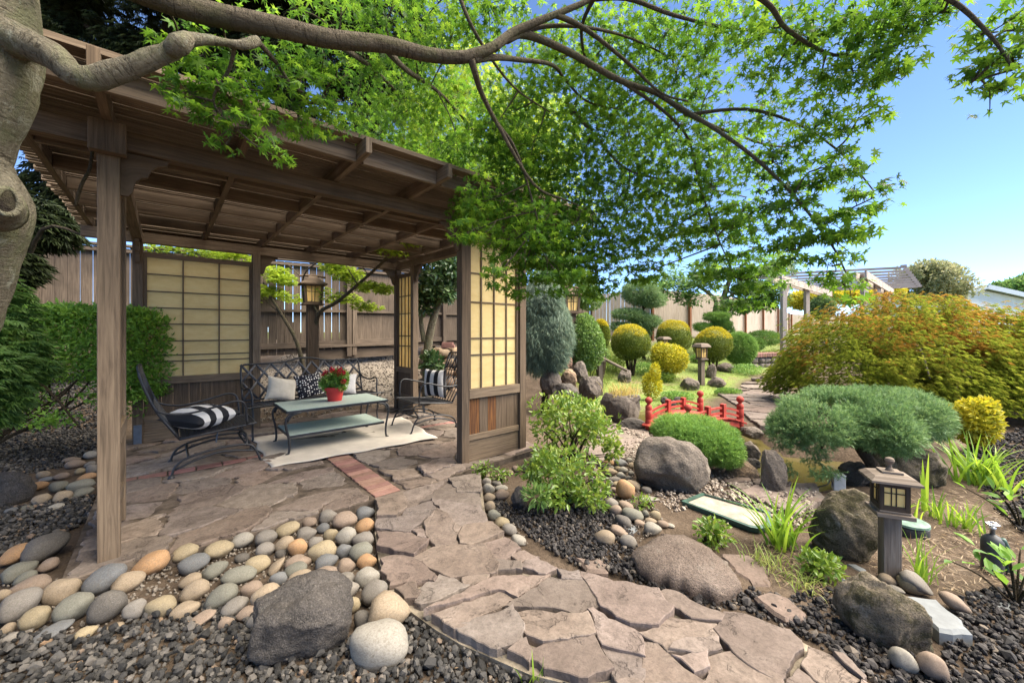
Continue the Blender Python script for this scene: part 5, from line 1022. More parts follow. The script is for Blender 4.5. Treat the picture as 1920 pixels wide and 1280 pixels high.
def shrub(name, label, cat, E, n, mat, tpl, size, base=None, shell=.4, hole=0, hf=3, mode='out', group=None, seed=0, zmin=None, stems=0, part='foliage', stem_m=None, core=None):
    c0 = np.mean([e[0] for e in E], 0); zb = min(e[0][2] - np.max(np.broadcast_to(e[1], 3)[2]) for e in E); base = np.array([c0[0], c0[1], float(th(c0[0], c0[1]))]) if base is None else np.asarray(base, float)
    t = thing(name, label, cat, base, 0, group); P, O = ells(n, E, shell, hole, hf, seed, zmin if zmin is not None else base[2] - .02); m = len(P)
    if mode == 'out': X = unit(O * .7 + rnd(m) * .75 + UP * .1); Z = unit(O + rnd(m) * .6)
    elif mode == 'up': X = unit(rnd(m) * [1, 1, .35] + O * .3); Z = unit(UP + rnd(m) * .5)
    elif mode == 'hang': X = unit(O * [.5, .5, 0] + rnd(m) * .3 - UP * .9); Z = unit(O + rnd(m) * .5)
    elif mode == 'droop': X = unit(O * [1, 1, .2] + rnd(m) * [.5, .5, .25] - UP * .28); Z = unit(UP + O * .6 + rnd(m) * .35)
    elif mode == 'spray': X = unit(O + rnd(m) * .55 + UP * .25); Z = rnd(m)
    scatter(part, mat, t, P, X, Z, size * rng.uniform(.7, 1.25, m), tpl, loc=base); t.children[-1].location = (0, 0, 0)
    if stems:
        q = MB()
        for k in range(stems):
            e = P[rng.integers(m)] - base; e = e * .85; b = rng.normal(0, .04, 3) * [1, 1, 0]; mid = e * .45 + b * .5 + np.array([0, 0, abs(e[2]) * .12]); q.tube([b + [0, 0, -.03], mid, e], [.011, .008, .003], 5, 3)
        q.build("stems", stem_m or M_TWIG, t, smooth=True)
    if core:
        for e in E:
            V, Fc = ICO[3]; pass
    return t
def limb(mb, pts, r0, r1, seg=8, smooth=4): mb.tube(pts, np.linspace(r0, r1, len(pts)), seg, smooth)
def blades(name, label, cat, base, n, length, width, spread, mat, bend=.8, rad=.05, group=None, kind=None, dirs=None):
    V, Fc = [], []; base = np.asarray(base, float)
    for k in range(n):
        a = rng.uniform(0, 2 * math.pi) if dirs is None else rng.uniform(*dirs); d = np.array([math.cos(a), math.sin(a), 0]); L = length * rng.uniform(.55, 1.15); sp = spread * rng.uniform(.3, 1.3); p = np.array([*(rng.normal(0, rad, 2)), -.01]); w_ = width * rng.uniform(.7, 1.2); s = np.array([-d[1], d[0], 0]); s = unit(s + rng.normal(0, .5, 3) * [1, 1, .0]); b = len(V); N = 7; ang = R(88) - sp * .4
        for i in range(N + 1):
            f = i / N; wd = w_ * (1 - f ** 2.2) * .5 + .0005; V += [p + s * wd + UP * .0, p + UP * .15 * wd, p - s * wd]; ang2 = ang - sp * bend * f ** 1.5; p = p + (d * math.cos(ang2) + UP * math.sin(ang2)) * L / N
        for i in range(N):
            q = b + 3 * i; Fc += [(q, q + 1, q + 4, q + 3), (q + 1, q + 2, q + 5, q + 4)]
    o = npm(name, np.array(V), np.array(Fc), mat, smooth=True); o.location = tuple(base); return tag(o, label, cat, group, kind)

# ------------------------------------------------------------------ clipped globe shrubs, each with yellow new growth on top
def globe(label, px, y, w_, h_):
    e = wrap(px, y, w_, h_); c, r = e; z = float(th(c[0], c[1])); t = thing("globe_shrub", label, "shrub", (c[0], c[1], z), 0, "clipped globe shrubs"); base = np.array([c[0], c[1], z])
    P, O = ells(9500, [e], .16); up = O[:, 2] + .35 * fbm(P * 5, 4, 3) > .38
    for nm, k, m in (("foliage", ~up, L_GLOBEG), ("new_growth", up, L_GLOBE)):
        n = k.sum(); scatter(nm, m, t, P[k], O[k] + rnd(n) * .8, O[k] + rnd(n) * .6, rng.uniform(.03, .055, n), T_LEAF, loc=base); t.children[-1].location = (0, 0, 0)
    V, Fc = ICO[3]; o = npm("inner_foliage", V * r * .86 + c - base, Fc, L_GLOBEG, t, smooth=True)
    q = MB()
    for k in range(6): a = k * 1.05; q.tube([(.05 * math.cos(a), .05 * math.sin(a), -.05), (.12 * math.cos(a), .12 * math.sin(a), (c[2] - z) * .45), (r[0] * .4 * math.cos(a), r[0] * .4 * math.sin(a), c[2] - z)], [.03, .022, .012], 6)
    q.build("stems", M_TWIG, t, smooth=True)
L_GLOBEG = leaf("globe_green_leaf", (.07, .11, .012), (.12, .165, .018), (.2, .22, .03), .3)
globe("yellow topped globe shrub left of the other two with visible forked stems", (1183, 641), 10.0, 37, 33)
globe("yellow topped globe shrub in the middle, behind the yellow green bush", (1263, 630), 11.8, 34, 31)
globe("yellow topped globe shrub on the right, above the lichen covered rock", (1337, 645), 10.6, 36, 31)
globe("yellow globe shrub mostly hidden behind the round dark green bush", (1126, 628), 9.6, 17, 29)
shrub("round_bush", "round dark green bush between the weeping cedar and the yellow globes", "bush", [wrap((1094, 642), 8.1, 37, 52)], 9000, L_BUSH, T_OVAL, .06, shell=.3, seed=2, stems=8)
shrub("yellow_green_bush", "loose yellow green bush in front of the middle globe shrub", "bush", [wrap((1256, 674), 9.7, 35, 27), wrap((1240, 660), 9.8, 18, 16)], 5500, L_YELG if 'L_YELG' in globals() else L_YEL, T_OVAL, .06, shell=.5, seed=3, stems=6)
shrub("golden_shrub", "small bright golden spiky shrub above the rock basin", "shrub", [wrap((1222, 722), 7.9, 17, 24), wrap((1228, 698), 7.9, 8, 18)], 1800, L_YEL, T_LEAF, .055, shell=.7, mode='spray', seed=4)
shrub("golden_shrub", "yellow leaved shrub right of the drooping juniper behind the iris blades", "shrub", [wrap((1828, 790), 4.3, 48, 40), wrap((1850, 770), 4.3, 22, 24)], 2600, L_YEL, T_OVAL, .055, shell=.7, seed=5, stems=10)
shrub("blue_green_mound", "smooth green mound shrub right of the right globe shrub", "shrub", [wrap((1388, 652), 11.3, 29, 27)], 7000, L_JUNL, T_SPRAY, .09, shell=.2, mode='spray', seed=6)
shrub("ground_juniper", "low spreading green juniper below the pale fence", "shrub", [wrap((1432, 634), 13.0, 34, 12), wrap((1412, 645), 12.6, 22, 10)], 4500, L_JUNL, T_SPRAY, .09, shell=.4, mode='spray', seed=7)
# ------------------------------------------------------------------ junipers
shrub("juniper_mound", "light green juniper mound spilling over behind the big rounded boulder", "juniper", [wrap((1308, 826), 3.95, 74, 38, .36), wrap((1270, 812), 3.9, 42, 26, .28), wrap((1350, 842), 3.8, 38, 26, .26)], 13000, L_JUNL, T_SPRAY, .058, shell=.38, mode='spray', seed=8)
L_JUNT = leaf("juniper_tip", (.10, .19, .06), (.17, .28, .09), (.26, .36, .15), .3)
def bonsai_juniper():
    y = 3.55; E = [wrap((1600, 785), y + .1, 135, 44, .45), wrap((1520, 800), y, 74, 50, .35), wrap((1532, 850), y - .15, 54, 40, .28), wrap((1695, 778), y + .2, 88, 42, .35), wrap((1655, 815), y - .2, 58, 30, .25), wrap((1478, 815), y, 34, 34, .2), wrap((1560, 762), y + .2, 100, 28, .3), wrap((1745, 792), y + .25, 34, 30, .2), wrap((1640, 752), y + .2, 70, 22, .25), wrap((1490, 868), y - .1, 22, 26, .15)]
    b = D(1628, 880, 3.6); b[2] = -.05; t = shrub("cascading_juniper", "broad dark green juniper drooping over the boulders beside the near lantern", "juniper", E, 30000, L_JUN, T_SPRAY, .066, base=b, shell=.5, mode='spray', hole=.28, hf=4, seed=9, zmin=.0)
    P, O = ells(9000, E, .12, .30, 4, 9, .0); k = O[:, 2] > -.1; P, O = P[k] + O[k] * .02, O[k]; scatter('light_tips', L_JUNT, t, P, O + rnd(len(P)) * .6 + UP * .3, rnd(len(P)), rng.uniform(.035, .065, len(P)), T_SPRAY, loc=b); t.children[-1].location = (0, 0, 0)
    q = MB(); f = lambda u, v, yy: D(u, v, yy) - b
    for pts, r0, r1 in [([(1650, 905, 3.5), (1635, 870, 3.5), (1612, 838, 3.55), (1600, 800, 3.6), (1570, 780, 3.6)], .055, .03), ([(1612, 838, 3.55), (1640, 800, 3.6), (1700, 780, 3.7)], .03, .012), ([(1600, 805, 3.6), (1540, 800, 3.5), (1490, 815, 3.5)], .03, .012), ([(1560, 800, 3.5), (1540, 840, 3.4)], .02, .008)]: limb(q, [f(*p) for p in pts], r0, r1)
    q.build("trunk", M_BARKD, t, smooth=True)
bonsai_juniper()
# ------------------------------------------------------------------ laceleaf maples
def laceleaf():
    c = np.array([6.75, 6.75, .53]); b = np.array([6.75, 6.75, float(th(6.75, 6.75))]); t = thing("laceleaf_maple", "large domed laceleaf maple with orange red tips at the right", "tree", b)
    E = [(c, (2.05, 1.6, 1.42)), (c + [-1.05, -.15, -.18], (1.15, 1.1, 1.0)), (c + [.95, -.2, .0], (1.35, 1.2, 1.22)), (c + [.3, -1.0, -.25], (1.2, .7, .95)), (c + [1.9, .0, -.25], (.9, 1.0, .95))]
    P, O = ells(150000, E, .36, .20, 2.8, 12, .22); P2, O2 = ells(5000, [(e[0], np.asarray(e[1]) * 1.07) for e in E], .04, .3, 3.0, 5, .35); P, O = np.r_[P, P2], np.r_[O, O2]; k = O[:, 1] < .75; P, O = P[k], O[k]; wob = .3 * fbm(P * [1.1, 1.1, .5], 6, 3); q = np.floor((P[:, 2] + wob) * 6) / 6 - wob; P[:, 2] = P[:, 2] * .84 + q * .16 + rng.normal(0, .02, len(P)); n = len(P); tip = (O[:, 2] + .9 * fbm(P * 1.7, 2, 3) - .3 * (P[:, 0] > 8.0) + rng.normal(0, .18, n)) > .84
    for nm, kk, m in (("foliage", ~tip, L_LACEG), ("red_tips", tip, L_LACE)):
        j = kk.sum(); X = unit(O[kk] * [1, 1, .1] + rnd(j) * [.6, .6, .22] - UP * .2); scatter(nm, m, t, P[kk], X, unit(UP + O[kk] * .5 + rnd(j) * .3), rng.uniform(.05, .10, j), T_FINE, loc=b); t.children[-1].location = (0, 0, 0)
    m = MB(); limb(m, [(0, 0, -.1), (.05, .02, .4), (-.02, 0, .75)], .11, .09)
    for a in np.linspace(0, 2 * math.pi, 13)[:-1]:
        L = rng.uniform(1.1, 1.8); limb(m, [(-.02, 0, .7), (.35 * L * math.cos(a), .3 * L * math.sin(a), 1.05), (.75 * L * math.cos(a), .62 * L * math.sin(a), .98), (L * math.cos(a), .85 * L * math.sin(a), .6)], .04, .008, 6)
    m.build("trunk", M_BARK, t, smooth=True)
L_LACEG = leaf("laceleaf_green", (.11, .165, .016), (.20, .255, .028), (.33, .33, .055), .5)
laceleaf()
def lace_left():
    E = [wrap((-25, 590), 3.1, 60, 90, .3), wrap((5, 660), 3.0, 60, 60, .25), wrap((-30, 730), 2.8, 60, 80, .3), wrap((55, 690), 3.1, 32, 26, .2)]; b = np.array([-4.6, 3.1, -.07])
    t = shrub("green_laceleaf_maple", "drooping green fern leaved maple cut by the left edge", "tree", E, 3000, L_FERN, T_LACEW, .085, base=b, shell=.75, mode='droop', hole=.2, hf=4, seed=14)
    m = MB(); limb(m, [(0, 0, 0), (.1, 0, .5), (.25, -.05, 1.0), (.5, -.1, 1.35)], .05, .015); limb(m, [(.1, 0, .5), (.5, -.2, .8), (.9, -.2, .7)], .025, .006); limb(m, [(.25, 0, .9), (.8, 0, 1.0), (1.2, 0, .6)], .02, .005); m.build("trunk", M_TWIG, t, smooth=True)
    P, O = ells(150, [wrap((25, 765), 2.45, 32, 28, .15), wrap((5, 820), 2.3, 25, 22, .1)], .9); n = len(P); scatter("lower_leaves", L_MAPLE, t, P, rnd(n) * [1, 1, .3] - UP * .3, UP + rnd(n) * .5, rng.uniform(.045, .07, n), T_STAR, loc=b); t.children[-1].location = (0, 0, 0)
lace_left()
# ------------------------------------------------------------------ hedge with bare leaning stems
def hedge():
    b = np.array([-5.0, 4.55, -.07]); t = thing("hedge", "clipped bright green hedge on bare leaning stems left of the pavilion", "hedge", b); N = 34000; a = rng.random(N); x = -4.20 - 3.0 * a; yc = 4.5 - .1 * a; f = rng.integers(0, 4, N); dy = np.where(f == 0, -.30, np.where(f == 1, .3, rng.uniform(-.3, .3, N))); zt = 1.47 - .03 * np.sin(x * 3); zb = .72 + .1 * np.sin(x * 5); dz = np.where(f >= 2, zt, rng.uniform(0, 1, N) ** .8 * (zt - zb) + zb); P = np.stack([x, yc + dy, dz], 1)
    P += rng.normal(0, .035, (N, 3)) + .05 * np.stack([fbm(P * 3, s, 2) for s in (1, 2, 3)], 1); e = rng.random(N) < .08; P[e, 0] = -4.19 + rng.normal(0, .04, e.sum()); P[e, 2] = rng.uniform(.55, 1.45, e.sum()); P[e, 1] = 4.5 + rng.uniform(-.3, .3, e.sum())
    k = fbm(P * 4, 8, 3) > -.45; P = P[k]; n = len(P); O = unit(np.stack([0 * P[:, 0], (P[:, 1] - 4.5) * 2, (P[:, 2] - 1.15)], 1)); scatter("foliage", L_HEDGE, t, P, O * .6 + rnd(n) + UP * .3, O + rnd(n) * .7 + UP * .4, rng.uniform(.04, .075, n), T_LEAF, loc=b); t.children[-1].location = (0, 0, 0)
    E = [((-4.3, 4.2, .62), (.35, .25, .12)), ((-5.2, 4.1, .55), (.5, .3, .15)), ((-4.7, 4.0, .4), (.3, .2, .1)), ((-4.3, 4.45, .55), (.12, .25, .25))]; P, O = ells(1500, E, .9); n = len(P); scatter("low_sprigs", L_HEDGE, t, P, rnd(n) + UP * .3, UP + rnd(n), rng.uniform(.04, .07, n), T_LEAF, loc=b); t.children[-1].location = (0, 0, 0)
    m = MB()
    for k in range(17):
        x0 = -5.9 + rng.normal(0, .25); x1 = -4.35 - 2.3 * k / 17 + rng.normal(0, .1); y0 = 3.9 + rng.normal(0, .12); q = [np.array([x0, y0, -.1]), np.array([x0 * .6 + x1 * .4, y0 + .12, .18 + rng.normal(0, .04)]), np.array([x0 * .2 + x1 * .8, y0 + .35, .52]), np.array([x1, 4.5 + rng.normal(0, .15), 1.0])]; limb(m, [p - b for p in q], rng.uniform(.014, .032), .006, 6)
        for s in range(3): p = q[2] + (q[1] - q[2]) * rng.random(); e = p + np.array([rng.normal(.1, .15), rng.normal(0, .15), rng.uniform(.15, .4)]); limb(m, [p - b, (p + e) / 2 - b + rng.normal(0, .02, 3), e - b], .007, .003, 5, 2)
    m.build("stems", M_TWIG, t, smooth=True)
hedge()
# ------------------------------------------------------------------ trees behind and beyond
def tree(name, label, base, limbs, E, n, mat, tpl, size, shell=.7, hole=0, hf=1.5, mode='out', barkm=None, group=None, seed=0, zmin=None):
    t = shrub(name, label, "tree", E, n, mat, tpl, size, base=base, shell=shell, hole=hole, hf=hf, mode=mode, group=group, seed=seed, zmin=zmin, part="crown"); m = MB()
    for pts, r0, r1 in limbs: limb(m, [np.asarray(p) - base for p in pts], r0, r1)
    m.build("trunk", barkm or M_BARKD, t, smooth=True); return t
b = np.array([-5.6, 10.2, .9]); q = lambda *p: D(*p)
tree("evergreen_tree", "tall dark evergreen rising behind the fence above the pavilion roof", b, [([b, q(330, 300, 10.2), q(320, 60, 10), q(380, -150, 9.6)], .3, .12), ([q(325, 200, 10.2), q(480, 60, 9.5), q(640, 20, 9)], .1, .03), ([q(325, 200, 10), q(180, 60, 9.5), q(100, 30, 9)], .1, .03), ([q(325, 300, 10.2), q(500, 200, 10), q(650, 200, 9.6)], .09, .02)],
     [wrap((300, 40), 9.6, 210, 150, 1.2), wrap((520, 60), 9.4, 170, 130, 1.1), wrap((150, 60), 9.2, 130, 150, 1), wrap((620, 200), 9.8, 110, 90, .9), wrap((420, -60), 9.0, 280, 100, 1.2), wrap((700, 60), 9.6, 110, 110, 1), wrap((150, 300), 9.6, 140, 120, 1)], 70000, L_DARK, T_LACE, .20, shell=.95, hole=.29, hf=1.3, mode='droop', seed=21)
b = np.array([-6.3, 4.9, .2])
tree("dark_yew", "dark drooping evergreen hanging over the fence at the left", b, [([b, (-6.2, 4.9, 1.2), (-5.9, 4.8, 2.3)], .08, .03), ([(-6.1, 4.85, 1.8), (-5.5, 4.6, 2.5), (-4.9, 4.5, 2.4)], .03, .01)], [wrap((60, 425), 4.9, 85, 40, .5), wrap((10, 490), 4.6, 55, 50, .4), wrap((110, 395), 5.1, 60, 24, .4), wrap((-30, 420), 4.8, 80, 70, .5)], 6000, L_DARK2 if 'L_DARK2' in globals() else L_DARK, T_LACEW, .13, shell=.9, hole=.22, hf=2.6, mode='droop', seed=22)
b = D(806, 690, 10.6); b[2] = float(th(b[0], b[1]))
tree("green_tree", "tall bright green tree rising behind the dark fence in the middle", b, [([b, q(820, 520, 11), q(830, 380, 11), q(810, 250, 11)], .14, .05), ([q(825, 450, 11), q(920, 350, 11), q(1000, 330, 11)], .06, .02), ([q(828, 400, 11), q(740, 300, 11), q(690, 260, 11)], .06, .02)], [wrap((800, 300), 11, 120, 95, 1.4), wrap((720, 220), 11.4, 110, 80, 1.3), wrap((900, 380), 11, 110, 90, 1.4), wrap((1010, 400), 11.6, 110, 90, 1.4), wrap((960, 260), 11.5, 130, 90, 1.4), wrap((840, 170), 11.8, 130, 80, 1.4), wrap((1000, 480), 11.6, 70, 45, 1)], 26000, L_LIME2 if 'L_LIME2' in globals() else L_LIME, T_STAR5, .13, shell=.9, hole=.24, hf=1.1, seed=23)
def lime_maple():
    y = 7.5; b = D(574, 668, y); b[2] = float(th(b[0], b[1])); f = lambda u, v, yy=y: D(u, v, yy)
    L = [([b, f(556, 640), f(527, 588), f(505, 552), f(494, 530)], .045, .015), ([b + [.03, 0, 0], f(588, 645, 7.3), f(598, 588, 7.1), f(635, 564, 6.9), f(712, 497, 6.4), f(736, 467, 6.0), f(760, 455, 5.8)], .05, .010), ([f(598, 590, 7.1), f(581, 560, 7.1), f(568, 524, 7.1), f(590, 495, 6.9), f(660, 465, 6.6)], .025, .007), ([f(527, 588), f(505, 570), f(480, 545)], .015, .006), ([f(560, 515, 7.1), f(545, 500), f(530, 490)], .01, .005), ([f(670, 533, 6.6), f(650, 500, 6.8), f(640, 485, 7)], .012, .005), ([f(690, 515, 6.5), f(670, 490, 6.8), f(655, 500, 7)], .008, .004), ([f(625, 568, 6.9), f(660, 562, 7.2), f(700, 572, 7.4)], .008, .003)]
    P_, E = [], []
    for u, v, w_, h_, yy in [(518, 512, 34, 7, y), (530, 528, 30, 6, y), (505, 548, 22, 6, y), (548, 556, 22, 5, y), (632, 500, 36, 6, 7.2), (650, 518, 40, 6, 7), (690, 536, 44, 5, 7), (720, 545, 30, 4, 7), (640, 562, 46, 5, 7.4), (690, 574, 34, 4, 7.3), (635, 478, 34, 4, 7), (735, 468, 40, 5, 6), (770, 458, 26, 5, 5.8), (600, 546, 30, 6, 7.4), (340, 470, 95, 7, 7), (440, 478, 60, 7, 7), (480, 560, 16, 5, 7.6)]: E.append(wrap((u, v + rng.uniform(-4, 4)), yy, w_ * .9, h_ * 1.9, .4))
    tree("lime_maple", "low lime green maple with a forked trunk behind the bench", b, L, E, 6500, L_LIME, T_LACEW, .07, shell=.95, mode='up', barkm=M_BARKB, seed=24, hole=.12, hf=5)
lime_maple()
b = D(800, 730, 7.35); b[2] = float(th(b[0], b[1]))
tree("rhododendron", "leathery dark leaved rhododendron with a pale crooked trunk behind the side screen", b, [([b, q(802, 655, 7.35), q(812, 600, 7.3), q(824, 560, 7.3), q(845, 480, 7.2)], .09, .05), ([q(795, 640, 7.3), q(790, 590, 7.3), q(815, 545, 7.3)], .05, .025)], [wrap((815, 525), 7.2, 32, 42, .4), wrap((850, 505), 7.2, 30, 36, .4), wrap((835, 550), 7.1, 28, 14, .3), wrap((800, 560), 7.2, 18, 26, .3), wrap((810, 680), 7.0, 16, 20, .2)], 2600, L_RHOD, T_OVAL, .13, shell=.8, barkm=M_BARK, seed=25)
def cedar():
    y = 6.75; b = D(1022, 700, y); b[2] = float(th(b[0], b[1])); E = [wrap((1020, 560), y, 34, 52, .4), wrap((1032, 615), y, 38, 62, .42), wrap((1005, 610), y, 30, 82, .4), wrap((1040, 650), y, 22, 38, .3)]
    tree("weeping_cedar", "weeping blue green cedar draping beside the front right pavilion screen", b, [([b, b + [0, 0, .8], b + [.02, 0, 1.6]], .07, .02)], E, 15000, L_CEDAR, T_HANG, .15, shell=.3, mode='hang', seed=26)
cedar()
L_CEDART = leaf('cedar_tip', (.14, .19, .06), (.22, .26, .08), (.32, .33, .12), .3)
def cedar_tips():
    t = bpy.data.objects['weeping_cedar']; b = np.array(t.location); P, O = ells(3200, [wrap((1040, 570), 6.7, 24, 56, .3), wrap((1052, 625), 6.7, 20, 60, .3), wrap((1030, 540), 6.7, 24, 26, .3)], .3); n = len(P); scatter('pale_tips', L_CEDART, t, P, O * [.6, .6, 0] + rnd(n) * .3 - UP * .9, O + rnd(n) * .5, rng.uniform(.09, .19, n), T_HANG, loc=b); t.children[-1].location = (0, 0, 0)
cedar_tips()
def pads(name, label, trunk, P_, n, mat, y, size, seed):
    b = D(*trunk[0], y); b[2] = float(th(b[0], b[1])); L = [([b] + [D(*p, y) for p in trunk[1:]], .06, .02)] + [([D(*trunk[len(trunk) // 2], y), D(p[0], p[1] + 3, y)], .025, .012) for p in P_]
    tree(name, label, b, L, [wrap((p[0], p[1]), y, p[2], p[3]) for p in P_], n, mat, T_SPRAY, size, shell=.5, mode='spray', barkm=M_TWIG, seed=seed)
pads("cloud_pine", "cloud pruned pine with a round top pad in front of the dark fence", [(1208, 645), (1196, 612), (1206, 580), (1200, 550)], [(1200, 548, 33, 21), (1222, 562, 24, 11), (1178, 589, 28, 7), (1212, 603, 24, 9), (1196, 596, 18, 7), (1163, 612, 18, 4), (1206, 620, 16, 6)], 9000, L_PINE, 12.2, .13, 27)
pads("cloud_pruned_shrub", "small bright green cloud pruned tree behind the right globe shrub", [(1345, 640), (1340, 615), (1346, 596)], [(1344, 594, 24, 6), (1352, 608, 19, 8), (1318, 613, 18, 5), (1362, 620, 14, 6)], 5000, L_JUNL, 13.2, .11, 28)
b = D(1352, 640, 14.2); b[2] = float(th(b[0], b[1]))
tree("broadleaf_tree", "broad light green tree with two grey trunks in front of the pale fence", b, [([b, q(1356, 590, 14.2), q(1358, 555, 14.2), q(1370, 520, 14)], .16, .07), ([b + [-.2, .1, 0], q(1340, 590, 14.3), q(1340, 560, 14.2), q(1300, 530, 14)], .11, .05), ([q(1358, 560, 14.2), q(1400, 540, 14)], .05, .02)], [wrap((1350, 515), 14, 70, 34, 1.2), wrap((1290, 525), 14, 60, 30, 1.1), wrap((1410, 535), 13.8, 55, 30, 1.1), wrap((1260, 545), 13.6, 45, 18, .8), wrap((1440, 560), 13.6, 35, 22, .8), wrap((1380, 575), 13.6, 45, 14, .8), wrap((1305, 560), 13.6, 35, 13, .8), wrap((1450, 500), 14.4, 45, 25, 1)], 13000, L_MID, T_OVAL, .17, shell=.85, hole=.18, hf=1.2, mode='up', barkm=M_BARK, seed=29)
shrub("dense_shrub", "dense green shrub behind the roofed lantern beside the cedar", "shrub", [wrap((1072, 542), 9.4, 46, 38), wrap((1105, 560), 9.4, 24, 22), wrap((1040, 520), 9.6, 36, 40)], 8000, L_BUSH, T_OVAL, .075, shell=.5, seed=30, stems=6)
b = np.array([27., 27., 1.])
tree("distant_tree", "pale olive tree beyond the pergola roof", b, [([b, b + [0, 0, 2], b + [.3, 0, 3.5]], .2, .08)], [wrap((1745, 530), 27, 52, 36, 2), wrap((1725, 515), 27, 38, 26, 2), wrap((1775, 545), 27, 36, 26, 2)], 15000, L_FAR, T_LEAF, .26, shell=.9, hole=.25, hf=.9, seed=31)
b = np.array([58., 45., 1.])
tree("distant_tree", "dark green tree behind the white house roof", b, [([b, b + [0, 0, 3]], .3, .1)], [wrap((1905, 545), 45, 36, 20, 3), wrap((1945, 535), 45, 36, 22, 3)], 7000, L_MID, T_LEAF, .5, shell=.7, seed=32)
b = D(1515, 600, 24.); b[2] = 1.0
tree("distant_tree", "bright yellow green tree seen under the pergola beams", b, [([b, b + [0, 0, 1.5]], .12, .05)], [wrap((1512, 563), 24, 30, 15, 1.2), wrap((1540, 555), 24, 28, 12, 1.2), wrap((1590, 556), 24, 36, 10, 1.2), wrap((1650, 548), 24, 36, 10, 1.2)], 9000, L_YEL, T_LEAF, .28, shell=.7, seed=33)
shrub("pale_shrub", "pale green rounded shrub left of the laceleaf maple under the pergola", "shrub", [wrap((1543, 578), 15.5, 24, 22)], 5000, L_PINE, T_LEAF, .1, shell=.4, seed=34)
# ------------------------------------------------------------------ near leafy plants
def leafy(label, E, n, base, sz, seed, stems, mat=None, tpl=None): return shrub("leafy_shrub", label, "shrub", E, n, mat or L_SHRUB, tpl or T_OVAL, sz, base=base, shell=.75, hole=.2, hf=7, mode='out', seed=seed, stems=stems)
leafy("airy leafy shrub growing against the front right pavilion screen", [wrap((1068, 790), 4.15, 75, 52, .35), wrap((1030, 765), 4.2, 40, 28, .25), wrap((1120, 800), 4.0, 45, 40, .25), wrap((1150, 840), 3.9, 18, 26, .12)], 2700, gp(1070, 868, -.06), .062, 41, 26)
leafy("lower leafy shrub beside the dark square rock and the cobbles", [wrap((1065, 890), 3.12, 72, 48, .3), wrap((1010, 870), 3.2, 40, 34, .2), wrap((1110, 925), 3.0, 38, 26, .15), wrap((1060, 925), 2.95, 50, 22, .15)], 2600, gp(1060, 948, -.06), .05, 42, 24)
shrub("small_plant", "small blue green plant with narrow leaves beside the dark square rock", "plant", [wrap((1008, 928), 2.88, 22, 18, .07)], 160, L_RHODL if 'L_RHODL' in globals() else L_BUSH, T_LEAF, .055, base=gp(1008, 945, -.06), shell=.9, mode='spray', seed=43)
for u, v, w_, h_, n, lab in [(905, 880, 20, 16, 150, "thin weed growing at the foot of the mid front post"), (940, 890, 18, 12, 110, "small weed among the cobbles at the path edge"), (1335, 998, 34, 22, 260, "low green plant beside the large flat oval stone"), (1540, 1058, 38, 20, 280, "ferny plant spreading in front of the mossy boulder"), (1205, 940, 22, 9, 90, "tiny green plant growing between the right cobbles")]:
    y = gp(u, v + h_, -.06)[1]; shrub("small_plant", lab, "plant", [wrap((u, v), y, w_, h_, w_ * mpp(y) * .8)], n, L_SHRUB, T_OVAL, .035 if w_ < 30 else .045, base=gp(u, v + h_, -.06), shell=.9, seed=int(u), stems=5)
for k_, (u, v, w_, h_, lab, mt) in enumerate([(1152, 682, 22, 14, "ferny green plant below the bamboo spout head", 'L_SHRUB'), (1205, 690, 26, 10, "low spreading plant at the foot of the left globe shrub", 'L_JUNL'), (1128, 664, 16, 16, "leafy plant at the foot of the round dark green bush", 'L_BUSH'), (1310, 672, 16, 8, "low green plant between the middle and right globe shrubs", 'L_JUNL'), (1400, 692, 34, 9, "low bright green creeper below the smooth green mound", 'L_JUNL'), (1245, 706, 20, 8, "low creeper right of the golden spiky shrub", 'L_SHRUB'), (1365, 735, 24, 6, "pale green creeper beside the far path", 'L_JUNL'), (1440, 668, 26, 9, "green creeper in front of the low stone wall", 'L_SHRUB'), (1095, 752, 26, 12, "grassy plant at the foot of the waterfall rocks", 'L_JUNL'), (1270, 742, 30, 6, "low green creeper behind the red bridge", 'L_JUNL')]):
    p = gt(u, v + h_); y = p[1]; shrub("creeping_plant", lab, "plant", [wrap((u, v), y, w_, h_)], 1400, globals()[mt], T_LEAF, .05, base=p, shell=.6, seed=60 + k_)
def edge_plant(label, px, y, n, sz):
    b = D(px[0], px[1], y); b[2] = -.06; t = thing("broadleaf_plant", label, "plant", b); P = np.stack([rng.normal(0, .09, n), rng.normal(0, .08, n), rng.uniform(.05, .24, n)], 1); X = unit(np.stack([P[:, 0] * 5 + rng.normal(0, .5, n), P[:, 1] * 5 + rng.normal(0, .5, n), rng.uniform(.2, 1.0, n)], 1)); scatter("foliage", L_HEDGE, t, P, X, UP + rnd(n) * .5, sz * rng.uniform(.7, 1.2, n), T_OVAL)
    m = MB()
    for k in range(9): e = P[k]; m.tube([(0, 0, -.03), tuple(e * .5 + [0, 0, .02]), tuple(e)], [.006, .005, .003], 5)
    m.build("stems", M_TWIG, t, smooth=True)
edge_plant("bright green broadleaf plant at the right edge above the tank", (1915, 985), 2.75, 38, .10); edge_plant("bright green broadleaf plant at the right edge below the tank", (1905, 1115), 1.98, 34, .085)
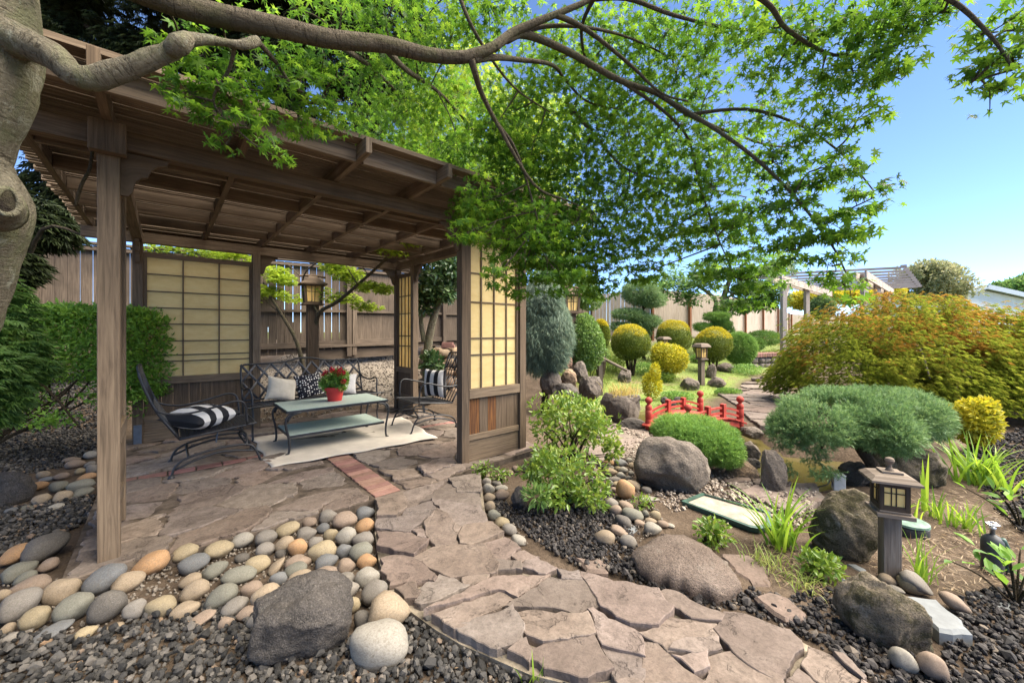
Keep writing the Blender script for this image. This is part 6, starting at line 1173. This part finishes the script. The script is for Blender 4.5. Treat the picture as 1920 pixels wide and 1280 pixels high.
# ------------------------------------------------------------------ strap leaved clumps and grasses
blades("iris_clump", "fan of tall green iris blades in front of the mossy boulder", "plant", gp(1462, 1020, -.06), 46, .42, .02, .95, L_IRIS, 1.1, .045)
blades("iris_clump", "dense clump of green strap leaves right of the olive boulder", "plant", gp(1838, 905, -.06), 90, .46, .022, 1.0, L_IRIS, 1.0, .10)
blades("iris_shoot", "single broad upright blade behind the near lantern roof", "plant", gp(1734, 955, -.06), 3, .42, .026, .12, L_IRIS, .5, .012)
blades("grass_clump", "thin green grass clump right of the near lantern post", "plant", gp(1728, 1088, -.06), 20, .27, .011, .7, L_IRIS, .8, .02)
for u, v, lab in [(1700, 965, "short grass tuft behind the green lid"), (1752, 968, "grass tuft on brown stubble right of the lid"), (1788, 980, "grass tuft between the stubble and the tank"), (1812, 992, "rightmost grass tuft beside the tank")]: blades("grass_tuft", lab, "plant", gp(u, v, -.06), 20, .20, .012, .8, L_IRIS, .9, .04, "grass tufts behind the lid")
blades("grass_tuft", "small dark mondo grass tuft beside the stepping stones", "plant", gp(1490, 1085, -.06), 60, .10, .005, 1.4, L_GRASS, 1.2, .06); blades("grass_tuft", "wispy grass tuft left of the ferny plant", "plant", gp(1440, 1055, -.06), 70, .12, .005, 1.4, L_GRASS, 1.2, .07); blades("grass_tuft", "tiny grass tuft near the small oval stepping stone", "plant", gp(1512, 1105, -.06), 24, .08, .005, 1.4, L_GRASS, 1.2, .03)
c = D(1167, 742, 6.1); blades("dry_grass", "pale dry ornamental grass growing in the rock basin", "grass clump", (c[0], c[1], c[2] + .02), 170, .26, .008, 1.1, L_TUFT, 1.0, .10)
blades("grass_tuft", "a few upright green blades at the near edge of the path", "plant", gp(1000, 1290, -.07), 7, .14, .009, .6, L_IRIS, .8, .02)
def ground_grass():
    P = []
    for pg in GREEN_PX:
        A = np.array([gt(*q) for q in pg]); lo, hi = A.min(0), A.max(0); X = rng.uniform(lo[:2], hi[:2], (52000, 2)); X = X[inpoly(X[:, 0], X[:, 1], A)]; P.append(X)
    P = np.concatenate(P); P = P[fbm(np.c_[P * 1.3, np.zeros(len(P))], 5, 3) > -.3][:30000]; k = ~inpoly(P[:, 0], P[:, 1], POND); P = P[k]; n = len(P); Z = th(P[:, 0], P[:, 1]) - .01
    scl = .06 + .07 * np.clip(fbm(np.c_[P * .9, np.zeros(n)], 15, 3) + .4, 0, 1); o = scatter("ground_cover", L_GRASS, None, np.c_[P, Z], unit(np.c_[rng.normal(0, .6, (n, 2)), np.ones(n)]), rnd(n), scl * rng.uniform(.7, 1.3, n), T_SPRAY); tag(o, "soft green ground cover between the far rocks and shrubs", "ground cover", kind="stuff")
ground_grass()
def litter():
    L = [[(1620, 1040), (1900, 960), (1930, 1090), (1800, 1110), (1640, 1095)], [(1400, 1010), (1560, 1060), (1540, 1120), (1440, 1090)], [(0, 960), (170, 950), (120, 1010), (0, 1040)], [(0, 700), (230, 700), (230, 770), (0, 780)], [(560, 1130), (800, 1200), (900, 1279), (300, 1279)], [(960, 940), (1120, 930), (1180, 1040), (1020, 1010)]]; P = []
    for pg, n in zip(L, (420, 120, 40, 160, 16, 60)):
        A = np.array([gp(*q, -.06) for q in pg]); X = rng.uniform(A.min(0)[:2], A.max(0)[:2], (n * 3, 2)); P.append(X[inpoly(X[:, 0], X[:, 1], A)][:n])
    P = np.concatenate(P); n = len(P); o = scatter("fallen_leaves", L_DRY, None, np.c_[P, th(P[:, 0], P[:, 1]) + rng.uniform(.01, .035, n)], rnd(n) * [1, 1, .2], UP + rnd(n) * .5, rng.uniform(.012, .034, n), T_LEAF); tag(o, "dry brown leaves and needles scattered over the soil and gravel", "leaf litter", kind="stuff")
litter()
def needles():
    L = [[(1620, 1040), (1900, 960), (1930, 1090), (1800, 1110), (1640, 1095)], [(1400, 1000), (1560, 1050), (1560, 1120), (1440, 1100)], [(1640, 960), (1800, 905), (1920, 950), (1850, 1010)]]; P = []
    for pg, n in zip(L, (800, 260, 320)):
        A = np.array([gp(*q, -.06) for q in pg]); X = rng.uniform(A.min(0)[:2], A.max(0)[:2], (n * 3, 2)); P.append(X[inpoly(X[:, 0], X[:, 1], A)][:n])
    P = np.concatenate(P); n = len(P); tp = (np.array([(0, 0, 0), (.5, .035, .04), (1, 0, 0), (.5, -.035, .04)]), np.array([(0, 3, 2, 1)])); o = scatter("dry_needles", L_STRAW, None, np.c_[P, th(P[:, 0], P[:, 1]) + rng.uniform(.008, .02, n)], rnd(n) * [1, 1, .15], UP + rnd(n) * .4, rng.uniform(.03, .09, n), tp); tag(o, "straw coloured dry needles strewn over the soil by the near lantern", "needle litter", kind="stuff")
L_STRAW = leaf("dry_straw", (.12, .08, .045), (.20, .14, .08), (.30, .23, .14), .1)
needles()
# ------------------------------------------------------------------ potted geranium on the table
def geranium():
    p = pl(1.775, 1.735, .4745); t = thing("potted_geranium", "red flowering geranium in a bright red pot on the coffee table", "potted plant", p); m = MB(); m.lathe([(.078, 0), (.10, .125), (.112, .126), (.116, .165), (.108, .166), (.10, .14), (.02, .135)], 32); m.build("pot", M_POT, t, smooth='auto')
    P, O = ells(700, [((0, 0, .25), (.15, .15, .11)), ((.05, 0, .30), (.11, .11, .08)), ((-.09, -.03, .2), (.07, .08, .07)), ((.1, -.03, .2), (.06, .07, .07))], .8); n = len(P); scatter("foliage", L_GER, t, P, O + rnd(n) * .8, O + UP * .5 + rnd(n) * .6, rng.uniform(.03, .055, n), T_STAR5)
    for c in [(-.09, -.05, .34), (.0, -.06, .365), (.075, -.04, .36), (.12, -.07, .345), (.14, -.08, .235), (.03, .05, .37), (-.05, .03, .37), (.06, -.08, .33), (-.12, -.02, .31)]:
        P = np.array(c) + unit(rng.normal(size=(46, 3))) * .034 * rng.uniform(.6, 1.1, (46, 1)); scatter("flower", M_PETAL, t, P, rnd(46), unit(P - c) + rnd(46) * .4, rng.uniform(.014, .022, 46), T_STAR5)
geranium()
# ------------------------------------------------------------------ the big maple overhead
def big_maple():
    b = np.array([-2.32, 1.42, -.08]); t = thing("big_maple", "large old maple whose trunk and leafy branches frame the view", "tree", b); f = lambda p: D(*p) - b; m = MB(); mb_ = MB(); PTS = []
    def br(pts, r0, r1, seg=8, sm=5, n=None):
        W = [f(p) for p in pts]; rr = np.linspace(r0, r1, len(W)); (m if seg > 7 else mb_).tube(W, rr, seg, sm); q = catmull(np.array(W), np.linspace(0, len(W) - 1, (len(W) - 1) * 6 + 1)); PTS.append(q); return q
    trunk = [(-265, 1330), (-245, 1100), (-215, 850), (-160, 660), (-112, 540), (-82, 450), (-62, 390), (-84, 335), (-98, 290), (-78, 230), (-56, 165), (-46, 60), (-50, -100), (-80, -260)]
    W = [f((u, v, 1.42)) for u, v in trunk]; m.tube(W, [.22, .19, .172, .16, .158, .16, .165, .152, .148, .148, .155, .165, .15, .12], 24, 6)
    k0 = f((22, 384, 1.31)); m.tube([k0 + [-.11, .04, 0], k0 + [-.03, .0, .002], k0 + [.012, -.015, .0]], [.08, .055, .032], 16, 3)
    br([(-40, 60, 1.42), (40, 78, 1.40), (100, 108, 1.40), (135, 138, 1.41), (175, 147, 1.43), (230, 130, 1.45), (290, 108, 1.47), (325, 92, 1.48), (350, 76, 1.5), (400, 78, 1.55), (450, 84, 1.6), (485, 76, 1.65)], .058, .018, 12)
    m.tube([f((318, 98, 1.47)), f((335, 84, 1.47)), f((352, 72, 1.49))], [.028, .038, .026], 12, 3)
    br([(0, -80, 1.42), (150, -60, 1.45), (290, -8, 1.55), (345, 12, 1.6), (400, 28, 1.65), (520, 52, 1.72), (620, 74, 1.8), (720, 84, 1.9), (800, 103, 2.0), (860, 108, 2.05), (890, 102, 2.08), (925, 88, 2.12), (960, 62, 2.2), (1010, 40, 2.25), (1060, 20, 2.3), (1115, -5, 2.35), (1180, -50, 2.4)], .058, .012, 7)
    B = [([(925, 90, 2.12), (975, 64, 2.25), (1060, 95, 2.35), (1160, 150, 2.45), (1230, 175, 2.55), (1290, 215, 2.6), (1360, 245, 2.7), (1440, 272, 2.8), (1490, 275, 2.85)], .026, .005),
         ([(1040, 28, 2.28), (1080, 45, 2.35), (1125, 75, 2.4), (1185, 125, 2.5), (1240, 175, 2.5), (1290, 190, 2.55)], .018, .005), ([(950, 78, 2.2), (1010, 52, 2.3), (1080, 50, 2.4), (1150, 62, 2.5), (1205, 82, 2.6), (1260, 110, 2.7)], .016, .004),
         ([(1100, 0, 2.35), (1175, -2, 2.3), (1260, 28, 2.3), (1350, 50, 2.35), (1460, 62, 2.4), (1560, 70, 2.4)], .016, .004), ([(1300, -60, 2.0), (1430, 0, 2.0), (1475, 55, 2.05), (1550, 100, 2.1), (1605, 108, 2.1), (1650, 140, 2.1)], .016, .004),
         ([(888, 112, 2.08), (930, 108, 2.2), (970, 112, 2.4), (1035, 122, 2.6), (1060, 150, 2.8), (1100, 190, 2.9), (1160, 205, 3.0)], .02, .005), ([(884, 112, 2.06), (892, 140, 2.1), (902, 172, 2.2), (930, 228, 2.3), (962, 272, 2.4), (985, 330, 2.5), (1010, 420, 2.6)], .02, .005),
         ([(1160, 150, 2.45), (1240, 205, 2.6), (1290, 260, 2.7), (1310, 340, 2.7), (1340, 430, 2.6), (1370, 500, 2.6)], .012, .003), ([(930, 228, 2.3), (1000, 345, 2.5), (1060, 375, 2.7), (1110, 395, 2.9)], .012, .004), ([(1230, 175, 2.55), (1330, 235, 2.3), (1420, 300, 2.2), (1500, 380, 2.1), (1560, 460, 2.0), (1590, 520, 1.95)], .014, .003),
         ([(1060, 190, 2.9), (1120, 260, 3.0), (1180, 320, 3.0), (1290, 345, 3.0), (1400, 370, 2.9)], .014, .004), ([(1290, 215, 2.6), (1400, 205, 2.4), (1500, 235, 2.3), (1580, 290, 2.2), (1640, 360, 2.15)], .012, .003), ([(1430, -30, 1.9), (1600, -40, 1.8), (1760, -10, 1.7), (1850, 60, 1.65), (1900, 130, 1.6)], .018, .004),
         ([(720, 86, 1.9), (760, 130, 2.4), (830, 180, 3.2), (900, 260, 3.8), (950, 330, 4.2)], .02, .005), ([(620, 76, 1.8), (700, 130, 2.6), (760, 190, 3.4), (820, 260, 4.0), (840, 330, 4.3)], .016, .005), ([(485, 80, 1.65), (520, 120, 1.8), (560, 170, 1.9), (640, 190, 2.2)], .012, .004), ([(440, 85, 1.6), (430, 130, 1.65), (400, 190, 1.7), (440, 240, 1.75)], .009, .003), ([(850, -40, 2.3), (890, 60, 2.3), (960, 160, 2.6), (1030, 210, 2.8)], .014, .004), ([(1115, -5, 2.35), (1090, 60, 2.6), (1110, 140, 2.9), (1180, 250, 3.2), (1200, 360, 3.4)], .014, .004)]
    for pts, r0, r1 in B: br(pts, r0, r1, 7, 5)
    # leaf clusters: photo centre, depth, half width/height, leaves
    CL = []
    def c(u, v, y, w_, h_, n): CL.append((u, v, y, w_, h_, n))
    for u, v, y, w_, h_, n in [(320, 100, 1.75, 40, 30, 26), (345, 160, 1.7, 50, 45, 56), (400, 130, 1.75, 50, 40, 50), (430, 185, 1.75, 55, 45, 66), (375, 215, 1.72, 40, 25, 34), (480, 190, 1.8, 45, 40, 44), (470, 245, 1.8, 45, 25, 36), (515, 275, 1.82, 30, 18, 16), (420, 275, 1.8, 26, 12, 9), (555, 150, 1.9, 50, 45, 36), (590, 190, 1.95, 40, 35, 24), (640, 150, 2.0, 40, 40, 30), (350, 40, 1.75, 40, 20, 16), (640, 15, 2.0, 60, 20, 30), (740, 10, 2.2, 80, 30, 55), (700, 150, 2.6, 50, 50, 60), (560, 20, 2.2, 60, 20, 20), (660, 220, 2.6, 40, 40, 40), (540, 110, 1.95, 50, 30, 50), (600, 120, 2.0, 50, 30, 55), (500, 160, 1.85, 40, 35, 40), (620, 230, 2.2, 40, 30, 45), (560, 230, 2.0, 40, 25, 36), (690, 110, 2.4, 60, 30, 70), (760, 110, 2.6, 70, 35, 100), (440, 120, 1.8, 40, 25, 26), (680, 40, 2.2, 60, 30, 60), (800, 30, 2.4, 70, 35, 90)]: c(u, v, y, w_, h_, n)
    for u, v, y, w_, h_, n in [(760, 180, 3.2, 70, 60, 260), (840, 190, 3.4, 80, 70, 340), (720, 240, 3.6, 70, 50, 230), (820, 280, 3.9, 90, 60, 380), (900, 330, 3.8, 70, 70, 360), (780, 320, 4.3, 70, 45, 240), (880, 400, 3.4, 45, 55, 200), (850, 60, 2.8, 80, 50, 240), (930, 30, 2.6, 70, 40, 170), (960, 200, 3.0, 70, 70, 320), (920, 260, 2.8, 60, 60, 240), (980, 300, 2.9, 70, 70, 340), (960, 400, 2.9, 60, 70, 300), (1000, 480, 2.8, 60, 55, 240), (940, 470, 2.7, 40, 40, 120), (970, 540, 2.7, 28, 30, 60), (900, 380, 2.7, 50, 50, 160), (880, 440, 2.6, 40, 35, 90), (1010, 430, 2.6, 60, 60, 200), (1050, 520, 2.6, 60, 40, 150), (930, 520, 2.5, 30, 30, 50), (860, 300, 3.2, 60, 40, 160)]: c(u, v, y, w_, h_, n)
    for u, v, y, w_, h_, n in [(1040, 110, 2.9, 70, 60, 260), (1080, 200, 3.0, 80, 70, 340), (1060, 300, 3.0, 80, 80, 420), (1060, 400, 3.0, 80, 80, 420), (1070, 490, 2.9, 70, 55, 300), (1150, 70, 2.8, 80, 50, 240), (1170, 170, 2.9, 80, 60, 300), (1170, 270, 3.1, 80, 70, 380), (1160, 370, 3.1, 80, 70, 400), (1150, 460, 3.0, 70, 60, 330), (1120, 540, 2.9, 45, 24, 90), (1250, 60, 2.6, 80, 50, 220), (1270, 150, 2.7, 70, 50, 200), (1260, 260, 2.9, 80, 60, 300), (1260, 350, 2.9, 80, 60, 340), (1240, 440, 2.9, 70, 55, 270), (1210, 510, 2.8, 40, 25, 80), (1340, 70, 2.4, 80, 45, 180), (1330, 170, 2.6, 50, 30, 60), (1350, 270, 2.7, 70, 50, 210), (1350, 350, 2.7, 80, 55, 260), (1330, 430, 2.7, 70, 50, 240), (1370, 500, 2.6, 70, 40, 220), (1420, 530, 2.5, 60, 35, 170), (1400, 570, 2.6, 50, 18, 60), (1380, 430, 2.6, 60, 45, 180)]: c(u, v, y, w_, h_, n)
    for u, v, y, w_, h_, n in [(1440, 50, 2.2, 70, 50, 150), (1450, 130, 2.2, 60, 40, 90), (1440, 215, 2.4, 60, 35, 90), (1450, 300, 2.3, 60, 45, 130), (1460, 390, 2.2, 60, 45, 140), (1480, 460, 2.1, 50, 45, 100), (1500, 340, 2.2, 50, 40, 95), (1530, 60, 2.1, 60, 50, 130), (1540, 150, 2.1, 50, 35, 70), (1530, 235, 2.1, 55, 40, 95), (1580, 310, 2.0, 45, 40, 80), (1540, 420, 2.0, 50, 40, 85), (1590, 430, 1.95, 45, 40, 70), (1640, 370, 1.95, 35, 35, 55), (1560, 500, 1.95, 40, 36, 60), (1590, 540, 1.95, 25, 22, 26), (1620, 50, 2.0, 60, 50, 120), (1600, 140, 2.0, 50, 45, 85), (1650, 130, 2.0, 40, 40, 55), (1700, 50, 1.9, 55, 45, 95), (1760, 15, 1.85, 50, 25, 60), (1610, 220, 2.0, 40, 40, 50), (1680, 130, 1.9, 40, 30, 35), (1870, 60, 1.7, 60, 55, 85), (1900, 120, 1.65, 50, 50, 70), (1880, 170, 1.65, 40, 32, 28), (1840, 130, 1.7, 30, 25, 20), (1940, 60, 1.7, 40, 60, 40)]: c(u, v, y, w_, h_, n)
    for u, v, y, w_, h_, n in [(1300, -60, 2.4, 300, 50, 500), (900, -60, 2.6, 250, 50, 400), (500, -60, 2.2, 250, 40, 250), (1700, -60, 1.9, 200, 50, 250)]: c(u, v, y, w_, h_, n)
    over = []
    for k in range(40): over.append((rng.uniform(-2.8, 1.6), rng.uniform(-2.2, .7), rng.uniform(2.75, 3.5)))
    A = np.concatenate(PTS); Ps, Os = [], []; tw = mb_; VL = []
    for u, v, y, w_, h_, n in CL:
        ce = D(u, v, y) - b; s = mpp(y); r = np.array([w_ * s, max(.16, w_ * s * 1.1), h_ * s]); nn = int(n * (1.95 if y > 2.75 else 1.5)); d = unit(rng.normal(size=(nn, 3))) * rng.random((nn, 1)) ** (1 / 2.4); P = ce + d * r; q = np.round(P[:, 2] / .11) * .11 + .03 * np.sin(P[:, 0] * 7 + P[:, 1] * 5); P[:, 2] = P[:, 2] * .5 + q * .5 + rng.normal(0, .012, nn); Ps.append(P)
        j = np.argmin(np.linalg.norm(A - ce, axis=1)); st = A[j]
        if v > -30:
            mid = (st + ce) / 2 + rng.normal(0, .03, 3); tw.tube([st, mid, ce], [.006, .0045, .003], 5, 3)
            for k in range(max(3, min(9, n // 28))): e = P[rng.integers(nn)]; a0 = mid + (ce - mid) * rng.random(); tw.tube([a0, (a0 + e) / 2 + rng.normal(0, .02, 3) + [0, 0, .015], e], [.003, .0022, .0014], 4, 2)
    for ce in over: d = unit(rng.normal(size=(150, 3))) * rng.random((150, 1)) ** .45; Ps.append(np.array(ce) - b + d * [.5, .5, .16])
    P = np.concatenate(Ps); n = len(P); X = unit(rnd(n) * [1, 1, .35] - UP * .28); Z = unit(UP * .75 + rnd(n) * .8); sz = rng.uniform(.030, .050, n)
    w_ = MB(); tr = m.build("trunk", M_BARK, t, smooth=True); Vt = np.array([v.co[:] for v in tr.data.vertices]); Nt = np.array([v.normal[:] for v in tr.data.vertices]); Vt += Nt * (fbm(Vt * 6, 3, 3) * .016 + fbm(Vt * [22, 22, 9], 5, 3) * .007)[:, None]; tr.data.vertices.foreach_set('co', Vt.astype(np.float32).ravel()); tr.data.update(); mb_.build("branches", M_BARKB, t, smooth=True); cut = rng.random(n) < .6; scatter("crown", L_MAPLE, t, P[cut], X[cut], Z[cut], sz[cut], T_STAR); scatter("crown", L_MAPLE, t, P[~cut], X[~cut], Z[~cut], sz[~cut] * .95, tpl_star(5, .27, .42))
    kk = k0 + np.array([.032, -.036, -.002]); ax = unit(np.array([.72, -.69, .03])); o2 = unit(np.cross(ax, UP)); o = MB()
    a_ = np.linspace(0, 2 * math.pi, 25); ring = [kk + o2 * math.cos(a) * .024 + UP * math.sin(a) * .043 + ax * (.004 * math.sin(3 * a)) for a in a_]; o.tube(ring, list(.0085 + .002 * np.sin(a_ * 2)), 8, 1); kn = o.build("knot", M_BARK, t, smooth=True)
    V, Fc = ICO[3]; W = kk + np.outer(V[:, 0] * .024, o2) + np.outer(V[:, 1] * .043, UP) + np.outer(V[:, 2] * .006, ax); npm("knot_scar", W + ax * 0 + fbm(V * 3, 3, 3)[:, None] * .002, Fc, M_BARKD, kn, smooth=True)
big_maple()
